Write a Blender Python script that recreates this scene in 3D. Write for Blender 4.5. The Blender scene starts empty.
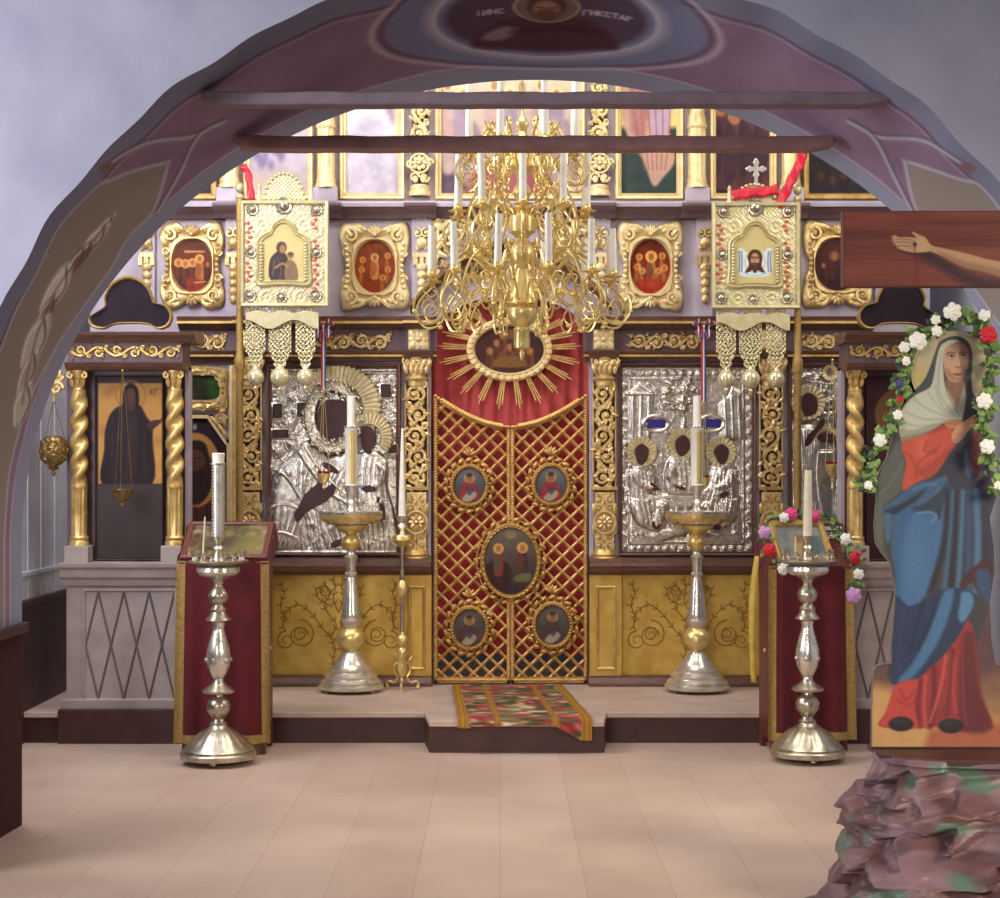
import bpy, bmesh, math, random
import numpy as np
from mathutils import Vector, Matrix, Quaternion

RND = random.Random(11)
PI = math.pi
SC = bpy.context.scene
COL = SC.collection
FPX, HY, CAMZ = 1700.0, 470.0, 1.65        # focal length in pixels, horizon row, eye height


class Fr:
    """An elevation plane at distance D: photo measurements become metres on that plane."""
    def __init__(s, D):
        s.D = D
        s.s = FPX / D

    def x(s, u): return (u - 500.0) / s.s
    def z(s, v): return CAMZ - (v - HY) / s.s
    def m(s, px): return px / s.s
    def p(s, u, v, w=0.0): return (s.x(u), s.D - w, s.z(v))


def lin1(c):
    c = c / 255.0
    return c / 12.92 if c <= 0.04045 else ((c + 0.055) / 1.055) ** 2.4


def lin(c): return tuple(lin1(k) for k in c[:3]) + (1.0,)


# ------------------------------------------------------------------ materials
def nd(nt, t, **kw):
    n = nt.nodes.new(t)
    for k, v in kw.items():
        if k in n.inputs.keys():
            n.inputs[k].default_value = v
        else:
            setattr(n, k, v)
    return n


def mat(name, c, rough=0.5, metal=0.0, c2=None, vs=12.0, bump=0.0, bs=60.0, vcol=False,
        stretch=(1, 1, 1), trans=0.0, sheen=0.0, spec=0.5, coat=0.0):
    m = bpy.data.materials.new(name)
    m.use_nodes = True
    nt = m.node_tree
    b = nt.nodes['Principled BSDF']
    b.inputs['Roughness'].default_value = rough
    b.inputs['Metallic'].default_value = metal
    b.inputs['Specular IOR Level'].default_value = spec
    b.inputs['Coat Weight'].default_value = coat
    if trans:
        b.inputs['Transmission Weight'].default_value = trans
    if sheen:
        b.inputs['Sheen Weight'].default_value = sheen
    tc = nd(nt, 'ShaderNodeTexCoord')
    mp = nd(nt, 'ShaderNodeMapping')
    mp.inputs['Scale'].default_value = stretch
    nt.links.new(tc.outputs['Object'], mp.inputs['Vector'])
    if vcol:
        a = nd(nt, 'ShaderNodeAttribute', attribute_name='Col')
        nt.links.new(a.outputs['Color'], b.inputs['Base Color'])
    elif c2 is not None:
        n = nd(nt, 'ShaderNodeTexNoise')
        n.inputs['Scale'].default_value = vs
        n.inputs['Detail'].default_value = 5
        nt.links.new(mp.outputs[0], n.inputs['Vector'])
        r = nd(nt, 'ShaderNodeValToRGB')
        r.color_ramp.elements[0].position = 0.32
        r.color_ramp.elements[1].position = 0.68
        r.color_ramp.elements[0].color = lin(c)
        r.color_ramp.elements[1].color = lin(c2)
        nt.links.new(n.outputs['Fac'], r.inputs['Fac'])
        nt.links.new(r.outputs['Color'], b.inputs['Base Color'])
    else:
        b.inputs['Base Color'].default_value = lin(c)
    if bump:
        n = nd(nt, 'ShaderNodeTexNoise')
        n.inputs['Scale'].default_value = bs
        n.inputs['Detail'].default_value = 4
        nt.links.new(mp.outputs[0], n.inputs['Vector'])
        bp = nd(nt, 'ShaderNodeBump')
        bp.inputs['Strength'].default_value = bump
        bp.inputs['Distance'].default_value = 0.01
        nt.links.new(n.outputs['Fac'], bp.inputs['Height'])
        nt.links.new(bp.outputs['Normal'], b.inputs['Normal'])
    return m


# ------------------------------------------------------------------ scene graph
def woff(p):
    v = Vector((0, 0, 0))
    while p is not None:
        v = v + p.location
        p = p.parent
    return v


def tag(o, label, cat, group=None, kind=None):
    o['label'] = label
    o['category'] = cat
    if group:
        o['group'] = group
    if kind:
        o['kind'] = kind
    return o


def thing(name, label, cat, loc=(0, 0, 0), group=None):
    o = bpy.data.objects.new(name, None)
    COL.objects.link(o)
    o.location = loc
    o.empty_display_size = 0.1
    return tag(o, label, cat, group)


def structure(o):
    o['kind'] = 'structure'
    return o


def kids(o): return [c for c in bpy.data.objects if c.parent == o]


def dup(o, parent=None):
    c = o.copy()
    COL.objects.link(c)
    c.parent = parent
    for k in kids(o):
        dup(k, c)
    return c


# ------------------------------------------------------------------ mesh builder
class MB:
    def __init__(s):
        s.v = []
        s.f = []

    def add(s, vs, fs):
        o = len(s.v)
        s.v.extend(vs)
        s.f.extend([tuple(i + o for i in f) for f in fs])

    def box(s, x0, x1, y0, y1, z0, z1):
        s.add([(x0, y0, z0), (x1, y0, z0), (x1, y1, z0), (x0, y1, z0),
               (x0, y0, z1), (x1, y0, z1), (x1, y1, z1), (x0, y1, z1)],
              [(0, 3, 2, 1), (4, 5, 6, 7), (0, 1, 5, 4), (1, 2, 6, 5), (2, 3, 7, 6), (3, 0, 4, 7)])

    def prism(s, pts, y0, y1):
        n = len(pts)
        vs = [(x, y0, z) for x, z in pts] + [(x, y1, z) for x, z in pts]
        fs = [tuple(range(n)), tuple(range(2 * n - 1, n - 1, -1))]
        for i in range(n):
            j = (i + 1) % n
            fs.append((i, i + n, j + n, j))
        s.add(vs, fs)

    def slab(s, pts, z0, z1):                     # polygon in plan
        n = len(pts)
        vs = [(x, y, z0) for x, y in pts] + [(x, y, z1) for x, y in pts]
        fs = [tuple(range(n - 1, -1, -1)), tuple(range(n, 2 * n))]
        for i in range(n):
            j = (i + 1) % n
            fs.append((i, j, j + n, i + n))
        s.add(vs, fs)

    def loft(s, loops, closed=True, cap0=False, cap1=False, wrap=False):
        n = len(loops[0])
        vs = [p for l in loops for p in l]
        fs = []
        K = len(loops)
        for k in range(K if wrap else K - 1):
            k2 = (k + 1) % K
            for i in range(n if closed else n - 1):
                j = (i + 1) % n
                fs.append((k * n + i, k * n + j, k2 * n + j, k2 * n + i))
        if cap0:
            fs.append(tuple(range(n - 1, -1, -1)))
        if cap1:
            fs.append(tuple((K - 1) * n + i for i in range(n)))
        s.add(vs, fs)

    def lathe(s, prof, cx, cy, seg=20, flute=None, z0=0.0, sc=1.0):
        """prof: (r,z); flute: f(angle,z)->radius factor"""
        loops = []
        for r, z in prof:
            l = []
            for i in range(seg):
                a = 2 * PI * i / seg
                k = flute(a, z) if flute else 1.0
                l.append((cx + r * sc * k * math.cos(a), cy + r * sc * k * math.sin(a), z0 + z * sc))
            loops.append(l)
        s.loft(loops, True, True, True)

    def tube(s, pts, r, seg=6, flat=1.0, closed=False, cap=True):
        P = [Vector(p) for p in pts]
        n = len(P)
        rr = r if isinstance(r, (list, tuple)) else [r] * n
        loops = []
        up = None
        for i in range(n):
            if closed:
                t = P[(i + 1) % n] - P[i - 1]
            else:
                t = P[min(i + 1, n - 1)] - P[max(i - 1, 0)]
            if t.length < 1e-9:
                t = Vector((0, 0, 1))
            t.normalize()
            if up is None:
                up = Vector((0, 1, 0)) if abs(t.y) < 0.9 else Vector((1, 0, 0))
            a = up - t * up.dot(t)
            if a.length < 1e-6:
                a = t.orthogonal()
            a.normalize()
            up = a
            b = t.cross(a)
            loops.append([tuple(P[i] + (a * math.cos(2 * PI * k / seg) * flat + b * math.sin(2 * PI * k / seg)) * rr[i])
                          for k in range(seg)])
        if closed:
            s.loft(loops, True, wrap=True)
        else:
            s.loft(loops, True, cap, cap)

    def ball(s, c, r, nu=8, nv=5, ang=0.0):
        """ellipsoid radii (rx,ry,rz), turned by ang in the XZ plane"""
        rx, ry, rz = r if isinstance(r, (tuple, list)) else (r, r, r)
        ca, sa = math.cos(ang), math.sin(ang)
        vs = []
        fs = []
        for j in range(1, nv):
            ph = PI * j / nv
            for i in range(nu):
                th = 2 * PI * i / nu
                x, y, z = rx * math.cos(ph), ry * math.sin(ph) * math.cos(th), rz * math.sin(ph) * math.sin(th)
                vs.append((c[0] + ca * x - sa * z, c[1] + y, c[2] + sa * x + ca * z))
        a = len(vs)
        vs.append((c[0] + ca * rx, c[1], c[2] + sa * rx))
        vs.append((c[0] - ca * rx, c[1], c[2] - sa * rx))
        for j in range(nv - 2):
            for i in range(nu):
                k = (i + 1) % nu
                fs.append((j * nu + i, j * nu + k, (j + 1) * nu + k, (j + 1) * nu + i))
        for i in range(nu):
            k = (i + 1) % nu
            fs.append((a, k, i))
            fs.append((a + 1, (nv - 2) * nu + i, (nv - 2) * nu + k))
        s.add(vs, fs)

    def rframe(s, x0, x1, z0, z1, prof, y):
        """mitred rectangular moulding, prof = (inset, height towards the viewer)"""
        loops = []
        for d, h in prof:
            loops.append([(x0 + d, y - h, z0 + d), (x1 - d, y - h, z0 + d), (x1 - d, y - h, z1 - d), (x0 + d, y - h, z1 - d)])
        s.loft(loops)

    def oframe(s, outer, inner, prof, y):
        """ring between two outlines of equal length, prof = (t from outer to inner, height)"""
        loops = []
        for t, h in prof:
            loops.append([(a[0] + (b[0] - a[0]) * t, y - h, a[1] + (b[1] - a[1]) * t) for a, b in zip(outer, inner)])
        s.loft(loops)

    def mould(s, prof, x0, x1, y):
        """horizontal cornice, prof = (z, projection)"""
        l0 = [(x0, y - h, z) for z, h in prof]
        l1 = [(x1, y - h, z) for z, h in prof]
        s.loft([l0, l1], True, True, True)

    def build(s, name, m, parent=None, ang=40, smooth=True, bevel=0, recalc=True):
        off = woff(parent)
        ox, oy, oz = off
        me = bpy.data.meshes.new(name)
        me.from_pydata([(a - ox, b - oy, c - oz) for a, b, c in s.v], [], s.f)
        if recalc:
            bm = bmesh.new()
            bm.from_mesh(me)
            bmesh.ops.recalc_face_normals(bm, faces=bm.faces)
            bm.to_mesh(me)
            bm.free()
        if smooth:
            me.shade_smooth()
            me.set_sharp_from_angle(angle=math.radians(ang))
        me.materials.append(m)
        o = bpy.data.objects.new(name, me)
        COL.objects.link(o)
        if parent is not None:
            o.parent = parent
        if bevel:
            b = o.modifiers.new('bevel', 'BEVEL')
            b.width = bevel
            b.segments = 2
            b.limit_method = 'ANGLE'
        return o


def ellipse(cx, cz, rx, rz, n=48, a0=0.0, a1=2 * PI, close=True):
    k = n if close else n - 1
    return [(cx + rx * math.cos(a0 + (a1 - a0) * i / k), cz + rz * math.sin(a0 + (a1 - a0) * i / k)) for i in range(n)]


def smooth(pts, k=4, closed=True):
    n = len(pts)
    out = []
    P = [np.array(p, float) for p in pts]
    rng = range(n) if closed else range(n - 1)
    for i in rng:
        if closed:
            p0, p1, p2, p3 = P[i - 1], P[i], P[(i + 1) % n], P[(i + 2) % n]
        else:
            p0, p1, p2, p3 = P[max(i - 1, 0)], P[i], P[i + 1], P[min(i + 2, n - 1)]
        for j in range(k):
            t = j / k
            out.append(tuple(0.5 * ((2 * p1) + (-p0 + p2) * t + (2 * p0 - 5 * p1 + 4 * p2 - p3) * t * t +
                                    (-p0 + 3 * p1 - 3 * p2 + p3) * t ** 3)))
    if not closed:
        out.append(tuple(P[-1]))
    return out


# ---- ornament in a local (a along, b across) frame lying on an elevation plane
class Orn:
    def __init__(s, mb, ox, oz, y, ang=0.0):
        s.mb, s.ox, s.oz, s.y, s.ca, s.sa, s.ang = mb, ox, oz, y, math.cos(ang), math.sin(ang), ang

    def w(s, a, b, h=0.0):
        return (s.ox + s.ca * a - s.sa * b, s.y - h, s.oz + s.sa * a + s.ca * b)

    def tube(s, pts, r, seg=5, h=0.0, flat=1.0):
        s.mb.tube([s.w(p[0], p[1], h) for p in pts], r, seg, flat)

    def spiral(s, a, b, R, th, turns=1.3, d=1, a0=0.0, h=0.0, n=15, ball=True):
        pts, rr = [], []
        for i in range(n):
            t = i / (n - 1)
            an = a0 + d * turns * 2 * PI * t
            q = R * (1 - 0.78 * t)
            pts.append((a + q * math.cos(an), b + q * math.sin(an)))
            rr.append(th * (1.1 - 0.45 * t))
        s.tube(pts, rr, 5, h)
        if ball:
            s.mb.ball(s.w(a, b, h + th * 0.4), R * 0.34, 7, 4)

    def leaf(s, a, b, ang, L, W, H, h=0.0):
        c = s.w(a + math.cos(ang) * L / 2, b + math.sin(ang) * L / 2, h)
        s.mb.ball(c, (L / 2, H, W / 2), 6, 4, s.ang + ang)

    def rosette(s, a, b, R, n=6, h=0.0):
        for i in range(n):
            t = 2 * PI * i / n
            s.leaf(a + 0.25 * R * math.cos(t), b + 0.25 * R * math.sin(t), t, R * 0.75, R * 0.6, R * 0.28, h)
        s.mb.ball(s.w(a, b, h + R * 0.25), R * 0.3, 8, 5)

    def vine(s, L, W, n, th, seed=0, leaves=3, h=0.0):
        """scrolling vine of n volutes along +a, half-width W"""
        rnd = random.Random(seed)
        c = L / n
        stem = []
        for i in range(n * 6 + 1):
            a = L * i / (n * 6)
            stem.append((a, -W * 0.62 * math.sin(PI * a / c)))
        s.tube(stem, th, 5, h)
        for i in range(n):
            sg = 1 if i % 2 == 0 else -1
            a = (i + 0.5) * c
            Rr = min(c * 0.5, W * 0.72)
            s.spiral(a, sg * W * 0.16, Rr, th, 1.35, sg, -sg * PI / 2, h + th * 0.3)
            for k in range(leaves):
                t = rnd.uniform(0, 2 * PI)
                s.leaf(a + math.cos(t) * Rr * 0.5, sg * W * 0.16 + math.sin(t) * Rr * 0.5, t + 0.5 * sg,
                       Rr * rnd.uniform(0.6, 1.0), Rr * 0.45, th * 1.3, h + th * 0.6)
            s.leaf(i * c, sg * W * 0.35, sg * 1.2, W * 0.6, W * 0.38, th * 1.3, h)
            s.leaf(i * c + c * 0.2, -sg * W * 0.6, PI - sg * 0.5, W * 0.7, W * 0.34, th * 1.2, h)
            for k in range(4):
                t = rnd.uniform(0, 2 * PI)
                s.leaf(i * c + rnd.uniform(0, c), rnd.choice((-1, 1)) * W * rnd.uniform(0.4, 0.68), t, W * rnd.uniform(0.45, 0.75), W * 0.32, th * 1.1, h)
            s.spiral(i * c + c * 0.95, -sg * W * 0.55, W * 0.32, th * 0.8, 1.1, -sg, 0.5, h, 10)


def eframe(mb, cx, cz, rx, rz, w, y, prof, n=56, a0=0.0, a1=2 * PI):
    closed = abs(a1 - a0 - 2 * PI) < 1e-6
    loops = []
    for t, h in prof:
        k = 1.0
        loops.append([(x, y - h, z) for x, z in ellipse(cx, cz, rx - w * t, rz - w * t, n, a0, a1, closed)])
    mb.loft(loops, closed)


def ebeads(mb, cx, cz, rx, rz, r, y, n, a0=0.0, a1=2 * PI, sq=0.8):
    for i in range(n):
        a = a0 + (a1 - a0) * (i + 0.5) / n
        mb.ball((cx + rx * math.cos(a), y, cz + rz * math.sin(a)), (r, r * sq, r), 7, 4)


def lbeads(mb, p0, p1, r, n):
    for i in range(n):
        t = (i + 0.5) / n
        mb.ball(tuple(p0[k] + (p1[k] - p0[k]) * t for k in range(3)), r, 6, 4)


def twist(mb, cx, cy, z0, z1, r, turns=3, lobes=2, amp=0.2, seg=20, rings=70, sg=1):
    loops = []
    for j in range(rings):
        t = j / (rings - 1)
        z = z0 + (z1 - z0) * t
        env = min(1.0, 6 * t, 6 * (1 - t)) * 0.8 + 0.2
        l = []
        for i in range(seg):
            a = 2 * PI * i / seg
            c = math.cos(lobes * (a - sg * 2 * PI * turns * t / lobes))
            k = 1 + amp * env * (abs(c) ** 0.7 * (1 if c > 0 else -1))
            l.append((cx + r * k * math.cos(a), cy + r * k * math.sin(a), z))
        loops.append(l)
    mb.loft(loops, True, True, True)


# ------------------------------------------------------------------ pictures and reliefs on a grid
class Pic:
    def __init__(s, x0, y0, x1, y1, res, base=(128, 128, 128)):
        s.nx = max(3, int(round((x1 - x0) * res)) + 1)
        s.ny = max(3, int(round((y1 - y0) * res)) + 1)
        s.gx = np.linspace(x0, x1, s.nx)
        s.gy = np.linspace(y0, y1, s.ny)
        s.X, s.Y = np.meshgrid(s.gx, s.gy)
        s.C = np.zeros((s.ny, s.nx, 3)) + np.array(base, float)
        s.H = np.zeros((s.ny, s.nx))
        s.res = res

    def crop(s, bx0, by0, bx1, by1):
        i0 = max(0, np.searchsorted(s.gx, bx0) - 1)
        i1 = min(s.nx, np.searchsorted(s.gx, bx1) + 1)
        j0 = max(0, np.searchsorted(s.gy, by0) - 1)
        j1 = min(s.ny, np.searchsorted(s.gy, by1) + 1)
        return slice(j0, j1), slice(i0, i1)

    def sdpoly(s, pts, sl):
        X, Y = s.X[sl], s.Y[sl]
        P = np.array(pts, float)
        n = len(P)
        d = np.full(X.shape, 1e18)
        ins = np.zeros(X.shape, bool)
        for i in range(n):
            a, b = P[i], P[i - 1]
            ex, ey = b[0] - a[0], b[1] - a[1]
            wx, wy = X - a[0], Y - a[1]
            t = np.clip((wx * ex + wy * ey) / (ex * ex + ey * ey + 1e-12), 0, 1)
            d = np.minimum(d, (wx - ex * t) ** 2 + (wy - ey * t) ** 2)
            c = (a[1] > Y) != (b[1] > Y)
            if abs(b[1] - a[1]) > 1e-12:
                ins ^= c & (X < (b[0] - a[0]) * (Y - a[1]) / (b[1] - a[1]) + a[0])
        return np.sqrt(d) * np.where(ins, 1.0, -1.0)

    def _mix(s, sl, k, c):
        s.C[sl] = s.C[sl] * (1 - k[..., None]) + np.array(c, float) * k[..., None]

    def poly(s, pts, c, soft=0.7, sm=4, a=1.0):
        if sm:
            pts = smooth(pts, sm)
        q = np.array(pts)
        sl = s.crop(q[:, 0].min() - soft, q[:, 1].min() - soft, q[:, 0].max() + soft, q[:, 1].max() + soft)
        if s.X[sl].size == 0:
            return
        sd = s.sdpoly(pts, sl)
        s._mix(sl, np.clip(sd / soft * 0.5 + 0.5, 0, 1) * a, c)

    def esd(s, cx, cy, rx, ry, rot=0.0):
        c, n = math.cos(rot), math.sin(rot)
        dx, dy = s.X - cx, s.Y - cy
        u, v = (dx * c + dy * n) / rx, (-dx * n + dy * c) / ry
        return (1 - np.sqrt(u * u + v * v)) * min(rx, ry)

    def ell(s, cx, cy, rx, ry, c, soft=0.7, a=1.0, rot=0.0):
        k = np.clip(s.esd(cx, cy, rx, ry, rot) / soft * 0.5 + 0.5, 0, 1) * a
        s.C = s.C * (1 - k[..., None]) + np.array(c, float) * k[..., None]

    def ring(s, cx, cy, rx, ry, w, c, soft=0.5, a=1.0):
        sd = np.abs(s.esd(cx, cy, rx, ry))
        k = np.clip((w / 2 - sd) / soft * 0.5 + 0.5, 0, 1) * a
        s.C = s.C * (1 - k[..., None]) + np.array(c, float) * k[..., None]

    def _ldist(s, pts, sl):
        X, Y = s.X[sl], s.Y[sl]
        d = np.full(X.shape, 1e18)
        for i in range(len(pts) - 1):
            a, b = pts[i], pts[i + 1]
            ex, ey = b[0] - a[0], b[1] - a[1]
            t = np.clip(((X - a[0]) * ex + (Y - a[1]) * ey) / (ex * ex + ey * ey + 1e-12), 0, 1)
            d = np.minimum(d, (X - a[0] - ex * t) ** 2 + (Y - a[1] - ey * t) ** 2)
        return np.sqrt(d)

    def line(s, pts, w, c, a=1.0, soft=0.6, sm=4):
        if sm:
            pts = smooth(pts, sm, False)
        q = np.array(pts)
        e = w + soft
        sl = s.crop(q[:, 0].min() - e, q[:, 1].min() - e, q[:, 0].max() + e, q[:, 1].max() + e)
        if s.X[sl].size == 0:
            return
        d = s._ldist(pts, sl)
        s._mix(sl, np.clip((w / 2 - d) / soft * 0.5 + 0.5, 0, 1) * a, c)

    def vnoise(s, scale, seed=0, sx=1.0, sy=1.0):
        rs = np.random.RandomState(seed)
        out = np.zeros(s.X.shape)
        amp, tot = 1.0, 0.0
        for o in range(3):
            sc = scale / 2 ** o
            gx = (s.X - s.gx[0]) / (sc * sx)
            gy = (s.Y - s.gy[0]) / (sc * sy)
            T = rs.rand(int(gy.max()) + 3, int(gx.max()) + 3)
            i, j = gx.astype(int), gy.astype(int)
            fx, fy = gx - i, gy - j
            fx, fy = fx * fx * (3 - 2 * fx), fy * fy * (3 - 2 * fy)
            v = (T[j, i] * (1 - fx) + T[j, i + 1] * fx) * (1 - fy) + (T[j + 1, i] * (1 - fx) + T[j + 1, i + 1] * fx) * fy
            out += amp * (v - 0.5)
            tot += amp
            amp *= 0.55
        return out / tot * 2

    def noise(s, amp, scale, seed=0, sx=1.0, sy=1.0, tint=(1, 1, 1)):
        s.C = s.C + s.vnoise(scale, seed, sx, sy)[..., None] * amp * np.array(tint)

    def vgrad(s, y0, y1, c0, c1, a=1.0):
        t = np.clip((s.Y - y0) / (y1 - y0), 0, 1)[..., None]
        s.C = s.C * (1 - a) + (np.array(c0, float) * (1 - t) + np.array(c1, float) * t) * a

    # ---- height
    def hpoly(s, pts, h, w, sm=4, mode='max', flat=False):
        if sm:
            pts = smooth(pts, sm)
        q = np.array(pts)
        sl = s.crop(q[:, 0].min() - 1, q[:, 1].min() - 1, q[:, 0].max() + 1, q[:, 1].max() + 1)
        if s.X[sl].size == 0:
            return
        t = np.clip(s.sdpoly(pts, sl) / w, 0, 1)
        k = np.sqrt(np.clip(1 - (1 - t) ** 2, 0, 1)) * h
        s.H[sl] = np.maximum(s.H[sl], k) if mode == 'max' else s.H[sl] + k

    def hell(s, cx, cy, rx, ry, h, mode='max', w=None):
        t = np.clip(s.esd(cx, cy, rx, ry) / (w or min(rx, ry)), 0, 1)
        k = np.sqrt(np.clip(1 - (1 - t) ** 2, 0, 1)) * h
        s.H = np.maximum(s.H, k) if mode == 'max' else s.H + k

    def hline(s, pts, w, h, sm=4, mode='add'):
        if sm:
            pts = smooth(pts, sm, False)
        q = np.array(pts)
        sl = s.crop(q[:, 0].min() - w, q[:, 1].min() - w, q[:, 0].max() + w, q[:, 1].max() + w)
        if s.X[sl].size == 0:
            return
        t = np.clip(1 - s._ldist(pts, sl) / (w / 2), 0, 1)
        s.H[sl] = s.H[sl] + h * t * t * (3 - 2 * t)

    # ---- mesh
    def mesh(s, name, m, parent=None, fr=None, w=0.0, fn=None, mask=None, smooth_=True):
        if fn is None:
            x = (s.X - 500.0) / fr.s
            z = CAMZ - (s.Y - HY) / fr.s
            y = fr.D - w - s.H
        else:
            x, y, z = fn(s.X, s.Y, s.H)
        off = woff(parent)
        co = np.stack([x - off[0], y - off[1], z - off[2]], -1).reshape(-1, 3)
        idx = np.arange(s.nx * s.ny).reshape(s.ny, s.nx)
        q = np.stack([idx[:-1, :-1], idx[1:, :-1], idx[1:, 1:], idx[:-1, 1:]], -1).reshape(-1, 4)
        C = np.clip(s.C, 0, 255).reshape(-1, 3) / 255.0
        C = np.where(C <= 0.04045, C / 12.92, ((C + 0.055) / 1.055) ** 2.4)
        if mask is not None:
            mk = mask.reshape(-1)
            q = q[mk[q].all(1)]
            use = np.zeros(len(co), bool)
            use[q.reshape(-1)] = True
            remap = np.cumsum(use) - 1
            q = remap[q]
            co, C = co[use], C[use]
        me = bpy.data.meshes.new(name)
        me.vertices.add(len(co))
        me.vertices.foreach_set('co', co.astype(np.float32).reshape(-1))
        me.loops.add(q.size)
        me.loops.foreach_set('vertex_index', q.astype(np.int32).reshape(-1))
        me.polygons.add(len(q))
        me.polygons.foreach_set('loop_start', np.arange(0, q.size, 4, dtype=np.int32))
        me.update(calc_edges=True)
        at = me.color_attributes.new('Col', 'FLOAT_COLOR', 'POINT')
        at.data.foreach_set('color', np.concatenate([C, np.ones((len(C), 1))], 1).astype(np.float32).reshape(-1))
        if smooth_:
            me.shade_smooth()
        me.materials.append(m)
        o = bpy.data.objects.new(name, me)
        COL.objects.link(o)
        if parent is not None:
            o.parent = parent
        return o


def saint(P, cx, y, h, robe, cloak, face=(156, 104, 72), halo=(200, 150, 70), w=0.30, head=None):
    """a small robed haloed figure, y = crown of the head, h = height"""
    hd = h * (head or 0.13)
    P.poly([(cx - h * w * 0.45, y + hd * 1.9), (cx, y + hd * 1.5), (cx + h * w * 0.45, y + hd * 1.9), (cx + h * w * 0.62, y + h * 0.6),
            (cx + h * w * 0.5, y + h), (cx - h * w * 0.5, y + h), (cx - h * w * 0.62, y + h * 0.6)], robe)
    P.poly([(cx - h * w * 0.45, y + hd * 1.9), (cx - h * 0.02, y + hd * 2.2), (cx + h * w * 0.3, y + h * 0.55), (cx - h * w * 0.2, y + h * 0.9),
            (cx - h * w * 0.6, y + h * 0.8)], cloak)
    if halo:
        P.ell(cx, y + hd * 0.9, hd * 1.35, hd * 1.35, halo)
    P.ell(cx, y + hd * 0.95, hd * 0.62, hd * 0.85, face)
# ------------------------------------------------------------------ materials
M = {}
M['gold'] = mat('gilding', (224, 192, 122), 0.4, 0.6, c2=(190, 152, 88), vs=14, bump=0.12, bs=90)
M['lattice'] = mat('lattice_gilding', (206, 164, 96), 0.42, 0.5, c2=(176, 132, 72), vs=14, bump=0.1, bs=90)
M['carve'] = mat('carved_gilding', (232, 206, 146), 0.4, 0.5, c2=(192, 156, 96), vs=26, bump=0.15, bs=70)
M['pale_gold'] = mat('pale_gilt_brass', (214, 204, 160), 0.42, 0.5, c2=(196, 184, 138), vs=20, bump=0.1, bs=120)
M['cream'] = mat('cream_gilding', (236, 218, 168), 0.45, 0.35, c2=(222, 194, 132), vs=18, bump=0.1, bs=80)
M['brass'] = mat('polished_brass', (236, 214, 146), 0.3, 0.7, c2=(222, 194, 120), vs=16)
M['silver'] = mat('silver_plate', (230, 226, 214), 0.26, 0.82, c2=(202, 196, 182), vs=18, bump=0.05, bs=90)
M['dull_silver'] = mat('tarnished_silver', (205, 198, 178), 0.3, 0.92, c2=(160, 150, 130), vs=22, bump=0.06, bs=90)
M['riza'] = mat('embossed_silver', (226, 220, 208), 0.24, 0.9, c2=(184, 174, 160), vs=24, bump=0.16, bs=160)
M['halo_gold'] = mat('halo_gilding', (212, 196, 152), 0.4, 0.6, c2=(186, 166, 120), vs=30)
M['board'] = mat('lilac_grey_paint', (188, 178, 188), 0.6, c2=(166, 154, 166), vs=5, bump=0.1, bs=30)
M['board_dark'] = mat('dark_lilac_paint', (112, 88, 92), 0.5, c2=(92, 70, 74), vs=8)
M['brown'] = mat('brown_moulding_wood', (112, 78, 62), 0.4, c2=(88, 58, 48), vs=10, stretch=(1, 6, 6))
M['plinth'] = mat('dark_brown_wood', (74, 40, 36), 0.5, c2=(58, 30, 28), vs=7)
M['maroon'] = mat('dark_maroon_wood', (52, 22, 22), 0.6)
M['gold_panel'] = mat('flat_gold_leaf', (206, 172, 84), 0.45, 0.4, c2=(186, 146, 62), vs=9, bump=0.06, bs=50)
M['gold_line'] = mat('engraved_gold_line', (148, 110, 46), 0.5, 0.4)
M['grey_paint'] = mat('warm_grey_paint', (172, 158, 150), 0.55, c2=(154, 140, 132), vs=7, bump=0.06, bs=25)
M['groove'] = mat('grey_groove_paint', (118, 104, 98), 0.6)
M['vcol'] = mat('painted_surface', (0, 0, 0), 0.5, vcol=True, spec=0.3)
M['vgloss'] = mat('varnished_painting', (0, 0, 0), 0.5, vcol=True, spec=0.15)
M['vmatte'] = mat('matte_painted_surface', (0, 0, 0), 0.85, vcol=True, spec=0.15, bump=0.06, bs=14)
M['face'] = mat('dark_painted_wood', (64, 28, 24), 0.45, c2=(50, 22, 20), vs=20)
M['red_cloth'] = mat('red_cloth', (198, 78, 74), 0.75, c2=(182, 62, 62), vs=8, sheen=0.2)
M['red_back'] = mat('dark_red_cloth', (158, 22, 28), 0.7, c2=(138, 16, 24), vs=12)
M['velvet'] = mat('crimson_velvet', (98, 14, 24), 0.9, c2=(78, 8, 18), vs=7, sheen=0.08)
M['red_ribbon'] = mat('red_satin_ribbon', (214, 26, 52), 0.45, c2=(190, 18, 44), vs=30)
M['trim'] = mat('gold_braid', (178, 146, 82), 0.5, 0.35, c2=(148, 118, 60), vs=60, bump=0.3, bs=260)
M['yellow'] = mat('yellow_silk', (206, 176, 76), 0.5, c2=(186, 150, 54), vs=20)
M['wax'] = mat('white_wax', (240, 236, 224), 0.45, c2=(228, 222, 206), vs=20)
M['wax_cream'] = mat('cream_wax', (232, 224, 196), 0.45, c2=(218, 208, 176), vs=20)
M['black'] = mat('blackened_iron', (30, 26, 26), 0.5)
M['glass_red'] = mat('red_glass', (150, 20, 28), 0.12, trans=0.35)
M['pearl'] = mat('pearly_enamel', (226, 214, 170), 0.16, 0.5, coat=0.5)
M['redwood'] = mat('red_brown_wood', (108, 52, 42), 0.45, c2=(84, 36, 32), vs=12, stretch=(1, 8, 8))
M['beam'] = mat('painted_beam', (136, 118, 126), 0.6, c2=(118, 100, 110), vs=9, bump=0.15, bs=40)
M['beam2'] = mat('brown_painted_beam', (156, 118, 114), 0.6, c2=(132, 96, 94), vs=9, bump=0.15, bs=40)
M['dado'] = mat('brown_dado_paint', (70, 40, 38), 0.55, c2=(58, 32, 32), vs=5)
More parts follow.
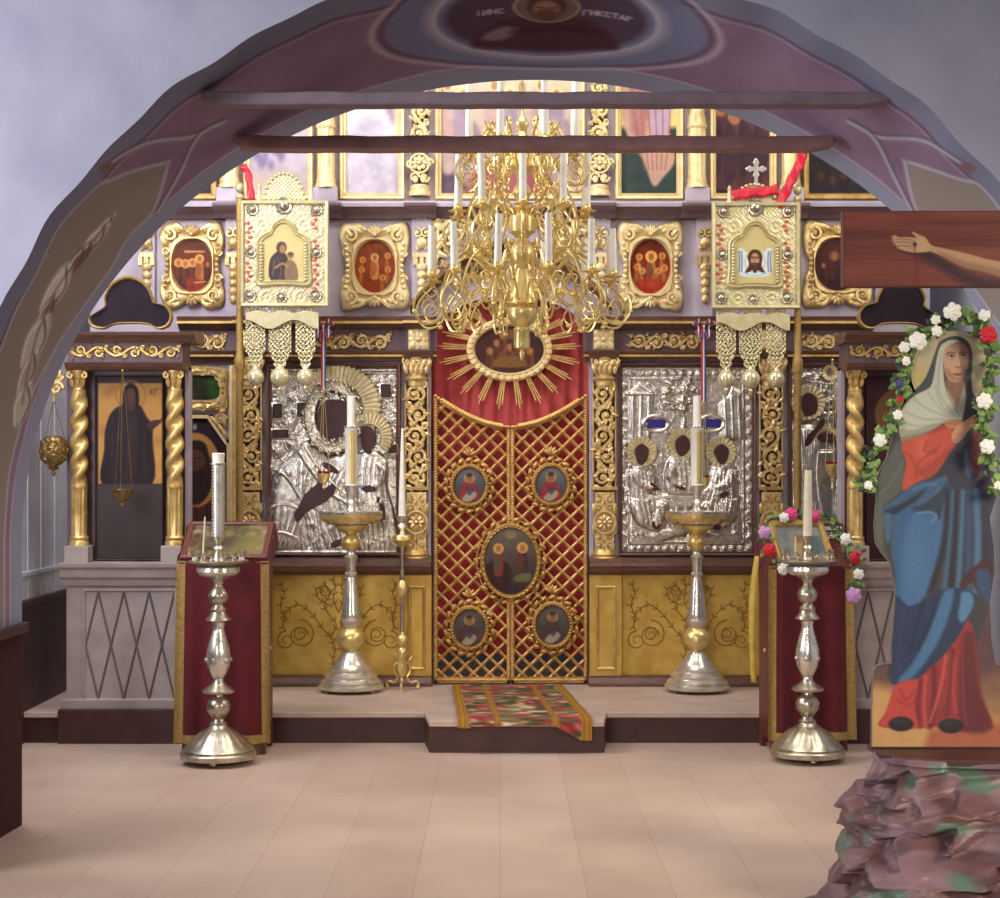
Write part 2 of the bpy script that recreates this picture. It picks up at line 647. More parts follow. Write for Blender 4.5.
M['plaster'] = mat('whitewashed_plaster', (184, 184, 202), 0.9, c2=(162, 162, 184), vs=2.2, bump=0.5, bs=5)
M['nave'] = mat('pale_blue_plaster', (196, 200, 212), 0.9, c2=(180, 184, 198), vs=3, bump=0.15, bs=8)
M['ceil'] = mat('nave_vault_paint', (200, 192, 196), 0.9)
M['leaf'] = mat('garland_leaf', (138, 168, 92), 0.6, c2=(98, 132, 66), vs=30)
M['leaf_dark'] = mat('dark_leaf', (78, 96, 66), 0.6, c2=(56, 72, 52), vs=30)
M['fl_white'] = mat('white_petals', (238, 236, 226), 0.6)
M['fl_red'] = mat('red_petals', (196, 24, 40), 0.6)
M['fl_pink'] = mat('pink_petals', (222, 68, 130), 0.6)
M['fl_lilac'] = mat('lilac_petals', (204, 150, 204), 0.6)
M['fl_blue'] = mat('blue_petals', (60, 70, 130), 0.6)
M['blue_enamel'] = mat('blue_enamel', (52, 44, 120), 0.25)
M['filigree_red'] = mat('red_foil', (196, 92, 74), 0.5, 0.2)
M['cabinet_white'] = mat('white_gloss_paint', (206, 206, 210), 0.45)


def plank_floor():
    m = bpy.data.materials.new('floor_planks')
    m.use_nodes = True
    nt = m.node_tree
    b = nt.nodes['Principled BSDF']
    tc = nd(nt, 'ShaderNodeTexCoord')
    mp = nd(nt, 'ShaderNodeMapping')
    mp.inputs['Rotation'].default_value = (0, 0, PI / 2)
    nt.links.new(tc.outputs['Object'], mp.inputs['Vector'])
    br = nd(nt, 'ShaderNodeTexBrick')
    br.offset = 0.37
    br.inputs['Color1'].default_value = lin((200, 176, 158))
    br.inputs['Color2'].default_value = lin((194, 168, 150))
    br.inputs['Mortar'].default_value = lin((178, 150, 134))
    br.inputs['Scale'].default_value = 1.0
    br.inputs['Mortar Size'].default_value = 0.003
    br.inputs['Mortar Smooth'].default_value = 0.6
    br.inputs['Brick Width'].default_value = 4.3
    br.inputs['Row Height'].default_value = 0.34
    nt.links.new(mp.outputs[0], br.inputs['Vector'])
    n = nd(nt, 'ShaderNodeTexNoise')
    n.inputs['Scale'].default_value = 1.6
    n.inputs['Detail'].default_value = 6
    nt.links.new(tc.outputs['Object'], n.inputs['Vector'])
    mx = nd(nt, 'ShaderNodeMixRGB', blend_type='MULTIPLY')
    mx.inputs['Fac'].default_value = 0.35
    nt.links.new(br.outputs['Color'], mx.inputs['Color1'])
    r = nd(nt, 'ShaderNodeValToRGB')
    r.color_ramp.elements[0].color = (0.5, 0.45, 0.45, 1)
    r.color_ramp.elements[1].color = (1, 1, 1, 1)
    r.color_ramp.elements[0].position = 0.3
    r.color_ramp.elements[1].position = 0.65
    nt.links.new(n.outputs['Fac'], r.inputs['Fac'])
    nt.links.new(r.outputs['Color'], mx.inputs['Color2'])
    nt.links.new(mx.outputs[0], b.inputs['Base Color'])
    b.inputs['Roughness'].default_value = 0.5
    b.inputs['Specular IOR Level'].default_value = 0.35
    return m


M['floor'] = plank_floor()
M['solea'] = mat('worn_step_paint', (196, 174, 158), 0.55, c2=(176, 154, 140), vs=4)

# ------------------------------------------------------------------ depths of the place
D_ICON, D_SHR, D_BACK, D_FRONT = 11.57, 10.3, 7.9, 6.85
FI, FK, FB = Fr(D_ICON), Fr(D_SHR), Fr(11.05)
FAB, FAF = Fr(D_BACK), Fr(D_FRONT)
SZ = 0.19                                     # height of the raised step
D_SOL = 10.25

# ------------------------------------------------------------------ room shell
mb = MB()
mb.box(-5.2, 5.2, -3.0, 13.2, -0.1, 0.0)
structure(mb.build('floor', M['floor'], smooth=False))

# raised altar step with its projecting middle
edge = [(-3.0, D_SOL), (FK.x(428) - 0.02, D_SOL), (FK.x(432), D_SOL - 0.36), (FK.x(600), D_SOL - 0.36), (FK.x(606), D_SOL), (3.3, D_SOL)]
mb = MB()
mb.slab(edge + [(3.3, 13.0), (-3.0, 13.0)], SZ - 0.035, SZ)
structure(mb.build('floor_step', M['solea'], smooth=False, bevel=0.006))
mb = MB()
e2 = [(x, y + 0.03) for x, y in edge]
mb.slab(e2 + [(3.3, 12.9), (-3.0, 12.9)], 0.0, SZ - 0.035)
structure(mb.build('trim_1', M['plinth'], smooth=False))

mb = MB()
mb.box(-3.0, -2.9, D_BACK - 0.1, 13.2, 0.0, 6.0)
structure(mb.build('wall_left', M['nave'], smooth=False))
mb = MB()
mb.box(-2.9, -2.87, D_BACK, 11.5, 0.0, 0.82)
mb.box(-2.9, -2.855, D_BACK, 11.5, 0.82, 0.86)
structure(mb.build('baseboard_left', M['dado'], smooth=False, bevel=0.005))
mb = MB()
for y in (10.42, 10.72, 11.05):
    mb.box(-2.9, -2.892, y, y + 0.02, 0.86, 2.6)
mb.box(-2.9, -2.885, D_BACK, 11.5, 1.0, 1.03)
structure(mb.build('trim_2', M['nave'], smooth=False, bevel=0.006))
mb = MB()
mb.box(3.2, 3.3, D_BACK - 0.1, 13.2, 0.0, 6.0)
structure(mb.build('wall_right', M['nave'], smooth=False))
mb = MB()
mb.box(-3.0, 3.3, 12.9, 13.2, 0.0, 6.0)
structure(mb.build('wall_back', M['nave'], smooth=False))
mb = MB()
mb.box(-5.2, 5.2, 6.9, 13.2, 6.0, 6.1)
structure(mb.build('ceiling', M['ceil'], smooth=False))

# ------------------------------------------------------------------ the painted arch
NU, NV = 240, 25


def arch_pt(U, V):
    """U: degrees along the arch (below 0 and above 180 the upright jambs), V: 0 back .. 25 front (arrays)"""
    U = np.asarray(U, float)
    V = np.asarray(V, float)
    t = V / 25.0
    D = D_BACK + (D_FRONT - D_BACK) * t
    th = np.radians(np.clip(U, 0, 180))
    sB, sF = FAB.s, FAF.s
    bx, bz = (535 - 513 * np.cos(th) - 500) / sB, CAMZ - (545 - 465 * np.sin(th) - HY) / sB
    fx, fz = (538 - 592 * np.cos(th) - 500) / sF, CAMZ - (555 - 592 * np.sin(th) - HY) / sF
    wob = 0.006 * np.sin(th * 23) + 0.006 * np.sin(th * 41 + 2)
    fx, fz = fx + wob * np.cos(th) * -1, fz + wob * np.sin(th)
    low = np.where(U < 0, -U, np.where(U > 180, U - 180, 0)) / 30.0
    bz = bz * (1 - low)
    fz = fz * (1 - low)
    # gentle bow of the soffit between its two edges
    k = np.sin(PI * t) * 0.02
    x = bx + (fx - bx) * t
    z = bz + (fz - bz) * t
    return x - k * np.cos(th), D, z + k * np.sin(th)


_gu, _gv = np.meshgrid(np.linspace(-30, 210, 961), np.linspace(0, 25, 101))
_ax, _ad, _az = arch_pt(_gu, _gv)
_apx, _apy = 500 + _ax / _ad * FPX, HY - (_az - CAMZ) / _ad * FPX


def SOF(pts):
    out = []
    for u, v in pts:
        k = np.argmin((_apx - u) ** 2 + (_apy - v) ** 2)
        out.append((_gu.flat[k], _gv.flat[k]))
    return out


P = Pic(-30, 0, 210, 25, 7.0, (124, 102, 122))
P.noise(9, 9, 3)
P.noise(5, 2, 4)
# grey-blue borders along both edges with thin light lines
P.poly([(-31, -1), (211, -1), (211, 3.4), (-31, 3.4)], (128, 132, 150), 0.5, 0)
P.poly([(-31, 20.6), (211, 20.6), (211, 26), (-31, 26)], (112, 114, 134), 0.5, 0)
P.line([(-31, 3.6), (211, 3.6)], 0.3, (176, 172, 184), 0.8, 0.3, 0)
P.line([(-31, 20.3), (211, 20.3)], 0.35, (74, 66, 84), 0.8, 0.3, 0)
P.line([(-31, 19.5), (211, 19.5)], 0.25, (160, 150, 164), 0.7, 0.3, 0)
WL = (182, 176, 184)
DK = (78, 66, 82)
# side cartouches climbing both haunches
for sgn in (1, -1):
    def S(u): return u if sgn == 1 else 180 - u
    c0 = SOF([(168, 163), (115.5, 178.5), (80.5, 203)])
    c1 = SOF([(168, 163), (154, 210), (128, 238), (100, 285)])
    left = [(u, v) for u, v in c0] + [(18, 19.0), (6, 18.5), (-8, 18.5), (-30, 18.5)]
    right = [(u, v) for u, v in c1] + [(14, 5.6), (4, 5.4), (-8, 5.4), (-30, 5.4)]
    left = [(S(u), v) for u, v in left]
    right = [(S(u), v) for u, v in right]
    P.poly(smooth(left, 5, False) + smooth(right, 5, False)[::-1], (128, 120, 112), 0.5, 0)
    for l in (left, right):
        P.line(l, 0.9, (120, 116, 128), 0.9, 0.3, 5)
        P.line(l, 0.32, WL, 0.85, 0.3, 5)
    # acanthus drop inside the cartouche
    spots = SOF([(104, 226), (94, 240), (84, 254), (74, 264), (57, 288), (46, 312), (36, 340), (28, 372), (22, 404)])
    for (u, v), ru, rv, c in zip(spots, (1.6, 2.2, 1.6, 2.4, 3.0, 2.2, 3.2, 2.6, 2.6), (0.9, 1.6, 1.1, 1.2, 2.6, 1.6, 3.0, 2.0, 2.4),
                                 ((150, 140, 134), (178, 170, 162), (112, 84, 78), (120, 88, 82), (196, 190, 180), (120, 100, 94), (176, 176, 160), (158, 152, 142), (168, 166, 152))):
        P.ell(S(u), v, ru, rv, c, 0.5, 0.9)
        P.line([(S(u - ru), v + rv * .3), (S(u), v + rv * 0.8), (S(u + ru), v - rv * 0.1)], 0.4, (212, 206, 196), 0.8, 0.2)
        P.line([(S(u - ru * .8), v - rv * .5), (S(u + ru * .2), v - rv * .8), (S(u + ru * .8), v + rv * .2)], 0.4, (84, 70, 68), 0.8, 0.2)
    P.line([(S(u), v) for u, v in spots], 0.5, (92, 74, 70), 0.6, 0.3)
    # outer curling lines above the cartouche
    for pts in ([(105, 168), (147, 143.5), (192.5, 136.5), (224, 122.5)], [(157.5, 212), (178.5, 175), (199.5, 136.5), (224, 122.5)]):
        q = [(S(u), v) for u, v in SOF(pts)]
        P.line(q, 1.0, (120, 118, 134), 0.9, 0.3, 5)
        P.line(q, 0.3, WL, 0.9, 0.3, 5)
        P.line([(u, v + 0.7) for u, v in q], 0.25, DK, 0.7, 0.3, 5)
    q = SOF([(100, 172), (112, 163)])
    P.poly([(S(q[0][0]), q[0][1] - 1), (S(q[0][0]), q[0][1] + 1), (S(q[1][0]), q[1][1] + 1), (S(q[1][0]), q[1][1] - 1)], (116, 88, 92), 0.3, 0)
# crown medallion: bust with folded arms inside rings
cu, cv = 91.0, 14.0
P.ell(cu, cv, 16.8, 11.0, (108, 112, 138), 0.5)
P.ring(cu, cv, 18.2, 11.6, 0.4, WL, 0.3, 0.75)
P.ring(cu, cv, 17.2, 11.0, 0.3, DK, 0.3, 0.8)
P.ring(cu, cv, 12.2, 9.5, 0.9, (146, 142, 158), 0.4, 0.9)
P.ring(cu, cv, 11.6, 9.0, 0.3, (188, 184, 192), 0.3, 0.9)
P.ell(cu, cv, 10.4, 8.0, (76, 60, 76), 0.4)
P.poly([(cu - 7.5, cv - 6.5), (cu - 6.5, cv - 3), (cu - 3, cv - 0.5), (cu + 3, cv - 0.5), (cu + 6.5, cv - 3), (cu + 7.5, cv - 6.5), (cu, cv - 7.6)], (72, 44, 54), 0.5)
P.poly([(cu - 6.8, cv - 4.6), (cu - 4.5, cv - 2.6), (cu - 2.6, cv - 3.6), (cu - 4.8, cv - 5.4)], (118, 104, 118), 0.4)
P.line([(cu - 3, cv - 3.8), (cu + 1, cv - 2.8), (cu + 5, cv - 3.6)], 1.2, (60, 36, 46), 0.9)
P.ell(cu, cv + 1.6, 3.2, 2.9, (112, 96, 84), 0.3, 0.7)
P.ring(cu, cv + 1.6, 3.3, 3.0, 0.25, (176, 160, 110), 0.2, 0.8)
P.ell(cu, cv + 1.9, 2.0, 2.3, (66, 46, 44), 0.3)
P.ell(cu, cv + 1.3, 1.4, 2.0, (136, 98, 82), 0.3)
P.ell(cu, cv + 0.1, 1.2, 1.3, (84, 60, 52), 0.3)
for s in (-1, 1):
    P.line([(cu + s * 0.35, cv + 1.7), (cu + s * 0.95, cv + 1.7)], 0.25, (56, 38, 36), 0.9, 0.15, 0)
P.line([(cu, cv + 1.6), (cu, cv + 0.8)], 0.2, (96, 66, 56), 0.8, 0.15, 0)
# the inscription either side of the head
def strokes(pic, glyphs, u, v, w, h, c, lw, dirn=1):
    G = {'I': [((0.5, 0), (0.5, 1))], 'H': [((0, 0), (0, 1)), ((1, 0), (1, 1)), ((0, .5), (1, .5))],
         'C': [((1, .1), (.3, 0), (0, .5), (.3, 1), (1, .9))], 'K': [((0, 0), (0, 1)), ((1, 1), (0, .5), (1, 0))],
         'A': [((0, 0), (.5, 1), (1, 0)), ((.25, .4), (.75, .4))], 'P': [((0, 0), (0, 1), (.9, .8), (0, .5))],
         'T': [((.5, 0), (.5, 1)), ((0, 1), (1, 1))], 'G': [((0, 0), (0, 1), (1, 1))], 'N': [((0, 0), (0, 1)), ((1, 0), (1, 1)), ((0, 0), (1, 1))]}
    for i, g in enumerate(glyphs):
        for st in G.get(g, []):
            pic.line([(u + dirn * (i * w * 1.5 + a * w), v + b * h) for a, b in st], lw, c, 0.9, lw * 0.7, 0)
strokes(P, 'INHC', cu - 7.2, cv + 0.3, 0.5, 0.9, (180, 170, 176), 0.22)
strokes(P, 'GHKCTAP', cu + 3.8, cv + 0.1, 0.5, 0.9, (180, 170, 176), 0.22)
P.C = np.clip(P.C * 1.12 + 4, 0, 235)
# brown dado at the foot of both jambs (z below 0.92)
_, _, zz = arch_pt(P.X, P.Y)
inside = (P.X < 0) | (P.X > 180)
P.C = np.where(((zz < 0.92) & inside)[..., None], np.array((66, 40, 38.0)), P.C)
o = P.mesh('wall_arch', M['vmatte'], fn=lambda X, Y, H: arch_pt(X, Y))
structure(o)

# small dado ledge on the jambs
for k, u in ((1, -1), (2, 181)):
    mb = MB()
    x0 = float(arch_pt(u, 0.0)[0])
    s = 1 if k == 1 else -1
    mb.box(min(x0, x0 + s * 0.035), max(x0, x0 + s * 0.035), D_FRONT + 0.02, D_BACK - 0.005, 0.9, 0.945)
    structure(mb.build('trim_%d' % (k + 2), M['dado'], smooth=False, bevel=0.006))

# front and back faces of the arch wall
for nm, V, Dd, m in (('wall_front', 25.0, D_FRONT, M['plaster']), ('wall_nave_side', 0.0, D_BACK, M['nave'])):
    mb = MB()
    us = np.linspace(-30, 210, 241)
    x, _, z = arch_pt(us, np.full_like(us, V))
    inner = [(float(a), Dd, float(b)) for a, b in zip(x, z)]
    outer = []
    for a, _, b in inner:
        dx, dz = a - 0.16, max(b - 1.2, 0.0)
        k = min(5.0 / abs(dx) if abs(dx) > 1e-6 else 1e9, 4.8 / dz if dz > 1e-6 else 1e9)
        outer.append((0.16 + dx * k, Dd, (1.2 + dz * k) if b > 1.2 else b))
    mid = [tuple(np.array(i) + (np.array(q) - np.array(i)) * 0.5) for i, q in zip(inner, outer)]
    mb.loft([inner, mid, outer], closed=False)
    structure(mb.build(nm, m, smooth=False))

# ------------------------------------------------------------------ tie beams across the arch
for nm, (u0, v0, u1, v1), Vd, th, mt, lab in (
        ('tie_beam', (203, 94, 888, 107), 0.80, 0.05, M['beam'], 'higher and longer of the two painted tie beams spanning the arch'),
        ('tie_beam', (238, 138, 832, 151), 0.24, 0.06, M['beam2'], 'lower and shorter brown tie beam spanning the arch, in front of the candles')):
    D = D_BACK + (D_FRONT - D_BACK) * Vd
    f = Fr(D)
    mb = MB()
    n = 28
    loops = []
    for i in range(n):
        t = i / (n - 1)
        u = u0 + (u1 - u0) * t
        e = f.m(0.6 * math.sin(i * 1.7) + 0.4 * math.sin(i * 3.1))
        taper = 1.0 if i < n - 1 and i > 0 else 0.75
        zt, zb = f.z(v0) + e, f.z(v0 + (v1 - v0) * taper) + e * 0.6
        loops.append([(f.x(u), D - th, zb), (f.x(u), D - th, zt), (f.x(u), D + th, zt), (f.x(u), D + th, zb)])
    mb.loft(loops, True, True, True)
    o = mb.build(nm, mt, smooth=False, bevel=0.008)
    tag(o, lab, 'beam')

# ------------------------------------------------------------------ camera and light
cam = bpy.data.cameras.new('camera')
co = bpy.data.objects.new('camera', cam)
COL.objects.link(co)
cam.sensor_width = 36
cam.lens = 36 * FPX / 1000.0
cam.shift_y = (HY - 449) / 1000.0
co.location = (0, 0, CAMZ)
co.rotation_euler = (PI / 2, 0, 0)
SC.camera = co
cam.clip_end = 100

w = bpy.data.worlds.new('world')
SC.world = w
w.use_nodes = True
w.node_tree.nodes['Background'].inputs[0].default_value = lin((214, 206, 214))
w.node_tree.nodes['Background'].inputs[1].default_value = 0.22


def area(name, loc, target, sx, sy, power, col):
    l = bpy.data.lights.new(name, 'AREA')
    l.shape = 'RECTANGLE'
    l.size, l.size_y = sx, sy
    l.energy = power
    l.color = [lin1(c) for c in col]
    o = bpy.data.objects.new(name, l)
    COL.objects.link(o)
    o.location = loc
    o.rotation_euler = (Vector(target) - Vector(loc)).to_track_quat('-Z', 'Y').to_euler()
    return o


area('nave_window_left', (-2.8, 9.3, 4.2), (0.1, 11.8, 3.1), 1.2, 1.8, 165, (250, 248, 255))
area('nave_window_right', (3.1, 9.2, 3.9), (-0.5, 11.6, 1.4), 1.2, 1.8, 58, (255, 246, 230))
area('nave_window_low_left', (-2.8, 8.7, 1.9), (1.0, 11.0, 1.0), 0.8, 1.4, 34, (236, 240, 255))
area('nave_lantern', (0.1, 9.4, 5.7), (0.1, 10.9, 0), 2.4, 2.0, 92, (255, 248, 238))
area('hall_window_left', (-4.9, 4.7, 3.4), (-1.0, 6.9, 2.4), 1.6, 2.0, 98, (246, 247, 252)).data.spread = math.radians(110)
area('hall_window_right', (4.5, 3.0, 2.9), (1.2, 8.2, 0.0), 1.4, 1.8, 26, (255, 242, 216)).data.spread = math.radians(52)
area('hall_fill_behind', (-2.0, -2.6, 3.4), (0.5, 6.6, 0.0), 2.2, 2.0, 30, (255, 244, 236)).data.spread = math.radians(46)  # added fill from behind the viewer, brightens the hall floor

SC.view_settings.view_transform = 'Standard'
SC.view_settings.look = 'None'
SC.view_settings.gamma = 1.0
SC.view_settings.exposure = 0.0
SC.view_settings.use_curve_mapping = False
# ================================================================== the gilded altar screen
f = FI
YI = f.D
scr = thing('altar_screen', 'tall lilac-grey altar screen with gilded columns and gold base panels on the raised step',
            'altar screen', (f.x(510), YI, SZ))
ZB = SZ

# backing with the arched gate opening
arc = ellipse(f.x(510), f.z(340), f.m(79), f.m(44), 25, 0, PI, False)
pts = [(f.x(182), ZB), (f.x(431), ZB)] + [(f.x(431), f.z(340))] + arc[::-1][1:-1] + [(f.x(589), f.z(340)), (f.x(589), ZB),
      (f.x(838), ZB), (f.x(870), f.z(335)), (f.x(930), f.z(335)), (f.x(930), f.z(30)), (f.x(90), f.z(30)), (f.x(90), f.z(335)), (f.x(182), f.z(335))]
mb = MB()
mb.prism(pts, YI, YI + 0.08)
mb.build('backing', M['board'], scr, smooth=False)

# base: plinth, gold panels, pedestals, sill
for u0, u1 in ((240, 432), (588, 782)):
    mb = MB()
    mb.mould([(ZB, 0.0), (ZB, 0.13), (f.z(681), 0.13), (f.z(676), 0.10), (f.z(674), 0.10), (f.z(674), 0.0)], f.x(u0), f.x(u1), YI)
    mb.build('plinth', M['brown'], scr, smooth=False)

for u0, u1, sd in ((268, 402, 0), (621, 752, 1)):
    mb = MB()
    mb.box(f.x(u0), f.x(u1), YI - 0.04, YI, f.z(676), f.z(572))
    p = mb.build('gold_panel', M['gold_panel'], scr, smooth=False)
    mb = MB()
    c = (u0 + u1) / 2 + (4 if sd == 0 else 2)
    h = 0.041
    def W(u, v): return (f.x(u), YI - h, f.z(v))
    # candelabrum of engraved acanthus, both sides of a middle stem
    for s in (1, -1):
        for pl in ([(c, 668), (c + s * 6, 660), (c + s * 3, 648), (c + s * 8, 636), (c + s * 2, 624), (c + s * 14, 606), (c + s * 8, 592), (c + s * 16, 582)],
                   [(c + s * 2, 640), (c + s * 14, 630), (c + s * 26, 614), (c + s * 40, 604), (c + s * 52, 612), (c + s * 56, 628)],
                   [(c, 612), (c + s * 5, 598), (c + s * 3, 584), (c + s * 7, 578)],
                   [(c + s * 56, 628), (c + s * 54, 616), (c + s * 58, 604), (c + s * 54, 592), (c + s * 58, 582)],
                   [(c + s * 6, 606), (c + s * 20, 598), (c + s * 22, 588), (c + s * 14, 590)]):
            sp = smooth(pl, 5, False)
            mb.tube([W(*q) for q in sp], f.m(0.55), 4)
            for j in range(3, len(sp) - 1, 3):
                tg = math.atan2(-(sp[j + 1][1] - sp[j - 1][1]), sp[j + 1][0] - sp[j - 1][0])
                for d in (-0.75, 0.75):
                    Orn(mb, f.x(sp[j][0]), f.z(sp[j][1]), YI - h).leaf(0, 0, tg + d, f.m(6.0), f.m(1.8), 0.0012)
        for (uu, vv, R, d, a0) in ((c + s * 38, 634, 15, s, PI / 2), (c + s * 38, 634, 8, -s, 0), (c + s * 52, 640, 10, -s, PI / 2), (c + s * 14, 590, 6, s, 0)):
            Orn(mb, f.x(uu), f.z(vv), YI - h).spiral(0, 0, f.m(R), f.m(0.7), 1.5, d, a0, 0, 20, False)
    mb.build('panel_scrollwork', M['gold_line'], p)

for u0, u1 in ((403, 432), (589, 621), (240, 268), (752, 782)):
    mb = MB()
    mb.box(f.x(u0), f.x(u1), YI - 0.09, YI, f.z(676), f.z(572))
    p = mb.build('pedestal', M['gold_panel'], scr, smooth=False, bevel=0.004)
    mb = MB()
    mb.rframe(f.x(u0 + 6), f.x(u1 - 6), f.z(668), f.z(585), [(0, 0), (0, 0.012), (0.006, 0.016), (0.016, 0.01), (0.022, 0.0)], YI - 0.09)
    mb.build('panel_moulding', M['gold'], p, smooth=False)

def prof(k): return [(f.z(574), 0.0), (f.z(574), k), (f.z(570), k + 0.03), (f.z(565), k + 0.045), (f.z(562), k + 0.02), (f.z(558), k + 0.015), (f.z(556), 0.0)]
for u0, u1, b0, b1, c0, c1 in ((240, 432, 401, 432, 238, 268), (588.5, 782, 588.5, 621, 752, 784)):
    mb = MB()
    mb.mould(prof(0.08), f.x(u0), f.x(u1), YI)
    mb.mould([(z, h + 0.03) for z, h in prof(0.08)], f.x(b0), f.x(b1), YI)
    mb.mould([(z, h + 0.03) for z, h in prof(0.08)], f.x(c0), f.x(c1), YI)
    mb.build('sill', M['brown'], scr, smooth=False)


# ---- carved openwork pillars of the lower tier
def carved_pillar(uc, seed):
    r = f.m(13)
    x, y = f.x(uc), YI - 0.05
    mb = MB()
    mb.box(x - r * 0.8, x + r * 0.8, YI - 0.035, YI, f.z(560), f.z(338))
    p = mb.build('pillar', M['maroon'], scr, smooth=False)
    mb = MB()
    O = Orn(mb, x, f.z(488), y, PI / 2)
    O.vine(f.m(104), r * 0.95, 5, f.m(2.1), seed, 5)
    for s in (-1, 1):
        mb.tube([O.w(0, s * r * 0.86), O.w(f.m(104), s * r * 0.86)], f.m(0.9), 4)
    mb.build('vine_carving', M['carve'], p)
    mb = MB()                                  # bulging lower block with a rose
    O = Orn(mb, x, f.z(522), y)
    mb.box(x - r * 0.75, x + r * 0.75, YI - 0.06, YI, f.z(550), f.z(492))
    O.rosette(0, 0, r * 0.62, 8, 0.035)
    mb.tube([(q[0], y - 0.03, q[1]) for q in ellipse(x, f.z(522), r * 0.82, r * 0.85, 24)], f.m(1.6), 5, 1, True)
    for s in (-1, 1):
        for vv, d in ((500, 1), (508, -1), (537, 1), (545, -1)):
            O.spiral(s * r * 0.45, f.m(522 - vv), r * 0.45, f.m(1.6), 1.2, d * s, PI / 2 * d, 0.015)
        O.leaf(s * r * 0.8, f.m(8), PI / 2, r * 0.9, r * 0.4, 0.02, 0.01)
        O.leaf(s * r * 0.8, -f.m(12), PI / 2, r * 0.9, r * 0.4, 0.02, 0.01)
    mb.mould([(f.z(490), 0), (f.z(490), 0.07), (f.z(487), 0.075), (f.z(486), 0)], x - r, x + r, YI)
    mb.build('pillar_block', M['carve'], p)
    mb = MB()
    mb.lathe([(r * 0.8, f.z(561)), (r * 1.05, f.z(561)), (r * 1.08, f.z(558)), (r * 0.95, f.z(556)), (r * 1.0, f.z(554)), (r * 0.85, f.z(551)), (r * 0.8, f.z(549))], x, YI - 0.02, 20)
    mb.build('pillar_base', M['gold'], p)
    mb = MB()                                  # leafy capital
    mb.lathe([(r * 0.7, f.z(386)), (r * 0.72, f.z(382)), (r * 0.95, f.z(379)), (r * 0.72, f.z(376)), (r * 0.75, f.z(368)), (r * 1.0, f.z(361)), (r * 1.05, f.z(358))], x, YI - 0.02, 16)
    O = Orn(mb, x, f.z(370), YI - 0.02 - r * 0.75)
    for k in (-2, -1, 0, 1, 2):
        O.leaf(k * r * 0.36, -f.m(5), PI / 2 - k * 0.1, f.m(13), r * 0.42, 0.014)
        O.leaf(k * r * 0.36 + r * 0.18, f.m(1), PI / 2 - k * 0.12, f.m(10), r * 0.4, 0.016, 0.006)
    for s in (-1, 1):
        O.spiral(s * r * 0.75, f.m(8), r * 0.34, f.m(1.2), 1.2, -s, PI / 2, 0.012)
    O.leaf(-r * 0.2, f.m(8), 0, r * 0.5, r * 0.35, 0.015, 0.012)
    mb.build('capital', M['carve'], p)


for i, u in enumerate((251, 417, 604, 770)):
    carved_pillar(u, 20 + i)

# ---- entablature of the lower tier
gate_l, gate_r = 437, 583
for u0, u1, brk in ((180, gate_l, (251, 419)), (gate_r, 872, (603, 770))):
    mb, mc, mbg, mbg2, mbf = MB(), MB(), MB(), MB(), MB()
    mb.mould([(f.z(362), 0), (f.z(362), 0.05), (f.z(358), 0.06), (f.z(354), 0.09), (f.z(352), 0.10), (f.z(350), 0)], f.x(u0), f.x(u1), YI)
    mc.mould([(f.z(330), 0), (f.z(330), 0.05), (f.z(327), 0.08), (f.z(322), 0.12), (f.z(318), 0.13), (f.z(316), 0)], f.x(u0), f.x(u1), YI)
    mbf.box(f.x(u0), f.x(u1), YI - 0.03, YI, f.z(351), f.z(329))
    mbg.box(f.x(u0), f.x(u1), YI - 0.125, YI - 0.1, f.z(325), f.z(322.5))
    mbg2.box(f.x(u0), f.x(u1), YI - 0.095, YI - 0.07, f.z(357.5), f.z(355.5))
    for u in brk:                              # breaks over the pillars
        mb.mould([(f.z(362), 0), (f.z(362), 0.09), (f.z(354), 0.13), (f.z(352), 0.14), (f.z(350), 0)], f.x(u - 15), f.x(u + 15), YI)
        mc.mould([(f.z(330), 0), (f.z(330), 0.09), (f.z(322), 0.155), (f.z(318), 0.165), (f.z(316), 0)], f.x(u - 15), f.x(u + 15), YI)
        mbf.box(f.x(u - 12), f.x(u + 12), YI - 0.07, YI, f.z(351), f.z(329))
        mbg.box(f.x(u - 15), f.x(u + 15), YI - 0.17, YI - 0.14, f.z(325), f.z(322.5))
    mb.build('architrave', M['brown'], scr, smooth=False, bevel=0.003)
    q = mc.build('cornice', M['brown'], scr, smooth=False, bevel=0.003)
    mbf.build('frieze', M['board_dark'], scr, smooth=False)
    mbg.build('gilt_fillet', M['gold'], q, smooth=False)
    mbg2.build('gilt_fillet', M['gold'], scr, smooth=False)
for u0, u1, n in ((316, 390, 4), (630, 700, 4), (196, 226, 2), (802, 836, 2)):
    mb = MB()
    Orn(mb, f.x(u0), f.z(342), YI - 0.035).vine(f.m(u1 - u0), f.m(9), n, f.m(1.9), u0, 3)
    mb.build('frieze_scroll', M['carve'], scr)
for u in (419, 603, 251, 770):
    mb = MB()
    O = Orn(mb, f.x(u), f.z(340), YI - 0.075)
    mb.box(f.x(u - 10), f.x(u + 10), YI - 0.075, YI - 0.06, f.z(350), f.z(330))
    for k in range(4):
        O.leaf(0, 0, PI / 4 + k * PI / 2, f.m(13), f.m(7), 0.014, 0.006)
        O.leaf(0, 0, k * PI / 2, f.m(10), f.m(6), 0.012, 0.006)
    mb.ball(O.w(0, 0, 0.018), f.m(3), 8, 5)
    mb.build('frieze_rosette', M['cream'], scr)

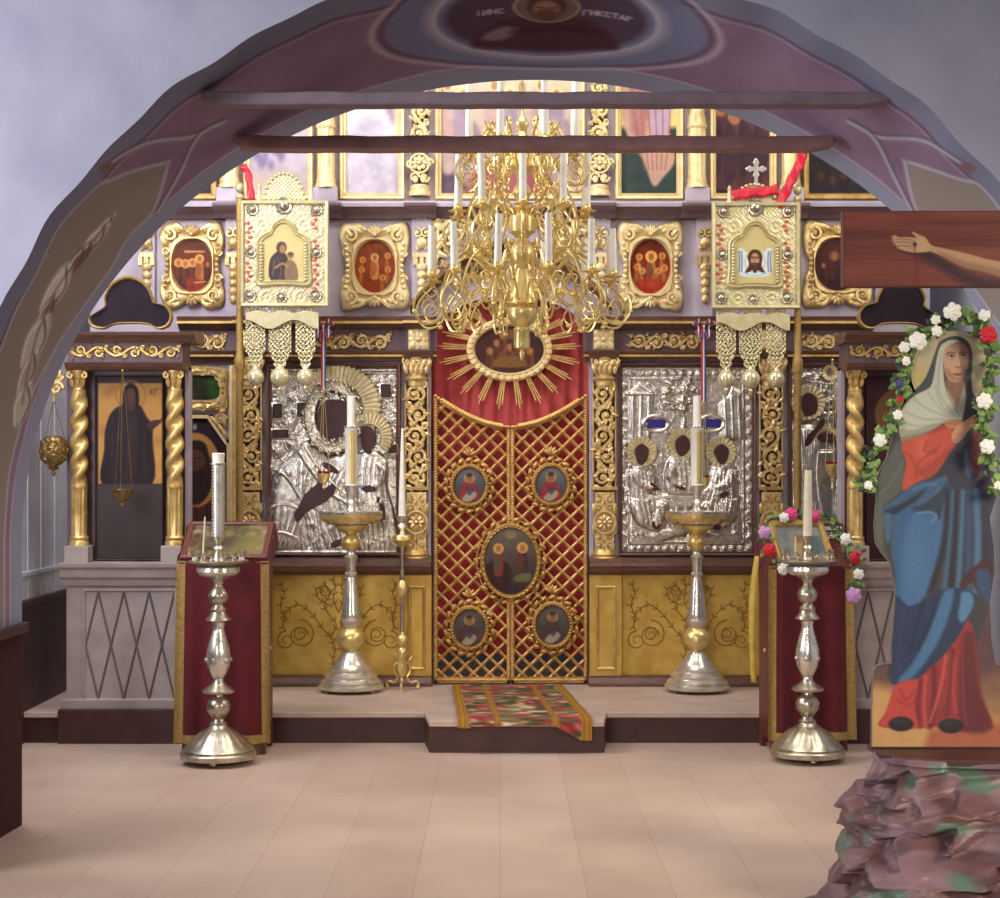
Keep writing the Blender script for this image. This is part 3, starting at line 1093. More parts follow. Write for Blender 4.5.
# ---- segmental pediment over the gate
def seg(v_end, v_top, u0=411, u1=611, n=33):
    return [(f.x(u0 + (u1 - u0) * i / (n - 1)), f.z(v_end + (v_top - v_end) * math.sin(PI * (i / (n - 1) * 0.8 + 0.1)) ** 1.0)) for i in range(n)]
mb = MB()
A = seg(332, 242)
A = [(x, z) for x, z in A]
loops = []
for k, h in ((0, 0.0), (0, 0.16), (3, 0.17), (5, 0.12), (8, 0.10), (10, 0.06), (10, 0.0)):
    loops.append([(x, YI - h, z - f.m(k)) for x, z in A])
mb.loft(loops, False)
mb.build('pediment', M['brown'], scr, smooth=False)
mb = MB()
mb.loft([[(x, YI - h, z - f.m(k)) for x, z in A] for k, h in ((2.6, 0.17), (2.6, 0.185), (4.6, 0.175), (4.6, 0.12))], False)
mb.build('gilt_fillet', M['gold'], scr, smooth=False)
mb = MB()                                      # gilt work in the tympanum and white carving in the spandrels
O = Orn(mb, f.x(510), f.z(285), YI - 0.01)
for s in (-1, 1):
    Orn(mb, f.x(510 + s * 8), f.z(272), YI - 0.015, 0 if s == 1 else PI).vine(f.m(58), f.m(12), 3, f.m(1.8), 77 + s, 3)
mb.build('tympanum_scroll', M['carve'], scr)
for s in (-1, 1):
    mb = MB()
    O = Orn(mb, f.x(510 + s * 62), f.z(232), YI - 0.02)
    for (a, b, R, d) in ((0, 0, 15, 1), (-s * 20, 8, 10, -1), (s * 13, -20, 12, -1), (s * 10, 12, 9, 1), (-s * 36, 12, 8, 1), (s * 16, -38, 7, 1)):
        O.spiral(f.m(a), f.m(b), f.m(R), f.m(2.6), 1.3, d * s, 0, 0.0)
        for t in range(5):
            O.leaf(f.m(a), f.m(b), t * 1.3 + a, f.m(R * 1.2), f.m(R * 0.5), 0.02, 0.005)
    mb.build('spandrel_carving', M['cream'], scr)

# ---- second tier pilasters with carved drops
for u in (148, 234.5, 422, 600, 704, 789, 882):
    mb = MB()
    hw = 10 if 400 < u < 620 else 8
    mb.box(f.x(u - hw), f.x(u + hw), YI - 0.045, YI, f.z(318), f.z(216))
    p = mb.build('pilaster', M['board'], scr, smooth=False, bevel=0.004)
    mb = MB()
    O = Orn(mb, f.x(u), f.z(260), YI - 0.05)
    O.leaf(-f.m(6), f.m(44), 0, f.m(12), f.m(6), 0.012)                   # little top ornament
    O.leaf(-f.m(6), f.m(39), 0.4, f.m(7), f.m(3), 0.012)
    O.leaf(f.m(6), f.m(39), PI - 0.4, f.m(7), f.m(3), 0.012)
    mb.build('carved_crest', M['cream'] if 400 < u < 620 else M['carve'], p)
    mb = MB()
    O = Orn(mb, f.x(u), f.z(260), YI - 0.05)
    for s in (-1, 1):
        O.spiral(s * f.m(4), f.m(26), f.m(5), f.m(1.4), 1.2, s, PI / 2, 0.008)
        O.leaf(s * f.m(5), f.m(8), PI / 2 + 0.3 * s, f.m(14), f.m(6), 0.016, 0.006)
    mb.ball(O.w(0, f.m(16), 0.014), (f.m(6), 0.022, f.m(6)), 8, 5)
    mb.build('carved_mask', M['cream'] if 400 < u < 620 else M['carve'], p)
    mb = MB()
    O = Orn(mb, f.x(u), f.z(260), YI - 0.05)
    mb.box(f.x(u - hw + 1), f.x(u + hw - 1), YI - 0.065, YI - 0.04, f.z(258), f.z(254))
    for k in range(3):
        mb.box(f.x(u - 8 + k * 6), f.x(u - 4 + k * 6), YI - 0.062, YI - 0.04, f.z(266), f.z(258))
    for k in range(5):
        mb.ball(O.w(0, -f.m(8 + k * 8), 0.006), (f.m(4.8), 0.02, f.m(5.6 - 0.4 * k)), 8, 5, PI / 2)
    mb.build('carved_drop', M['cream'] if 400 < u < 620 else M['carve'], p)

# ---- cornice between second and third tiers
mb = MB()
P2 = [(f.z(220), 0), (f.z(220), 0.04), (f.z(216), 0.06), (f.z(212), 0.10), (f.z(209), 0.12), (f.z(206), 0.12), (f.z(205), 0)]
mb.mould(P2, f.x(100), f.x(930), YI)
for u in (148, 232, 327, 421, 599, 696, 790):
    mb.mould([(z, h + 0.04 if h else 0) for z, h in P2], f.x(u - 16), f.x(u + 16), YI)
mb.build('cornice', M['board_dark'], scr, smooth=False, bevel=0.003)
mb = MB()
mb.mould([(f.z(209.5), 0), (f.z(209.5), 0.135), (f.z(206.5), 0.14), (f.z(203), 0.10), (f.z(201), 0)], f.x(100), f.x(930), YI)
mb.build('cornice_lip', M['board'], scr, smooth=False)

# ---- third tier: twisted over fluted columns, and openwork pillars beside the middle icon
for u in (231, 327, 696, 789):
    x, y, r = f.x(u), YI - 0.07, f.m(8.5)
    mb = MB()
    mb.box(x - f.m(12), x + f.m(12), YI - 0.12, YI, f.z(204), f.z(190))
    p = mb.build('column_pedestal', M['board'], scr, smooth=False, bevel=0.004)
    mb = MB()
    mb.lathe([(r * 1.25, f.z(190)), (r * 1.25, f.z(187)), (r * 1.1, f.z(185)), (r * 1.15, f.z(182)), (r, f.z(180)), (r, f.z(150)), (r, f.z(128))], x, y, 40,
             lambda a, z: 1 + 0.05 * math.cos(10 * a) if z > f.z(181) else 1)
    twist(mb, x, y, f.z(130), f.z(50), r * 1.0, 2.2, 2, 0.16)
    mb.lathe([(r * 1.1, f.z(131)), (r * 1.2, f.z(129)), (r * 1.1, f.z(127))], x, y, 20)
    mb.build('twisted_column', M['cream'], p)
for u in (420, 599):
    mb = MB()
    x, r = f.x(u), f.m(11)
    mb.box(x - r * 0.75, x + r * 0.75, YI - 0.03, YI, f.z(197), f.z(50))
    p = mb.build('openwork_pillar', M['board_dark'], scr, smooth=False)
    mb = MB()
    O = Orn(mb, x, f.z(146), YI - 0.05, PI / 2)
    O.vine(f.m(90), r * 0.95, 4, f.m(2.4), u, 5)
    O2 = Orn(mb, x, f.z(165), YI - 0.06)
    O2.rosette(0, 0, f.m(8), 8, 0.02)
    mb.tube([(q[0], YI - 0.07, q[1]) for q in ellipse(x, f.z(165), f.m(9.5), f.m(9.5), 24)], f.m(1.5), 5, 1, True)
    for s in (-1, 1):
        O2.spiral(s * f.m(9), 0, f.m(5), f.m(1.5), 1.2, s, 0, 0.01)
        O2.spiral(s * f.m(5), -f.m(14), f.m(5), f.m(1.5), 1.2, -s, 0, 0.01)
        O2.leaf(s * f.m(4), -f.m(20), PI / 2, f.m(8), f.m(6), 0.02, 0.01)
    mb.lathe([(r * 1.0, f.z(197)), (r * 1.0, f.z(193)), (r * 0.85, f.z(191)), (r * 0.9, f.z(188)), (r * 0.75, f.z(186))], x, YI - 0.03, 18)
    mb.build('openwork_carving', M['cream'], p)

# narrow gilt stiles beside the banners
for u0, u1, v0, v1, m in ((231, 234, 366, 560, 'cream'), (234, 241, 366, 560, 'gold')):
    mb = MB()
    mb.box(f.x(u0), f.x(u1), YI - 0.06 - 0.004 * (u1 - u0), YI, f.z(v1), f.z(v0))
    mb.build('gilt_stile', M[m], scr, smooth=False)

# ================================================================== red curtain and gate
mb = MB()
n = 180
loops = []
for j in range(16):
    v = 290 + (470 - 290) * j / 15
    loops.append([(f.x(425 + 170 * i / (n - 1)), YI + 0.16 + 0.014 * math.sin(i * 0.42 + 0.4 * math.sin(i * 0.11) + 0.1 * math.sin(j * 0.6)) * (0.6 + 0.03 * j), f.z(v)) for i in range(n)])
mb.loft(loops, False)
o = mb.build('gate_curtain', M['red_cloth'], None, recalc=False)
tag(o, 'red pleated curtain hanging in the arch above the latticed gate', 'curtain')
mb = MB()
mb.tube([(f.x(424), YI + 0.15, f.z(289)), (f.x(596), YI + 0.15, f.z(289))], 0.012, 8)
rod = mb.build('curtain_rod', M['brass'], o)


def gate_top(u):                               # concave top edge of the two leaves
    t = abs(u - 510.5) / 76.5
    return 428 - 32 * t ** 1.8


def gate_leaf(u0, u1, side, lab):
    leaf = thing('gate_leaf', lab, 'gate', (f.x(u0 if side < 0 else u1), YI + 0.03, SZ), 'leaves of the gate')
    y = YI + 0.02
    us = np.linspace(u0 + 1, u1 - 1, 25)
    # red backing, ending above the bottom so that the lattice there is open
    mb = MB()
    top = [(f.x(u), f.z(gate_top(u))) for u in us]
    mb.prism(top + [(f.x(u1 - 1), f.z(655)), (f.x(u0 + 1), f.z(655))], y + 0.03, y + 0.034)
    mb.build('red_backing', M['red_back'], leaf, smooth=False)
    # frame
    mb = MB()
    for u in (u0 + 1.5, u1 - 1.5):
        mb.box(f.x(u - 1.8), f.x(u + 1.8), y - 0.02, y + 0.03, f.z(683), f.z(gate_top(u)))
        lbeads(mb, (f.x(u), y - 0.022, f.z(680)), (f.x(u), y - 0.022, f.z(gate_top(u) + 2)), f.m(1.3), 110)
    mb.box(f.x(u0), f.x(u1), y - 0.02, y + 0.03, f.z(683), f.z(677))
    lbeads(mb, (f.x(u0 + 2), y - 0.022, f.z(680)), (f.x(u1 - 2), y - 0.022, f.z(680)), f.m(1.7), 26)
    tp = [(u, gate_top(u)) for u in us[2:-2]]
    mb.tube([(f.x(u), y - 0.01, f.z(v - 1)) for u, v in tp], f.m(3.4), 6)
    for i in range(26):
        u = u0 + (u1 - u0) * (i + 0.5) / 26
        mb.ball((f.x(u), y - 0.03, f.z(gate_top(u) - 1)), f.m(1.9), 6, 4)
    mb.build('gate_frame', M['lattice'], leaf)
    # lattice
    mb = MB()
    ph = 0 if side < 0 else 0
    SX, SY = 16.2, 15.6
    nodes = []
    def inside(u, v): return u0 + 3 < u < u1 - 3 and gate_top(u) + 1 < v < 678
    for d in (1, -1):
        for k in range(-40, 60):
            c = 433 + k * SX
            run = []
            for i in range(0, 1200):
                v = 385 + i * 0.25
                u = c + d * (v - 385) * SX / SY
                if inside(u, v):
                    run.append((u, v))
            if len(run) > 8:
                a, b = run[0], run[-1]
                yy = y - 0.002 * d
                mb.tube([(f.x(a[0]), yy, f.z(a[1])), (f.x(b[0]), yy, f.z(b[1]))], f.m(1.6), 4, 0.8)
    for i in range(-2, 60):
        for j in range(0, 60):
            v = 385 + j * SY / 2
            u = 433 + i * SX / 2
            if (i + j) % 2 == 0 and inside(u, v):
                O = Orn(mb, f.x(u), f.z(v), y - 0.012)
                for k in range(4):
                    O.leaf(0, 0, k * PI / 2, f.m(2.9), f.m(1.9), 0.006)
                mb.ball(O.w(0, 0, 0.006), f.m(1.3), 6, 4)
    mb.build('lattice', M['lattice'], leaf)

    def medallion(u, v, rx, ry, paint, a0=0.0, a1=2 * PI):
        full = abs(a1 - a0 - 2 * PI) < 1e-6
        k = 1 if full else 0.5
        mb = MB()
        eframe(mb, f.x(u), f.z(v), f.m(rx + 5), f.m(ry + 5), f.m(5), y - 0.02, [(0, -0.02), (0, 0.01), (0.3, 0.022), (0.6, 0.016), (0.8, 0.02), (1, 0.006), (1, -0.02)], 40, a0, a1)
        ebeads(mb, f.x(u), f.z(v), f.m(rx + 2.5), f.m(ry + 2.5), f.m(1.4), y - 0.045, int(40 * k), a0, a1)
        fr = mb.build('medallion_frame', M['lattice'], leaf)
        mb = MB()
        nl = int(18 * k)
        for i in range(nl):
            a = a0 + (a1 - a0) * (i + 0.5) / nl
            xx, zz = f.x(u) + f.m(rx + 9) * math.cos(a), f.z(v) + f.m(ry + 9) * math.sin(a)
            O = Orn(mb, xx, zz, y - 0.02, a + PI / 2 + 0.5)
            O.leaf(-f.m(4), 0, 0, f.m(9), f.m(5), 0.016)
            O.leaf(-f.m(2), f.m(2), 0.9, f.m(6), f.m(3), 0.012)
        mb.tube([(x_, y - 0.012, z_) for x_, z_ in ellipse(f.x(u), f.z(v), f.m(rx + 8.5), f.m(ry + 8.5), 30, a0, a1, False)], f.m(0.8), 5)
        if full:
            O = Orn(mb, f.x(u), f.z(v) + f.m(ry + 13), y - 0.02)
            for t in (0.5, 1.05, 1.57, 2.1, 2.6):
                O.leaf(0, 0, t, f.m(9), f.m(4), 0.015)
        mb.build('leaf_wreath', M['lattice'], fr)
        P = Pic(u - rx, v - ry, u + rx, v + ry, 2.0, (70, 66, 70))
        paint(P, u, v, rx, ry)
        P.noise(9, 5, int(u))
        mk = ((P.X - u) / rx) ** 2 + ((P.Y - v) / ry) ** 2 <= 1.03
        if not full:
            mk &= (P.X <= u) if side < 0 else (P.X >= u)
        P.mesh('medallion_painting', M['vgloss'], leaf, f, 0.012, mask=mk)

    def apostle(robe, bg):
        def g(P, u, v, rx, ry):
            P.vgrad(v - ry, v + ry, bg, (60, 52, 52))
            P.poly([(u - rx * .6, v + ry * .9), (u - rx * .55, v + .1 * ry), (u - 2, v - ry * .25), (u + rx * .4, v), (u + rx * .6, v + ry * .8)], robe)
            P.poly([(u - rx * .5, v + ry * .8), (u + rx * .1, v + ry * .3), (u + rx * .5, v + ry * .55), (u, v + ry * .95)], (150, 140, 120))
            P.poly([(u - rx * .3, v + ry * .1), (u + rx * .3, v + ry * .2), (u, v + ry * .6)], (60, 60, 76), a=.8)
            P.ell(u, v - ry * .45, 5.5, 5.5, (170, 142, 84), a=.8)
            P.ell(u, v - ry * .42, 3.2, 4.2, (140, 94, 66))
            P.ell(u, v - ry * .62, 3.4, 2.2, (70, 50, 40))
        return g

    def annunciation(P, u, v, rx, ry):
        P.vgrad(v - ry, v + ry, (104, 92, 78), (50, 40, 40))
        P.poly([(u - rx, v + 4), (u - 2, v + 2), (u - 2, v + ry), (u - rx, v + ry)], (58, 36, 36))
        saint(P, u - 12, v - 16, 30, (120, 60, 48), (84, 74, 60), w=.25)
        saint(P, u + 12, v - 17, 32, (66, 48, 52), (96, 50, 44), w=.26)
        P.poly([(u + 6, v + 14), (u + 20, v + 12), (u + 18, v + 20), (u + 4, v + 20)], (96, 96, 60))
        P.ell(u, v - ry * .8, 6, 4, (150, 130, 90), a=.6)

    if side < 0:
        medallion(469.4, 485.5, 15, 17, apostle((134, 48, 46), (104, 104, 108)))
        medallion(469.4, 628, 15, 18, apostle((88, 52, 50), (96, 90, 84)))
        medallion(510.5, 561, 25.5, 33, annunciation, PI / 2, 3 * PI / 2)
    else:
        medallion(551, 484.5, 15, 17, apostle((150, 44, 48), (108, 110, 112)))
        medallion(552.5, 625, 16, 19, apostle((80, 56, 54), (98, 94, 86)))
        medallion(510.5, 561, 25.5, 33, annunciation, -PI / 2, PI / 2)
    return leaf


gate_leaf(434, 510, -1, 'left leaf of the golden latticed gate over red cloth, with oval painted medallions')
gate_leaf(511, 587, 1, 'right leaf of the golden latticed gate over red cloth, with oval painted medallions')

# sunburst icon on the curtain
sb = thing('sunburst_icon', 'oval painting with beaded gilt frame and radiating rays on the red curtain above the gate', 'icon', (f.x(509.5), YI + 0.1, f.z(349)))
y = YI + 0.06
mb = MB()
eframe(mb, f.x(509.5), f.z(349), f.m(43), f.m(32), f.m(8.5), y, [(0, -0.03), (0, 0.015), (0.3, 0.025), (0.6, 0.02), (0.75, 0.03), (1, 0.01), (1, -0.03)])
ebeads(mb, f.x(509.5), f.z(349), f.m(40), f.m(29), f.m(3.4), y - 0.02, 34)
mb.build('beaded_frame', M['cream'], sb)
for i in range(21):
    a = 2 * PI * (i + 0.25) / 21
    mb = MB()
    ca, sa = math.cos(a), math.sin(a)
    for k in (-1, 0, 1):
        L = (70 if k == 0 else 65)
        p0 = (509.5 + 42 * ca - k * 1.6 * sa, 349 - (31 * sa) - k * 1.5 * ca)
        p1 = (509.5 + L * 1.03 * ca - k * 2.6 * sa, 349 - L * (0.70 if sa > 0 else 0.86) * sa - k * 2.6 * ca)
        mb.tube([(f.x(p0[0]), y, f.z(p0[1])), (f.x(p1[0]), y - 0.012, f.z(p1[1]))], [f.m(1.15), f.m(0.8)], 5)
    mb.build('ray', M['gold'], sb)
P = Pic(474, 324, 545, 374, 2, (66, 40, 38))
P.noise(8, 6, 5)
for k, (u, v) in enumerate(((490, 356), (497, 348), (510, 352), (522, 348), (530, 356), (503, 340), (516, 339))):
    saint(P, u, v - 8, 22, (104 + 6 * (k % 3), 66, 40), (82, 48, 38), halo=(134, 92, 52), w=.3)
P.poly([(494, 366), (526, 366), (520, 356), (500, 356)], (116, 78, 46))
P.ell(509.5, 334, 6, 5, (120, 84, 50), a=.7)
mk = ((P.X - 509.5) / 35) ** 2 + ((P.Y - 349) / 24.5) ** 2 <= 1
P.mesh('painting', M['vgloss'], sb, f, -0.055, mask=mk)
# ================================================================== icons of the screen
def frame_rect(parent, f, u0, v0, u1, v1, wpx, y, m, name='frame', deep=0.03, lo=0.0):
    w = f.m(wpx)
    mb = MB()
    mb.rframe(f.x(u0), f.x(u1), f.z(v1), f.z(v0), [(0, lo), (0, deep * 0.7), (w * 0.15, deep), (w * 0.45, deep * 0.9), (w * 0.6, deep * 0.55), (w * 0.8, deep * 0.6), (w, deep * 0.25), (w, lo)], y)
    return mb.build(name, m, parent, smooth=False)


YM = YI - 0.004
# ---------------- silver-clad mother and child
ic = thing('silver_icon', 'large silver-clad icon of a mother and child with dark faces, left of the gate', 'icon', (f.x(332), YI, f.z(556)))
frame_rect(ic, f, 267, 364, 401, 555, 5, YM, M['brown'], 'frame', 0.05)
P = Pic(268, 366, 400, 554, 1.7)
P.H = 0.004 * P.vnoise(5, 3) + 0.002 * P.vnoise(2, 5)
for i in range(46):                             # embossed rosettes of the ground
    u, v = RND.uniform(266, 400), RND.uniform(374, 470)
    r = RND.uniform(4, 8)
    P.hell(u, v, r, r, 0.005, 'add')
    P.hell(u, v, r * .4, r * .4, 0.005, 'add')
B = [(268, 553), (264, 520), (268, 495), (276, 470), (292, 455), (308, 440), (330, 455), (352, 450), (362, 462), (368, 553)]
P.hpoly(B, 0.035, 16)
P.hpoly([(352, 553), (356, 500), (358, 466), (362, 452), (376, 450), (388, 462), (388, 486), (396, 520), (398, 553)], 0.04, 12)
for i in range(70):                             # chased flowers over the robe
    u, v = RND.uniform(272, 396), RND.uniform(470, 550)
    P.hell(u, v, 3.2, 3.2, 0.0035, 'add')
P.hline([(300, 452), (312, 470), (330, 492), (352, 508), (358, 540)], 5, 0.008)
P.hline([(306, 448), (318, 466), (336, 486), (356, 500)], 3, 0.006)
P.hline([(276, 470), (290, 480), (312, 520), (320, 552)], 4, 0.006)
P.hpoly([(266, 548), (268, 512), (280, 500), (296, 500), (304, 512), (296, 548)], 0.05, 12)       # sleeve
P.hpoly([(374, 460), (386, 464), (388, 478), (378, 492), (366, 492), (368, 486), (376, 476)], 0.052, 7)
for k in range(13):                             # folds
    x0 = 296 + k * 5
    P.hline([(x0 + 4, 462 + k), (x0 + 2 - k + 3 * math.sin(k * 2.1), 500), (x0 + 8 + 4 * math.sin(k * 1.3), 551)], 2.8, 0.004)
for k in range(6):
    P.hline([(278 + k * 6, 505), (275 + k * 5, 530), (270 + k * 4, 552)], 2.6, 0.004)
    P.hline([(362 + k * 5, 458), (360 + k * 5, 480), (364 + k * 5, 520), (366 + k * 5, 552)], 2.4, 0.0035)
P.hline([(268, 510), (284, 504), (300, 508)], 4, 0.008)
P.hline([(266, 538), (282, 532), (298, 538)], 4, 0.008)
for v in (373, 552):
    P.hline([(263, v), (402, v)], 4, 0.01, 0)
for u in (265, 400):
    P.hline([(u, 371), (u, 554)], 4, 0.01, 0)
P.mesh('silver_cover', M['riza'], ic, f, 0.012)
# haloes
def ray_halo(parent, u, v, ri, ro, w, n, hname='halo', m='halo_gold', a0=0.0, a1=2 * PI, fr=None, rz=1.0):
    fr = fr or f
    mb = MB()
    nn = n * 4
    l = []
    full = abs(a1 - a0 - 2 * PI) < 1e-6
    for t, h in ((0, 0.002), (0.08, 0.012), (0.9, 0.016), (1, 0.0)):
        loop = []
        for i in range(nn if full else nn + 1):
            a = a0 + (a1 - a0) * i / nn
            r = ri + (ro * (1 + (0.05 if i % 4 in (1, 2) else 0)) - ri) * t
            hh = h + (0.003 if i % 4 in (1, 2) and 0 < t < 1 else 0)
            loop.append((fr.x(u + r * math.cos(a)), fr.D - w - hh, fr.z(v - r * rz * math.sin(a))))
        l.append(loop)
    mb.loft(l, full)
    return mb.build(hname, M[m], parent)


ray_halo(ic, 338, 408, 24, 43, 0.03, 26, a0=-0.6, a1=2.6)
ray_halo(ic, 369, 437, 12, 24, 0.045, 22, a0=-0.7, a1=3.4)
# jewelled veil ring round the mother's face
mb = MB()
eframe(mb, f.x(333), f.z(417), f.m(29), f.m(37), f.m(13), YI - 0.03, [(0, 0), (0, 0.02), (0.15, 0.034), (0.5, 0.03), (0.85, 0.036), (1, 0.02), (1, 0)], 40)
for k, n in ((28, 40), (24.5, 36), (21, 32), (17.8, 30)):
    for i in range(n):
        a = 2 * PI * i / n + k
        Orn(mb, f.x(333 + k * math.cos(a)), f.z(417 + k * 1.27 * math.sin(a)), YI - 0.06).leaf(0, 0, -a + (0.9 if i % 2 else -0.9), f.m(5), f.m(2.2), 0.008)
        if i % 3 == 0:
            mb.ball((f.x(333 + k * math.cos(a)), YI - 0.066, f.z(417 + k * 1.27 * math.sin(a))), f.m(1.2), 6, 4)
mb.build('veil_ring', M['dull_silver'], ic)


def dark_shape(parent, name, pts, w, fr=None, sm=4, m='face', label=None):
    fr = fr or f
    q = smooth(pts, sm) if sm else pts
    mb = MB()
    mb.prism([(fr.x(u), fr.z(v)) for u, v in q], fr.D - w, fr.D - w + 0.006)
    o = mb.build(name, M[m], parent, smooth=False, bevel=0.002)
    return o


dark_shape(ic, 'face', [(320, 408), (326, 401), (336, 400), (346, 402), (350, 412), (349, 428), (344, 440), (334, 446), (324, 444), (320, 432), (318, 420)], 0.05)
dark_shape(ic, 'face', [(362, 430), (368, 426), (374, 430), (376, 440), (373, 449), (368, 453), (363, 448), (361, 438)], 0.062)
dark_shape(ic, 'hand', [(300, 507), (306, 494), (318, 484), (322, 478), (324, 484), (322, 490), (334, 484), (336, 490), (328, 500), (314, 508), (305, 514), (298, 522), (296, 514)], 0.07)
dark_shape(ic, 'hand', [(322, 464), (326, 462), (334, 466), (340, 473), (334, 473), (326, 468)], 0.06)
dark_shape(ic, 'hand', [(362, 488), (370, 485), (377, 488), (376, 491), (366, 492)], 0.066)
dark_shape(ic, 'foot', [(331, 545), (336, 540), (346, 538), (347, 542), (340, 546), (333, 547)], 0.055)
dark_shape(ic, 'sleeve_opening', [(377, 500), (381, 497), (385, 508), (385, 522), (380, 518), (380, 508)], 0.055)
for u, v, a, b in ((278, 411, 3.5, 6), (302, 410, 3.5, 6), (281, 434, 7, 3), (386, 391, 4, 5.5), (393, 449, 3.5, 3)):
    mb = MB()
    mb.rframe(f.x(u - a - 2.5), f.x(u + a + 2.5), f.z(v + b + 2.5), f.z(v - b - 2.5), [(0, 0), (0, 0.012), (f.m(1.5), 0.016), (f.m(2.5), 0.006), (f.m(2.5), 0)], YI - 0.018)
    O = Orn(mb, f.x(u), f.z(v), YI - 0.02)
    for k in range(12):
        t = 2 * PI * k / 12
        O.leaf(f.m((a + 2) * math.cos(t)), f.m((b + 2) * math.sin(t)), t, f.m(6), f.m(3), 0.01)
    p = mb.build('plaque', M['riza'], ic)
    mb = MB()
    mb.box(f.x(u - a), f.x(u + a), YI - 0.034, YI - 0.02, f.z(v + b), f.z(v - b))
    mb.build('inscription_plate', M['face'], p, smooth=False)

# ---------------- silver-clad icon of three seated winged figures
ic = thing('silver_icon', 'large silver-clad icon of three seated haloed figures under a tree, right of the gate', 'icon', (f.x(684), YI, f.z(556)))
frame_rect(ic, f, 618.5, 364, 755, 555, 4, YM, M['brown'], 'frame', 0.05)
P = Pic(620, 366, 754, 554, 1.7)
P.H = 0.003 * P.vnoise(6, 13) + 0.0015 * P.vnoise(2, 15)
for k in range(2):                              # patterned border
    d = 2 + k * 11
    for a, b in (((617 + d, 366 + d), (756 - d, 366 + d)), ((617 + d, 555 - d), (756 - d, 555 - d)), ((617 + d, 366 + d), (617 + d, 555 - d)), ((756 - d, 366 + d), (756 - d, 555 - d))):
        P.hline([a, b], 3, 0.008, 0)
for i in range(60):
    t = i / 60
    q = t * 4
    s_, fr_ = int(q), q - int(q)
    u, v = [(624 + 125 * fr_, 373.5), (749, 374 + 174 * fr_), (749 - 125 * fr_, 548), (624, 548 - 174 * fr_)][s_]
    P.hell(u, v, 3.2, 3.2, 0.007, 'add')
# building, tree and mountain
P.hpoly([(628, 392), (640, 382), (654, 392), (654, 396), (650, 440), (632, 440), (628, 398)], 0.012, 4, 0)
for u in (633, 641, 649):
    P.hline([(u, 396), (u - 1, 440)], 4, 0.006)
P.hline([(626, 394), (656, 394)], 4, 0.01, 0)
for i in range(90):
    a, r = RND.uniform(0, 2 * PI), math.sqrt(RND.random()) * 18
    P.hell(680 + r * math.cos(a), 394 + r * math.sin(a) * 0.95, 3.0, 2.0, 0.012, 'add')
P.hline([(680, 410), (684, 420), (681, 436)], 6, 0.012)
P.hpoly([(720, 440), (718, 404), (728, 396), (732, 386), (742, 392), (746, 440)], 0.012, 8, 0)
for u in (724, 731, 738):
    P.hline([(u, 396), (u + 2, 440)], 3, 0.006)
# thrones, bodies, laps
P.hpoly([(628, 492), (660, 500), (664, 545), (628, 545)], 0.012, 4, 0)
P.hpoly([(738, 492), (708, 500), (700, 545), (744, 545)], 0.012, 4, 0)
P.hpoly([(630, 498), (628, 476), (632, 462), (644, 460), (654, 468), (658, 484), (650, 492), (664, 498), (668, 522), (652, 532), (634, 520)], 0.036, 10)
P.hpoly([(664, 476), (668, 460), (680, 452), (692, 458), (700, 476), (698, 494), (668, 496)], 0.034, 9)
P.hpoly([(738, 498), (738, 476), (732, 462), (720, 460), (712, 468), (706, 486), (696, 494), (694, 520), (712, 530), (736, 520)], 0.036, 10)
for s in (0, 1):                                # arms, knees and hanging sleeves of the outer figures
    def mq(u): return u if s == 0 else 1368 - u
    P.hpoly([(mq(632), 470), (mq(640), 466), (mq(646), 478), (mq(656), 486), (mq(652), 492), (mq(640), 490), (mq(632), 482)], 0.05, 6)
    P.hell(mq(662), 506, 9, 8, 0.05)
    P.hpoly([(mq(656), 504), (mq(668), 504), (mq(664), 524), (mq(656), 530), (mq(650), 524)], 0.046, 6)
    P.hpoly([(mq(630), 498), (mq(648), 498), (mq(650), 528), (mq(634), 522)], 0.042, 8)
    P.hpoly([(mq(636), 462), (mq(641), 458), (mq(648), 463), (mq(650), 470), (mq(640), 472), (mq(634), 469)], 0.046, 5)
P.hpoly([(668, 462), (676, 464), (678, 478), (684, 484), (680, 490), (670, 486), (665, 476)], 0.048, 6)
P.hpoly([(690, 462), (697, 466), (699, 480), (692, 488), (688, 480)], 0.048, 6)
P.hpoly([(672, 456), (682, 450), (692, 456), (690, 466), (676, 468)], 0.042, 5)
for i in range(80):
    u, v = RND.uniform(628, 746), RND.uniform(462, 542)
    P.hell(u, v, 2.4, 2.4, 0.003, 'add')
P.hpoly([(656, 494), (704, 494), (706, 504), (690, 510), (668, 510), (654, 504)], 0.024, 5)
P.hpoly([(668, 512), (690, 512), (686, 534), (672, 534)], 0.02, 4)
for s in (0, 1):
    def mx(u): return u if s == 0 else 1368 - u
    for k in range(7):
        P.hline([(mx(632 + 4 * k), 464 + 2 * k), (mx(634 + 4 * k), 480 + 2 * k), (mx(632 + 5 * k), 500), (mx(640 + 4 * k), 526)], 2, 0.003)
    for k in range(4):                          # wings
        P.hline([(mx(628 + 2 * k), 470), (mx(624 + 2 * k), 490), (mx(626 + 2 * k), 512)], 2.6, 0.006)
    P.hpoly([(mx(648), 534), (mx(668), 528), (mx(676), 536), (mx(656), 542)], 0.02, 4)
for k in range(6):
    P.hline([(668 + 5 * k, 462), (670 + 5 * k, 478), (668 + 5 * k, 494)], 2, 0.003)
P.mesh('silver_cover', M['riza'], ic, f, 0.012)
for u, v in ((641, 452), (681.7, 444), (720.4, 452)):
    ray_halo(ic, u, v, 7, 15, 0.04, 20)
dark_shape(ic, 'face', [(635, 449), (641, 444), (647, 449), (647, 456), (645, 462), (640, 465), (636, 461)], 0.07)
dark_shape(ic, 'face', [(675, 441), (682, 435), (688, 440), (689, 448), (684, 455), (679, 456), (675, 450)], 0.07)
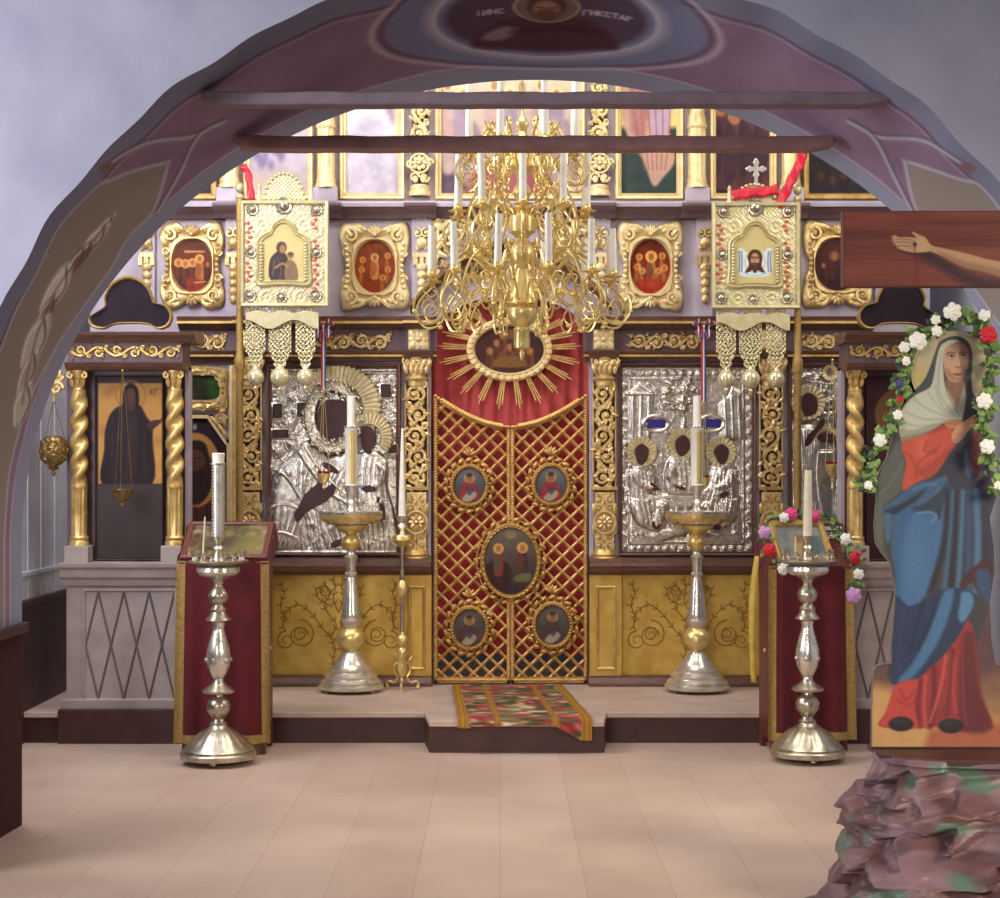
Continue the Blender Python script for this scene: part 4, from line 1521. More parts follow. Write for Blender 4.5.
dark_shape(ic, 'face', [(714, 449), (720, 444), (727, 449), (727, 457), (724, 463), (719, 464), (715, 458)], 0.07)
dark_shape(ic, 'hand', [(648, 486), (651, 483), (656, 486), (659, 490), (652, 490), (647, 489)], 0.056)
dark_shape(ic, 'hand', [(672, 484), (678, 484), (684, 488), (685, 490), (678, 489)], 0.056)
dark_shape(ic, 'hand', [(719, 494), (724, 491), (728, 492), (725, 497), (720, 498)], 0.056)
dark_shape(ic, 'foot', [(652, 522), (657, 520), (660, 526), (656, 529), (652, 527)], 0.056)
dark_shape(ic, 'foot', [(714, 524), (720, 526), (718, 530), (712, 528)], 0.056)
for u, v in ((655.5, 423.6), (711, 423.4)):
    mb = MB()
    eframe(mb, f.x(u), f.z(v), f.m(14), f.m(9.5), f.m(4), YI - 0.02, [(0, 0), (0, 0.012), (0.4, 0.02), (1, 0.008), (1, 0)], 24)
    p = mb.build('plaque', M['riza'], ic)
    mb = MB()
    mb.box(f.x(u - 9), f.x(u + 9), YI - 0.036, YI - 0.02, f.z(v + 4), f.z(v - 4))
    mb.build('enamel_plate', M['blue_enamel'], p, smooth=False, bevel=0.003)

# ---------------- silver icon at the far right, partly behind the banner pole
ic = thing('silver_icon', 'silver-clad icon with a raised dark hand, between the right banner pole and twisted column', 'icon', (f.x(822), YI, f.z(556)))
frame_rect(ic, f, 787.5, 364, 862, 555, 4, YM, M['brown'], 'frame', 0.05)
P = Pic(789, 366, 858, 553, 1.6)
P.H = 0.004 * P.vnoise(6, 23) + 0.002 * P.vnoise(2.5, 25)
P.hpoly([(794, 500), (794, 440), (800, 424), (814, 424), (820, 440), (816, 470), (820, 553), (794, 553)], 0.035, 10)
P.hpoly([(838, 460), (846, 424), (856, 430), (858, 553), (836, 553)], 0.03, 10)
P.hpoly([(814, 450), (834, 450), (834, 520), (814, 520)], 0.02, 4, 0)
for k in range(9):
    P.hline([(797 + 3 * k, 430), (800 + 2 * k, 480), (797 + 4 * k, 550)], 3, 0.006)
    P.hline([(822 + 4 * k, 520), (826 + 3 * k, 536), (822 + 4 * k, 552)], 4, 0.008)
P.mesh('silver_cover', M['riza'], ic, f, 0.012)
ray_halo(ic, 807, 403, 9, 17, 0.04, 20)
ray_halo(ic, 829, 373, 4, 8, 0.035, 16)
ray_halo(ic, 825, 440, 9, 14, 0.035, 18, a0=0, a1=PI)
ray_halo(ic, 850, 403, 9, 16, 0.04, 20)
dark_shape(ic, 'face', [(801, 398), (807, 393), (814, 398), (816, 408), (812, 415), (802, 415)], 0.07)
dark_shape(ic, 'face', [(844, 398), (850, 393), (857, 398), (857, 410), (850, 416), (845, 410)], 0.07)
dark_shape(ic, 'face', [(816, 436), (826, 433), (834, 436), (832, 441), (818, 441)], 0.05)
dark_shape(ic, 'hand', [(803, 446), (806, 436), (814, 428), (820, 420), (823, 419), (822, 426), (815, 434), (809, 444)], 0.062)
dark_shape(ic, 'hand', [(834, 416), (838, 418), (843, 428), (846, 436), (840, 430)], 0.056)

# ---------------- left bay: small green oval and bust with canted frame
ic = thing('oval_icon', 'small dark green oblong painting in a carved gilt frame above the bust icon', 'icon', (f.x(206), YI, f.z(412)))
frv = 389
mb = MB()
outl = smooth([(182, 368), (200, 366), (221, 368), (228, 372), (227, 388), (228, 406), (219, 411), (200, 409), (182, 411), (178, 390)], 6)
inn = ellipse(f.x(202), f.z(388), f.m(19), f.m(13), len(outl), PI, -PI)
# order the inner loop by the angle of the outer one
oo = [(f.x(u), f.z(v)) for u, v in outl]
ii = []
for x, z in oo:
    a = math.atan2((z - f.z(388)) / 13, (x - f.x(202)) / 19)
    k = 1 / max(abs(math.cos(a)) ** 4 + abs(math.sin(a)) ** 4, 0.3) ** 0.25
    ii.append((f.x(202) + f.m(18) * k * math.cos(a), f.z(388) + f.m(12) * k * math.sin(a)))
mb.oframe(oo, ii, [(0, 0), (0, 0.02), (0.2, 0.03), (0.6, 0.02), (0.75, 0.035), (0.9, 0.035), (1, 0.012), (1, 0)], YM)
O = Orn(mb, f.x(222), f.z(390), YI - 0.035)
for a, b, t, L in ((-2, 13, 2.6, 12), (1, 6, 1.5, 14), (1, -4, -1.5, 14), (-3, -13, -2.6, 12), (-18, 18, 3.0, 12), (-18, -17, 3.2, 12), (-34, 17, 0.2, 12), (-32, -17, -0.2, 12)):
    O.leaf(f.m(a), f.m(b), t, f.m(L), f.m(6), 0.02)
    O.spiral(f.m(a), f.m(b), f.m(4), f.m(1.4), 1.2, 1, t)
mb.build('carved_frame', M['carve'], ic)
P = Pic(182, 374, 222, 402, 1.8, (34, 40, 26))
P.noise(20, 6, 8, tint=(0.5, 1, 0.4))
for k in range(7):
    P.line([(186 + 4 * k, 396), (187 + 4 * k, 386)], 1, (84, 52, 36), 0.7)
P.ell(214, 392, 6, 8, (40, 92, 30), 4, .7)
P.ell(213, 382, 7, 5, (50, 100, 34), 4, .6)
mk = (np.abs((P.X - 202) / 18.6) ** 4 + np.abs((P.Y - 388) / 12.6) ** 4) <= 1
P.mesh('painting', M['vgloss'], ic, f, 0.014, mask=mk)

ic = thing('bust_icon', 'dark icon of a bearded bust with ochre halo and canted corner, behind the ribbed candle', 'icon', (f.x(206), YI, f.z(556)))
P = Pic(178, 414, 230, 553, 1.6, (48, 34, 44))
P.noise(7, 10, 9)
P.poly([(178, 556), (180, 505), (188, 488), (200, 482), (212, 488), (220, 505), (222, 556)], (74, 44, 42))
P.poly([(188, 505), (196, 492), (206, 492), (206, 530), (190, 540)], (92, 52, 46), 2, a=.7)
P.line([(192, 500), (198, 520), (194, 550)], 2, (50, 28, 32), .7)
P.line([(206, 500), (208, 520), (212, 550)], 2, (48, 30, 36), .7)
P.ell(196, 470, 25, 37, (176, 128, 70), 0.8)
P.ell(195, 474, 18, 31, (58, 40, 40), 0.8)
P.ell(195, 462, 10.5, 17, (88, 58, 46), 1.5)
P.poly([(185, 466), (195, 472), (205, 466), (203, 482), (196, 490), (188, 482)], (56, 36, 34), 1.5)
P.poly([(183, 466), (184, 446), (196, 440), (207, 446), (208, 466), (204, 454), (196, 449), (187, 454)], (46, 32, 34), 1)
for s in (-1, 1):
    P.line([(195 + s * 2.5, 458), (195 + s * 7, 457.5)], 1.2, (40, 24, 24))
P.line([(195, 458), (194.5, 467), (197, 467)], 1, (60, 38, 32))
P.line([(191, 471), (199, 471)], 1.2, (70, 34, 30))
P.poly([(180, 536), (200, 532), (214, 540), (212, 553), (180, 553)], (60, 66, 92), 1.5, a=.7)
P.ell(195, 427, 2, 3, (140, 140, 140), 1)
mk = (P.X - 212) - (P.Y - 412) * 0.62 < 0
P.mesh('painting', M['vgloss'], ic, f, 0.01, mask=mk)
mb = MB()
mb.prism([(f.x(u), f.z(v)) for u, v in ((178, 415), (209, 415), (229.5, 445), (226.5, 445), (208, 418.5), (178, 418.5))], YI - 0.04, YI - 0.002)
mb.prism([(f.x(u), f.z(v)) for u, v in ((227.6, 443), (230.0, 443), (230.0, 554), (227.6, 554))], YI - 0.04, YI - 0.002)
mb.build('gilt_edge', M['cream'], ic, smooth=False)
mb = MB()
O = Orn(mb, f.x(217), f.z(421), YI - 0.03)
for a, b, t, L in ((-6, 5, -0.9, 12), (1, -2, -1.0, 14), (5, 6, -1.2, 14), (6, -8, -1.2, 12), (2, 8, 0.4, 9)):
    O.leaf(f.m(a), f.m(b), t, f.m(L), f.m(5), 0.02)
O.spiral(f.m(4), f.m(2), f.m(6), f.m(1.6), 1.3, 1)
mb.build('corner_carving', M['carve'], ic)

# ---------------- oval icons of the second tier
def cartouche(uc, vc, rx, ry, ow, oh, seed, lab, m='carve', paint=None, grp='oval icons of the middle row'):
    """carved frame with scrolled corners round an oval painting"""
    ic = thing('cartouche_icon', lab, 'icon', (f.x(uc), YI, f.z(vc + oh)), grp)
    x, z = f.x(uc), f.z(vc)
    mb = MB()
    n = 96
    outer, inner = [], []
    for i in range(n):
        a = 2 * PI * i / n
        c, s = math.cos(a), math.sin(a)
        k = (abs(c) ** 5 + abs(s) ** 5) ** (-1 / 5)
        sc = k * (0.9 + 0.10 * math.cos(4 * a + PI)) * (1 - 0.07 * abs(math.cos(2 * a)) ** 8)
        sc *= 1 + 0.022 * math.cos(12 * a + seed) + 0.012 * math.cos(22 * a)
        sc *= 1.2
        outer.append((x + f.m(ow) * sc * c, z + f.m(oh) * sc * s))
        inner.append((x + f.m(rx) * c, z + f.m(ry) * s))
    mb.oframe(outer, inner, [(0, 0), (0, 0.02), (0.10, 0.045), (0.3, 0.05), (0.55, 0.028), (0.7, 0.026), (0.76, 0.05), (0.9, 0.05), (1, 0.02), (1, 0)], YM)
    fr = mb.build('carved_frame', M[m], ic, ang=50)
    for sx in (-1, 1):
        for sz in (-1, 1):
            mb = MB()
            O = Orn(mb, x, z, YI - 0.045)
            cx, cz = sx * f.m(ow * 0.76), sz * f.m(oh * 0.78)
            O.spiral(cx, cz, f.m(ow * 0.22), f.m(2.0), 1.2, sx * sz, PI / 2 * sz, 0.012)
            O.leaf(cx, cz, math.atan2(sz, sx), f.m(7), f.m(6), 0.02, 0.01)
            O.leaf(cx * 0.5, cz * 1.08, sz * 0.5 if sx > 0 else PI - sz * 0.5, f.m(9), f.m(5), 0.018, 0.005)
            mb.build('corner_scroll', M[m], fr)
            mb = MB()
            Orn(mb, x, z, YI - 0.045).spiral(sx * f.m(ow * 0.92), sz * f.m(oh * 0.34), f.m(4.2), f.m(1.5), 1.2, -sx * sz, 0, 0.004)
            mb.build('side_curl', M[m], fr)
        mb = MB()
        O = Orn(mb, x, z, YI - 0.045)
        for k in range(9):
            t = (k - 4) / 4
            O.mb.ball(O.w(sx * f.m(ow * (0.93 - 0.06 * (1 - t * t))), f.m(oh * 0.55 * t), 0.006), f.m(2.4), 6, 4)
        mb.build('bead_row', M[m], fr)
    for sz in (-1, 1):
        mb = MB()
        O = Orn(mb, x, z, YI - 0.045)
        for t in (-0.9, -0.45, 0, 0.45, 0.9):
            O.leaf(0, sz * f.m(oh * 0.78), PI / 2 * sz + t, f.m(11), f.m(5), 0.02, 0.01)
        O.mb.ball(O.w(0, sz * f.m(oh * 0.80), 0.02), f.m(2.6), 7, 5)
        mb.build('shell', M[m], fr)
    P = Pic(uc - rx, vc - ry, uc + rx, vc + ry, 2.2, (104, 44, 28))
    paint(P, uc, vc)
    P.noise(10, 5, seed)
    mk = ((P.X - uc) / rx) ** 2 + ((P.Y - vc) / ry) ** 2 <= 1.02
    P.mesh('painting', M['vgloss'], ic, f, 0.02, mask=mk)
    return ic


def p_hall(P, u, v):
    P.vgrad(v - 24, v + 24, (92, 50, 34), (128, 44, 26))
    P.poly([(u - 8, v - 15), (u + 12, v - 15), (u + 12, v - 13), (u - 8, v - 13)], (206, 140, 70), sm=0)
    for k in range(3):
        saint(P, u - 14 + 7 * k, v - 6 + (k % 2), 26, (70, 34, 30), (96, 48, 34), halo=(214, 146, 72), w=.22)
    saint(P, u + 7, v - 10, 26, (176, 110, 56), (150, 84, 44), halo=(220, 160, 84), w=.26)
    saint(P, u + 15, v - 4, 24, (60, 34, 34), (86, 40, 34), halo=None, w=.2)
    P.poly([(u - 3, v + 12), (u + 10, v + 15), (u + 8, v + 21), (u - 6, v + 20)], (132, 46, 30), 1.5)
    P.line([(u + 2, v + 17), (u + 13, v + 16)], 1.2, (210, 150, 80))


def p_rock(P, u, v):
    P.vgrad(v - 25, v + 25, (150, 84, 48), (136, 52, 26))
    for k in range(6):
        P.poly([(u - 18 + 7 * k, v - 24 + 3 * (k % 2)), (u - 12 + 7 * k, v - 12), (u - 16 + 6 * k, v - 4)], (110 + 14 * (k % 3), 60, 38), 1.5, a=.7)
    saint(P, u, v - 12, 24, (206, 140, 78), (176, 104, 58), halo=(228, 166, 84), w=.28)
    for a, b in ((-12, -6), (13, -10), (-13, 4), (13, 4), (8, 12)):
        saint(P, u + a, v + b - 3, 18, (120, 70, 44), (172, 96, 52), halo=(220, 150, 68), w=.25)


def p_group(P, u, v):
    P.vgrad(v - 25, v + 25, (100, 40, 26), (146, 40, 22))
    saint(P, u + 1, v - 14, 34, (176, 112, 60), (120, 72, 52), halo=(230, 168, 80), w=.22)
    for a, b in ((-11, -12), (12, -13), (-13, -2), (14, -1), (-8, 2), (8, 2)):
        saint(P, u + a, v + b, 20, (112 + a, 64, 44), (168, 96, 50), halo=(216, 146, 66), w=.24)
    P.poly([(u - 14, v + 14), (u + 12, v + 12), (u + 8, v + 24), (u - 10, v + 24)], (160, 46, 26), 1.5, a=.8)


def p_dark(P, u, v):
    P.vgrad(v - 24, v + 24, (86, 40, 34), (52, 26, 30))
    saint(P, u - 3, v - 12, 30, (48, 28, 32), (74, 36, 34), halo=(120, 74, 44), w=.25)
    saint(P, u + 10, v - 10, 28, (70, 32, 32), (50, 30, 34), halo=(110, 66, 42), w=.25)
    saint(P, u - 14, v - 2, 24, (76, 38, 34), (60, 30, 30), halo=None, w=.25)


cartouche(193, 266, 20, 26, 28.5, 38.5, 1, 'oval painting of a robed group in a carved gilt frame, leftmost of its row', paint=p_hall)
cartouche(375, 267, 20, 26, 31, 39, 2, 'oval reddish painting of a rocky scene in cream carved frame, left of the chandelier', 'cream', p_rock)
cartouche(650, 267, 20, 27, 29, 40, 3, 'oval red painting of haloed figures in carved frame, right of the chandelier', 'cream', p_group)
cartouche(837, 265, 23, 26, 31, 39, 4, 'dark oval painting in gilt frame, partly behind the painted wooden arm', paint=p_dark)

# ---------------- large icons of the third tier
def big_icon(u0, u1, v1, lab, paint, m='cream', v0=28):
    ic = thing('panel_icon', lab, 'icon', (f.x((u0 + u1) / 2), YI, f.z(v1)), 'large icons of the upper row')
    frame_rect(ic, f, u0, v0, u1, v1, 7, YM, M[m], 'frame', 0.05)
    P = Pic(u0 + 5, v0 + 5, u1 - 5, v1 - 5, 1.2, (60, 58, 60))
    paint(P, (u0 + u1) / 2, u0, u1, v1)
    P.mesh('painting', M['vgloss'], ic, f, 0.014)


def t_pale(P, c, u0, u1, v1):
    P.vgrad(90, 200, (226, 222, 222), (150, 140, 150))  # glare of the daylight painted in, palest towards the top
    P.poly([(c - 22, 210), (c - 24, 150), (c - 12, 120), (c + 8, 120), (c + 20, 150), (c + 22, 210)], (186, 178, 190), 4)
    P.poly([(c + 14, 110), (c + 24, 120), (c + 26, 40), (c + 10, 40)], (150, 132, 150), 3)
    P.noise(26, 22, 31)
    P.noise(16, 5, 32, tint=(1, .8, 1))
    P.poly([(c + 18, 30), (c + 32, 30), (c + 32, 155), (c + 22, 155)], (222, 206, 150), 2, 0, .5)


def t_lilac(P, c, u0, u1, v1):
    P.vgrad(90, 200, (200, 192, 204), (160, 146, 156))  # overexposure by the light put into the pale lilac colour
    P.noise(22, 16, 41)
    for k in range(10):
        a, b = RND.uniform(-30, 10), RND.uniform(-60, -20)
        P.ell(c + a, v1 + b, RND.uniform(2, 5), RND.uniform(3, 7), (108, 92, 130), 2, .7)
    P.poly([(c - 30, 210), (c - 30, 180), (c + 10, 170), (c + 30, 190), (c + 30, 210)], (186, 166, 138), 6, a=.6)


def t_red(P, c, u0, u1, v1):
    P.vgrad(40, 200, (232, 218, 176), (120, 104, 116))
    P.poly([(u0, 210), (u0, 150), (c - 30, 140), (c, 150), (c + 40, 140), (u1, 150), (u1, 210)], (92, 76, 88), 4)
    for k in range(9):
        a = -62 + 15.5 * k
        u, v = c + a, 78 + 9 * (k % 3)
        P.poly([(u - 8, v + 90), (u - 9, v + 30), (u - 5, v + 14), (u + 5, v + 14), (u + 9, v + 32), (u + 8, v + 90)], ((172, 150, 146), (150, 132, 146), (186, 166, 150))[k % 3], 2.5)
        P.poly([(u - 7, v + 24), (u + 6, v + 50), (u + 4, v + 86), (u - 7, v + 60)], ((140, 118, 128), (182, 150, 140), (156, 138, 150))[(k + 1) % 3], 2.5, a=.8)
        P.ell(u, v + 7, 6, 7, (226, 206, 140), 1)
        P.ell(u, v + 8, 3.4, 4.6, (168, 126, 100), 1)
    P.poly([(c - 38, 206), (c - 34, 168), (c, 158), (c + 34, 168), (c + 38, 206)], (150, 84, 88), 2)
    P.noise(16, 9, 51)


def t_robe(P, c, u0, u1, v1):
    P.vgrad(60, 200, (76, 78, 76), (48, 62, 60))
    P.poly([(u0, 30), (u1, 30), (u1, 140), (u0, 140)], (226, 200, 120), 2, 0)
    P.poly([(u0, 128), (u1, 128), (u1, 210), (u0, 210)], (52, 66, 62), 3, 0)
    P.poly([(c - 26, 30), (c + 14, 30), (c + 22, 90), (c + 20, 130), (c + 26, 160), (c + 14, 178), (c + 4, 186), (c - 6, 160), (c - 24, 130), (c - 28, 80)], (186, 150, 132), 1.5)
    P.poly([(c - 20, 60), (c - 4, 60), (c - 2, 130), (c - 18, 130)], (160, 106, 104), 3, a=.8)
    P.poly([(c + 2, 100), (c + 24, 90), (c + 20, 128), (c + 6, 140)], (176, 154, 186), 3, a=.8)
    for k in range(6):
        P.line([(c - 18 + 7 * k, 70), (c - 14 + 7 * k, 120), (c - 4 + 4 * k, 170)], 1.6, (146, 96, 84), .7)
    P.line([(u0, 152), (u1, 152)], 3, (206, 176, 90), .5, 1, 0)
    P.noise(10, 9, 61)


def t_dark(P, c, u0, u1, v1):
    P.vgrad(60, 200, (84, 62, 66), (38, 36, 40))
    P.poly([(u0 + 4, 30), (u0 + 14, 30), (u0 + 13, 150), (u0 + 4, 150)], (222, 196, 110), 1, 0)
    P.poly([(u1 - 14, 30), (u1 - 4, 30), (u1 - 4, 128), (u1 - 9, 128)], (216, 190, 110), 1, 0)
    for k in range(4):
        saint(P, c - 22 + 14 * k, 96 + 8 * (k % 2), 90, (84, 52, 56), (64, 44, 52), halo=None, w=.2)
    P.noise(10, 9, 71)


def t_darkest(P, c, u0, u1, v1):
    P.vgrad(60, 200, (52, 40, 42), (34, 30, 34))
    P.noise(9, 9, 81)
    for k in range(5):
        P.ell(c - 20 + 11 * k, 176 + 4 * (k % 2), 3, 4, (86, 44, 36), 2)


big_icon(140, 218, 200.5, 'dark upper-row icon at the far left, seen only as a corner under the arch', t_darkest, 'gold')
big_icon(244, 314, 200.5, 'glare-paled lilac upper-row icon directly behind the crest of the left banner', t_lilac)
big_icon(340, 405, 200.5, 'glare-washed pale upper-row icon between fluted column and left openwork pillar', t_pale)
big_icon(435, 585, 200.5, 'broad upper-row icon of many figures behind the chandelier candles', t_red)
big_icon(614.5, 683, 200.5, 'upper-row icon of a peach-robed figure on dark green ground', t_robe, 'cream')
big_icon(709, 776, 200.5, 'dark upper-row icon with yellow strips, behind the white cross of the right banner', t_dark, 'cream')
big_icon(802, 880, 200.5, 'dark upper-row icon at the far right, right of the hanging red ribbon', t_darkest, 'gold')

# ================================================================== side shrines standing forward
def shrine(left, lab):
    k = FK
    def U(u): return u if left else 1030 - u
    def X(u): return k.x(U(u))
    def xs(a, b): return (min(X(a), X(b)), max(X(a), X(b)))
    Y = k.D
    yb = Y + 0.26
    sh = thing('side_shrine', lab, 'shrine', (X(122), Y + 0.5, SZ), 'side shrines')
    mb = MB()
    a, b = xs(62, 182)
    mb.box(a - 0.01, b + 0.01, D_SOL - 0.012, yb, 0.0, k.z(709))
    mb.build('plinth', M['plinth'], sh, smooth=False)
    mb = MB()
    a, b = xs(65, 178)
    mb.box(a, b, Y + 0.03, yb, k.z(709), k.z(583))
    body = mb.build('cabinet', M['grey_paint'], sh, smooth=False, bevel=0.004)
    mb = MB()
    a, b = xs(60, 182)
    mb.mould([(k.z(709), 0), (k.z(709), 0.03), (k.z(700), 0.03), (k.z(699), 0)], a, b, Y + 0.03)
    mb.build('base_rail', M['grey_paint'], sh, smooth=False, bevel=0.003)
    mb = MB()
    mb.mould([(k.z(586), 0), (k.z(586), 0.02), (k.z(580), 0.03), (k.z(577), 0.05), (k.z(570), 0.055), (k.z(567), 0.075), (k.z(563), 0.08), (k.z(562), -0.2)], a, b, Y + 0.03)
    mb.build('cabinet_cornice', M['grey_paint'], sh, smooth=False, bevel=0.002)
    # framed panel with its lozenge ribs
    a, b = xs(82, 176)
    mb = MB()
    mb.rframe(a, b, k.z(702), k.z(589), [(0, 0), (0, 0.012), (0.012, 0.014), (0.02, 0.0)], Y + 0.03)
    p = mb.build('panel_frame', M['grey_paint'], sh, smooth=False)
    mb = MB()
    zt, zb = k.z(592), k.z(699)
    zm = (zt + zb) / 2
    nl = 7
    w = (b - a - 0.03) / nl * 1.0
    x0 = a + 0.015
    for i in range(nl):
        if i % 2 == 0:
            for (xa, za, xb, zb_) in ((i, zm, i + 1, zt), (i, zm, i + 1, zb), (i + 2, zm, i + 1, zt), (i + 2, zm, i + 1, zb)):
                if xb <= nl and xa <= nl:
                    mb.tube([(x0 + xa * w, Y + 0.028, za), (x0 + xb * w, Y + 0.028, zb_)], 0.0075, 4)
    mb.build('lozenge_rib', M['groove'], p, smooth=False)
    # column pedestals, upright back, icon
    mb = MB()
    a, b = xs(60, 184)
    mb.box(a, b, Y + 0.165, yb, k.z(563), k.z(366))
    mb.build('shrine_back', M['board_dark'], sh, smooth=False)
    for uc in (76, 172.5):
        mb = MB()
        x = X(uc)
        r = k.m(8)
        mb.box(x - r * 1.5, x + r * 1.5, Y + 0.0, Y + 0.17, k.z(563), k.z(546))
        mb.build('column_pedestal', M['grey_paint'], sh, smooth=False, bevel=0.004)
        mb = MB()
        cy = Y + 0.075
        mb.lathe([(r * 1.25, k.z(546)), (r * 1.25, k.z(543)), (r * 1.1, k.z(541)), (r * 1.18, k.z(538)), (r * 0.98, k.z(536)), (r * 0.95, k.z(520)),
                  (r * 0.95, k.z(489)), (r * 1.05, k.z(488)), (r * 1.05, k.z(486)), (r * 0.9, k.z(485))], x, cy, 44,
                 lambda an, z: 1 + (0.09 * math.cos(10 * an) if k.z(536) < z < k.z(488.5) else 0))
        sf = mb.build('column', M['gold'], sh)
        mb = MB()
        twist(mb, x, cy, k.z(486), k.z(391), r * 0.92, 4.6, 2, 0.26, sg=1 if left else -1, seg=28, rings=90)
        mb.build('twisted_shaft', M['gold'], sf)
        mb = MB()
        mb.lathe([(r * 0.8, k.z(392)), (r * 0.95, k.z(390)), (r * 0.75, k.z(388)), (r * 0.75, k.z(380)), (r * 1.1, k.z(373)), (r * 1.2, k.z(371)), (r * 1.2, k.z(369))], x, cy, 16)
        O = Orn(mb, x, k.z(381), cy - r * 0.8)
        for q in (-1, 0, 1):
            O.leaf(q * r * 0.6, -k.m(6), PI / 2 - q * 0.15, k.m(11), r * 0.6, 0.014)
        for q in (-1, 1):
            O.spiral(q * r * 0.85, k.m(6), r * 0.42, k.m(1.3), 1.2, -q, PI / 2, 0.012)
        mb.build('capital', M['gold'], sf)
    mb = MB()
    a, b = xs(181, 184.5)
    mb.box(a, b, Y + 0.13, yb, k.z(563), k.z(369))
    mb.build('side_stile', M['board'], sh, smooth=False)
    # entablature
    mb = MB()
    a, b = xs(66, 184)
    mb.mould([(k.z(370), 0), (k.z(370), 0.0), (k.z(367), 0.03), (k.z(363), 0.05), (k.z(362), 0), (k.z(362), -0.25), (k.z(370), -0.25)], a, b, Y)
    mb.build('architrave', M['brown'], sh, smooth=False)
    mb = MB()
    mb.box(a + 0.01, b - 0.01, Y + 0.0, yb, k.z(363), k.z(341))
    mb.build('frieze', M['board_dark'], sh, smooth=False)
    mb = MB()
    mb.mould([(k.z(343), 0), (k.z(343), 0.03), (k.z(340), 0.05), (k.z(336), 0.09), (k.z(333), 0.10), (k.z(332), 0), (k.z(332), -0.25), (k.z(343), -0.25)], a - 0.02, b + 0.08, Y)
    mb.build('cornice', M['brown'], sh, smooth=False)
    mb = MB()
    Orn(mb, min(X(72), X(180)), k.z(351.5), Y - 0.008).vine(k.m(108), k.m(7), 6, k.m(1.5), 9 + left, 3)
    mb.build('frieze_scroll', M['gold'], sh)
    # trefoil panel on top
    tr = [(90, 326), (88, 318), (96, 312), (104, 306), (104, 296), (112, 282), (128, 275), (144, 282), (152, 296), (154, 302), (166, 306), (172, 316), (168, 326), (158, 329), (146, 324), (116, 324), (102, 329)]
    q = smooth([(U(u), v) for u, v in tr], 5)
    cu = sum(a_ for a_, _ in q) / len(q)
    cv = sum(b_ for _, b_ in q) / len(q)
    out = [(k.x(u), k.z(v)) for u, v in q]
    inn = [(k.x(u + (cu - u) * 0.07), k.z(v + (cv - v) * 0.12)) for u, v in q]
    mb = MB()
    mb.oframe(out, inn, [(0, -0.03), (0, 0.012), (0.3, 0.024), (0.7, 0.02), (1, 0.004), (1, -0.03)], Y + 0.02)
    p = mb.build('trefoil_frame', M['trim'], sh)
    mb = MB()
    mb.prism(inn, Y + 0.02, Y + 0.05)
    mb.build('trefoil_panel', M['board_dark2'], p, smooth=False)
    return sh


M['board_dark2'] = mat('old_dark_painting', (40, 27, 36), 0.5, c2=(30, 20, 28), vs=7, spec=0.12)
shl = shrine(True, 'left grey and gilt side shrine with twisted columns, holding the standing dark-robed saint')
shr = shrine(False, 'right grey and gilt side shrine with twisted columns, behind the painted woman')

# painted standing saint in the left shrine
k = FK
ic = thing('saint_icon', 'tall icon of a dark-robed standing saint on ochre ground in the left shrine', 'icon', (k.x(124), k.D + 0.15, k.z(563)))
P = Pic(91, 376, 159, 560.5, 1.7, (54, 40, 44))
P.poly([(93, 382), (160, 382), (160, 484), (93, 484)], (186, 136, 68), 0.6, 0)
P.noise(12, 14, 91)
for (u, v) in ((103, 392), (152, 440), (98, 430), (108, 386)):
    P.ell(u, v, 5, 4, (150, 96, 58), 3, .5)
P.ring(126, 394, 15, 14, 1.0, (160, 108, 52), .5)
P.poly([(98, 486), (99, 450), (100, 430), (106, 412), (118, 404), (134, 404), (142, 416), (148, 426), (148, 440), (147, 486)], (38, 26, 28), 1)
P.poly([(118, 404), (119, 388), (126, 382), (133, 388), (134, 404), (128, 412), (122, 410)], (32, 22, 26), .8)
P.ell(126, 394, 4.6, 7.5, (96, 60, 44), .8)
P.poly([(122, 398), (126, 402), (131, 398), (130, 407), (126, 411), (122, 406)], (72, 50, 44), .8)
P.poly([(142, 424), (147, 420), (155, 419), (158, 417), (157, 421), (152, 426), (146, 430)], (70, 42, 36), .6)
for x_ in (108, 118, 132, 141):
    P.line([(x_, 416), (x_ - 1, 450), (x_, 484)], 1.6, (58, 42, 40), .6)
P.poly([(121, 410), (126, 414), (131, 410), (130, 440), (128, 484), (120, 484), (122, 440)], (54, 36, 32), 1, a=.7)
strokes(P, 'KG', 146, 393.5, 3, -5.5, (90, 58, 44), .9)
P.poly([(88, 484), (162, 484), (162, 563), (88, 563)], (66, 56, 54), .8, 0)
P.noise(6, 18, 93)
P.mesh('painting', M['vgloss'], ic, k, -0.135)
frame_rect(ic, k, 89.5, 374, 159.5, 561.5, 3, k.D + 0.155, M['maroon'], 'frame', 0.035)

ic = thing('dark_icon', 'dark brown panel in the right shrine, just left of the painted woman', 'icon', (k.x(908), k.D + 0.15, k.z(563)))
P = Pic(871, 376, 939, 560.5, 1.0, (62, 36, 40))
P.noise(8, 12, 95)
saint(P, 908, 395, 160, (56, 36, 40), (70, 40, 40), halo=(112, 80, 50))
P.mesh('painting', M['vgloss'], ic, k, -0.135)
frame_rect(ic, k, 870, 374, 941, 561.5, 3, k.D + 0.155, M['maroon'], 'frame', 0.035)
# ================================================================== candle stands, candles, lecterns, rug
def sprof(pts, k): return [(r * k, z * k) for r, z in pts]


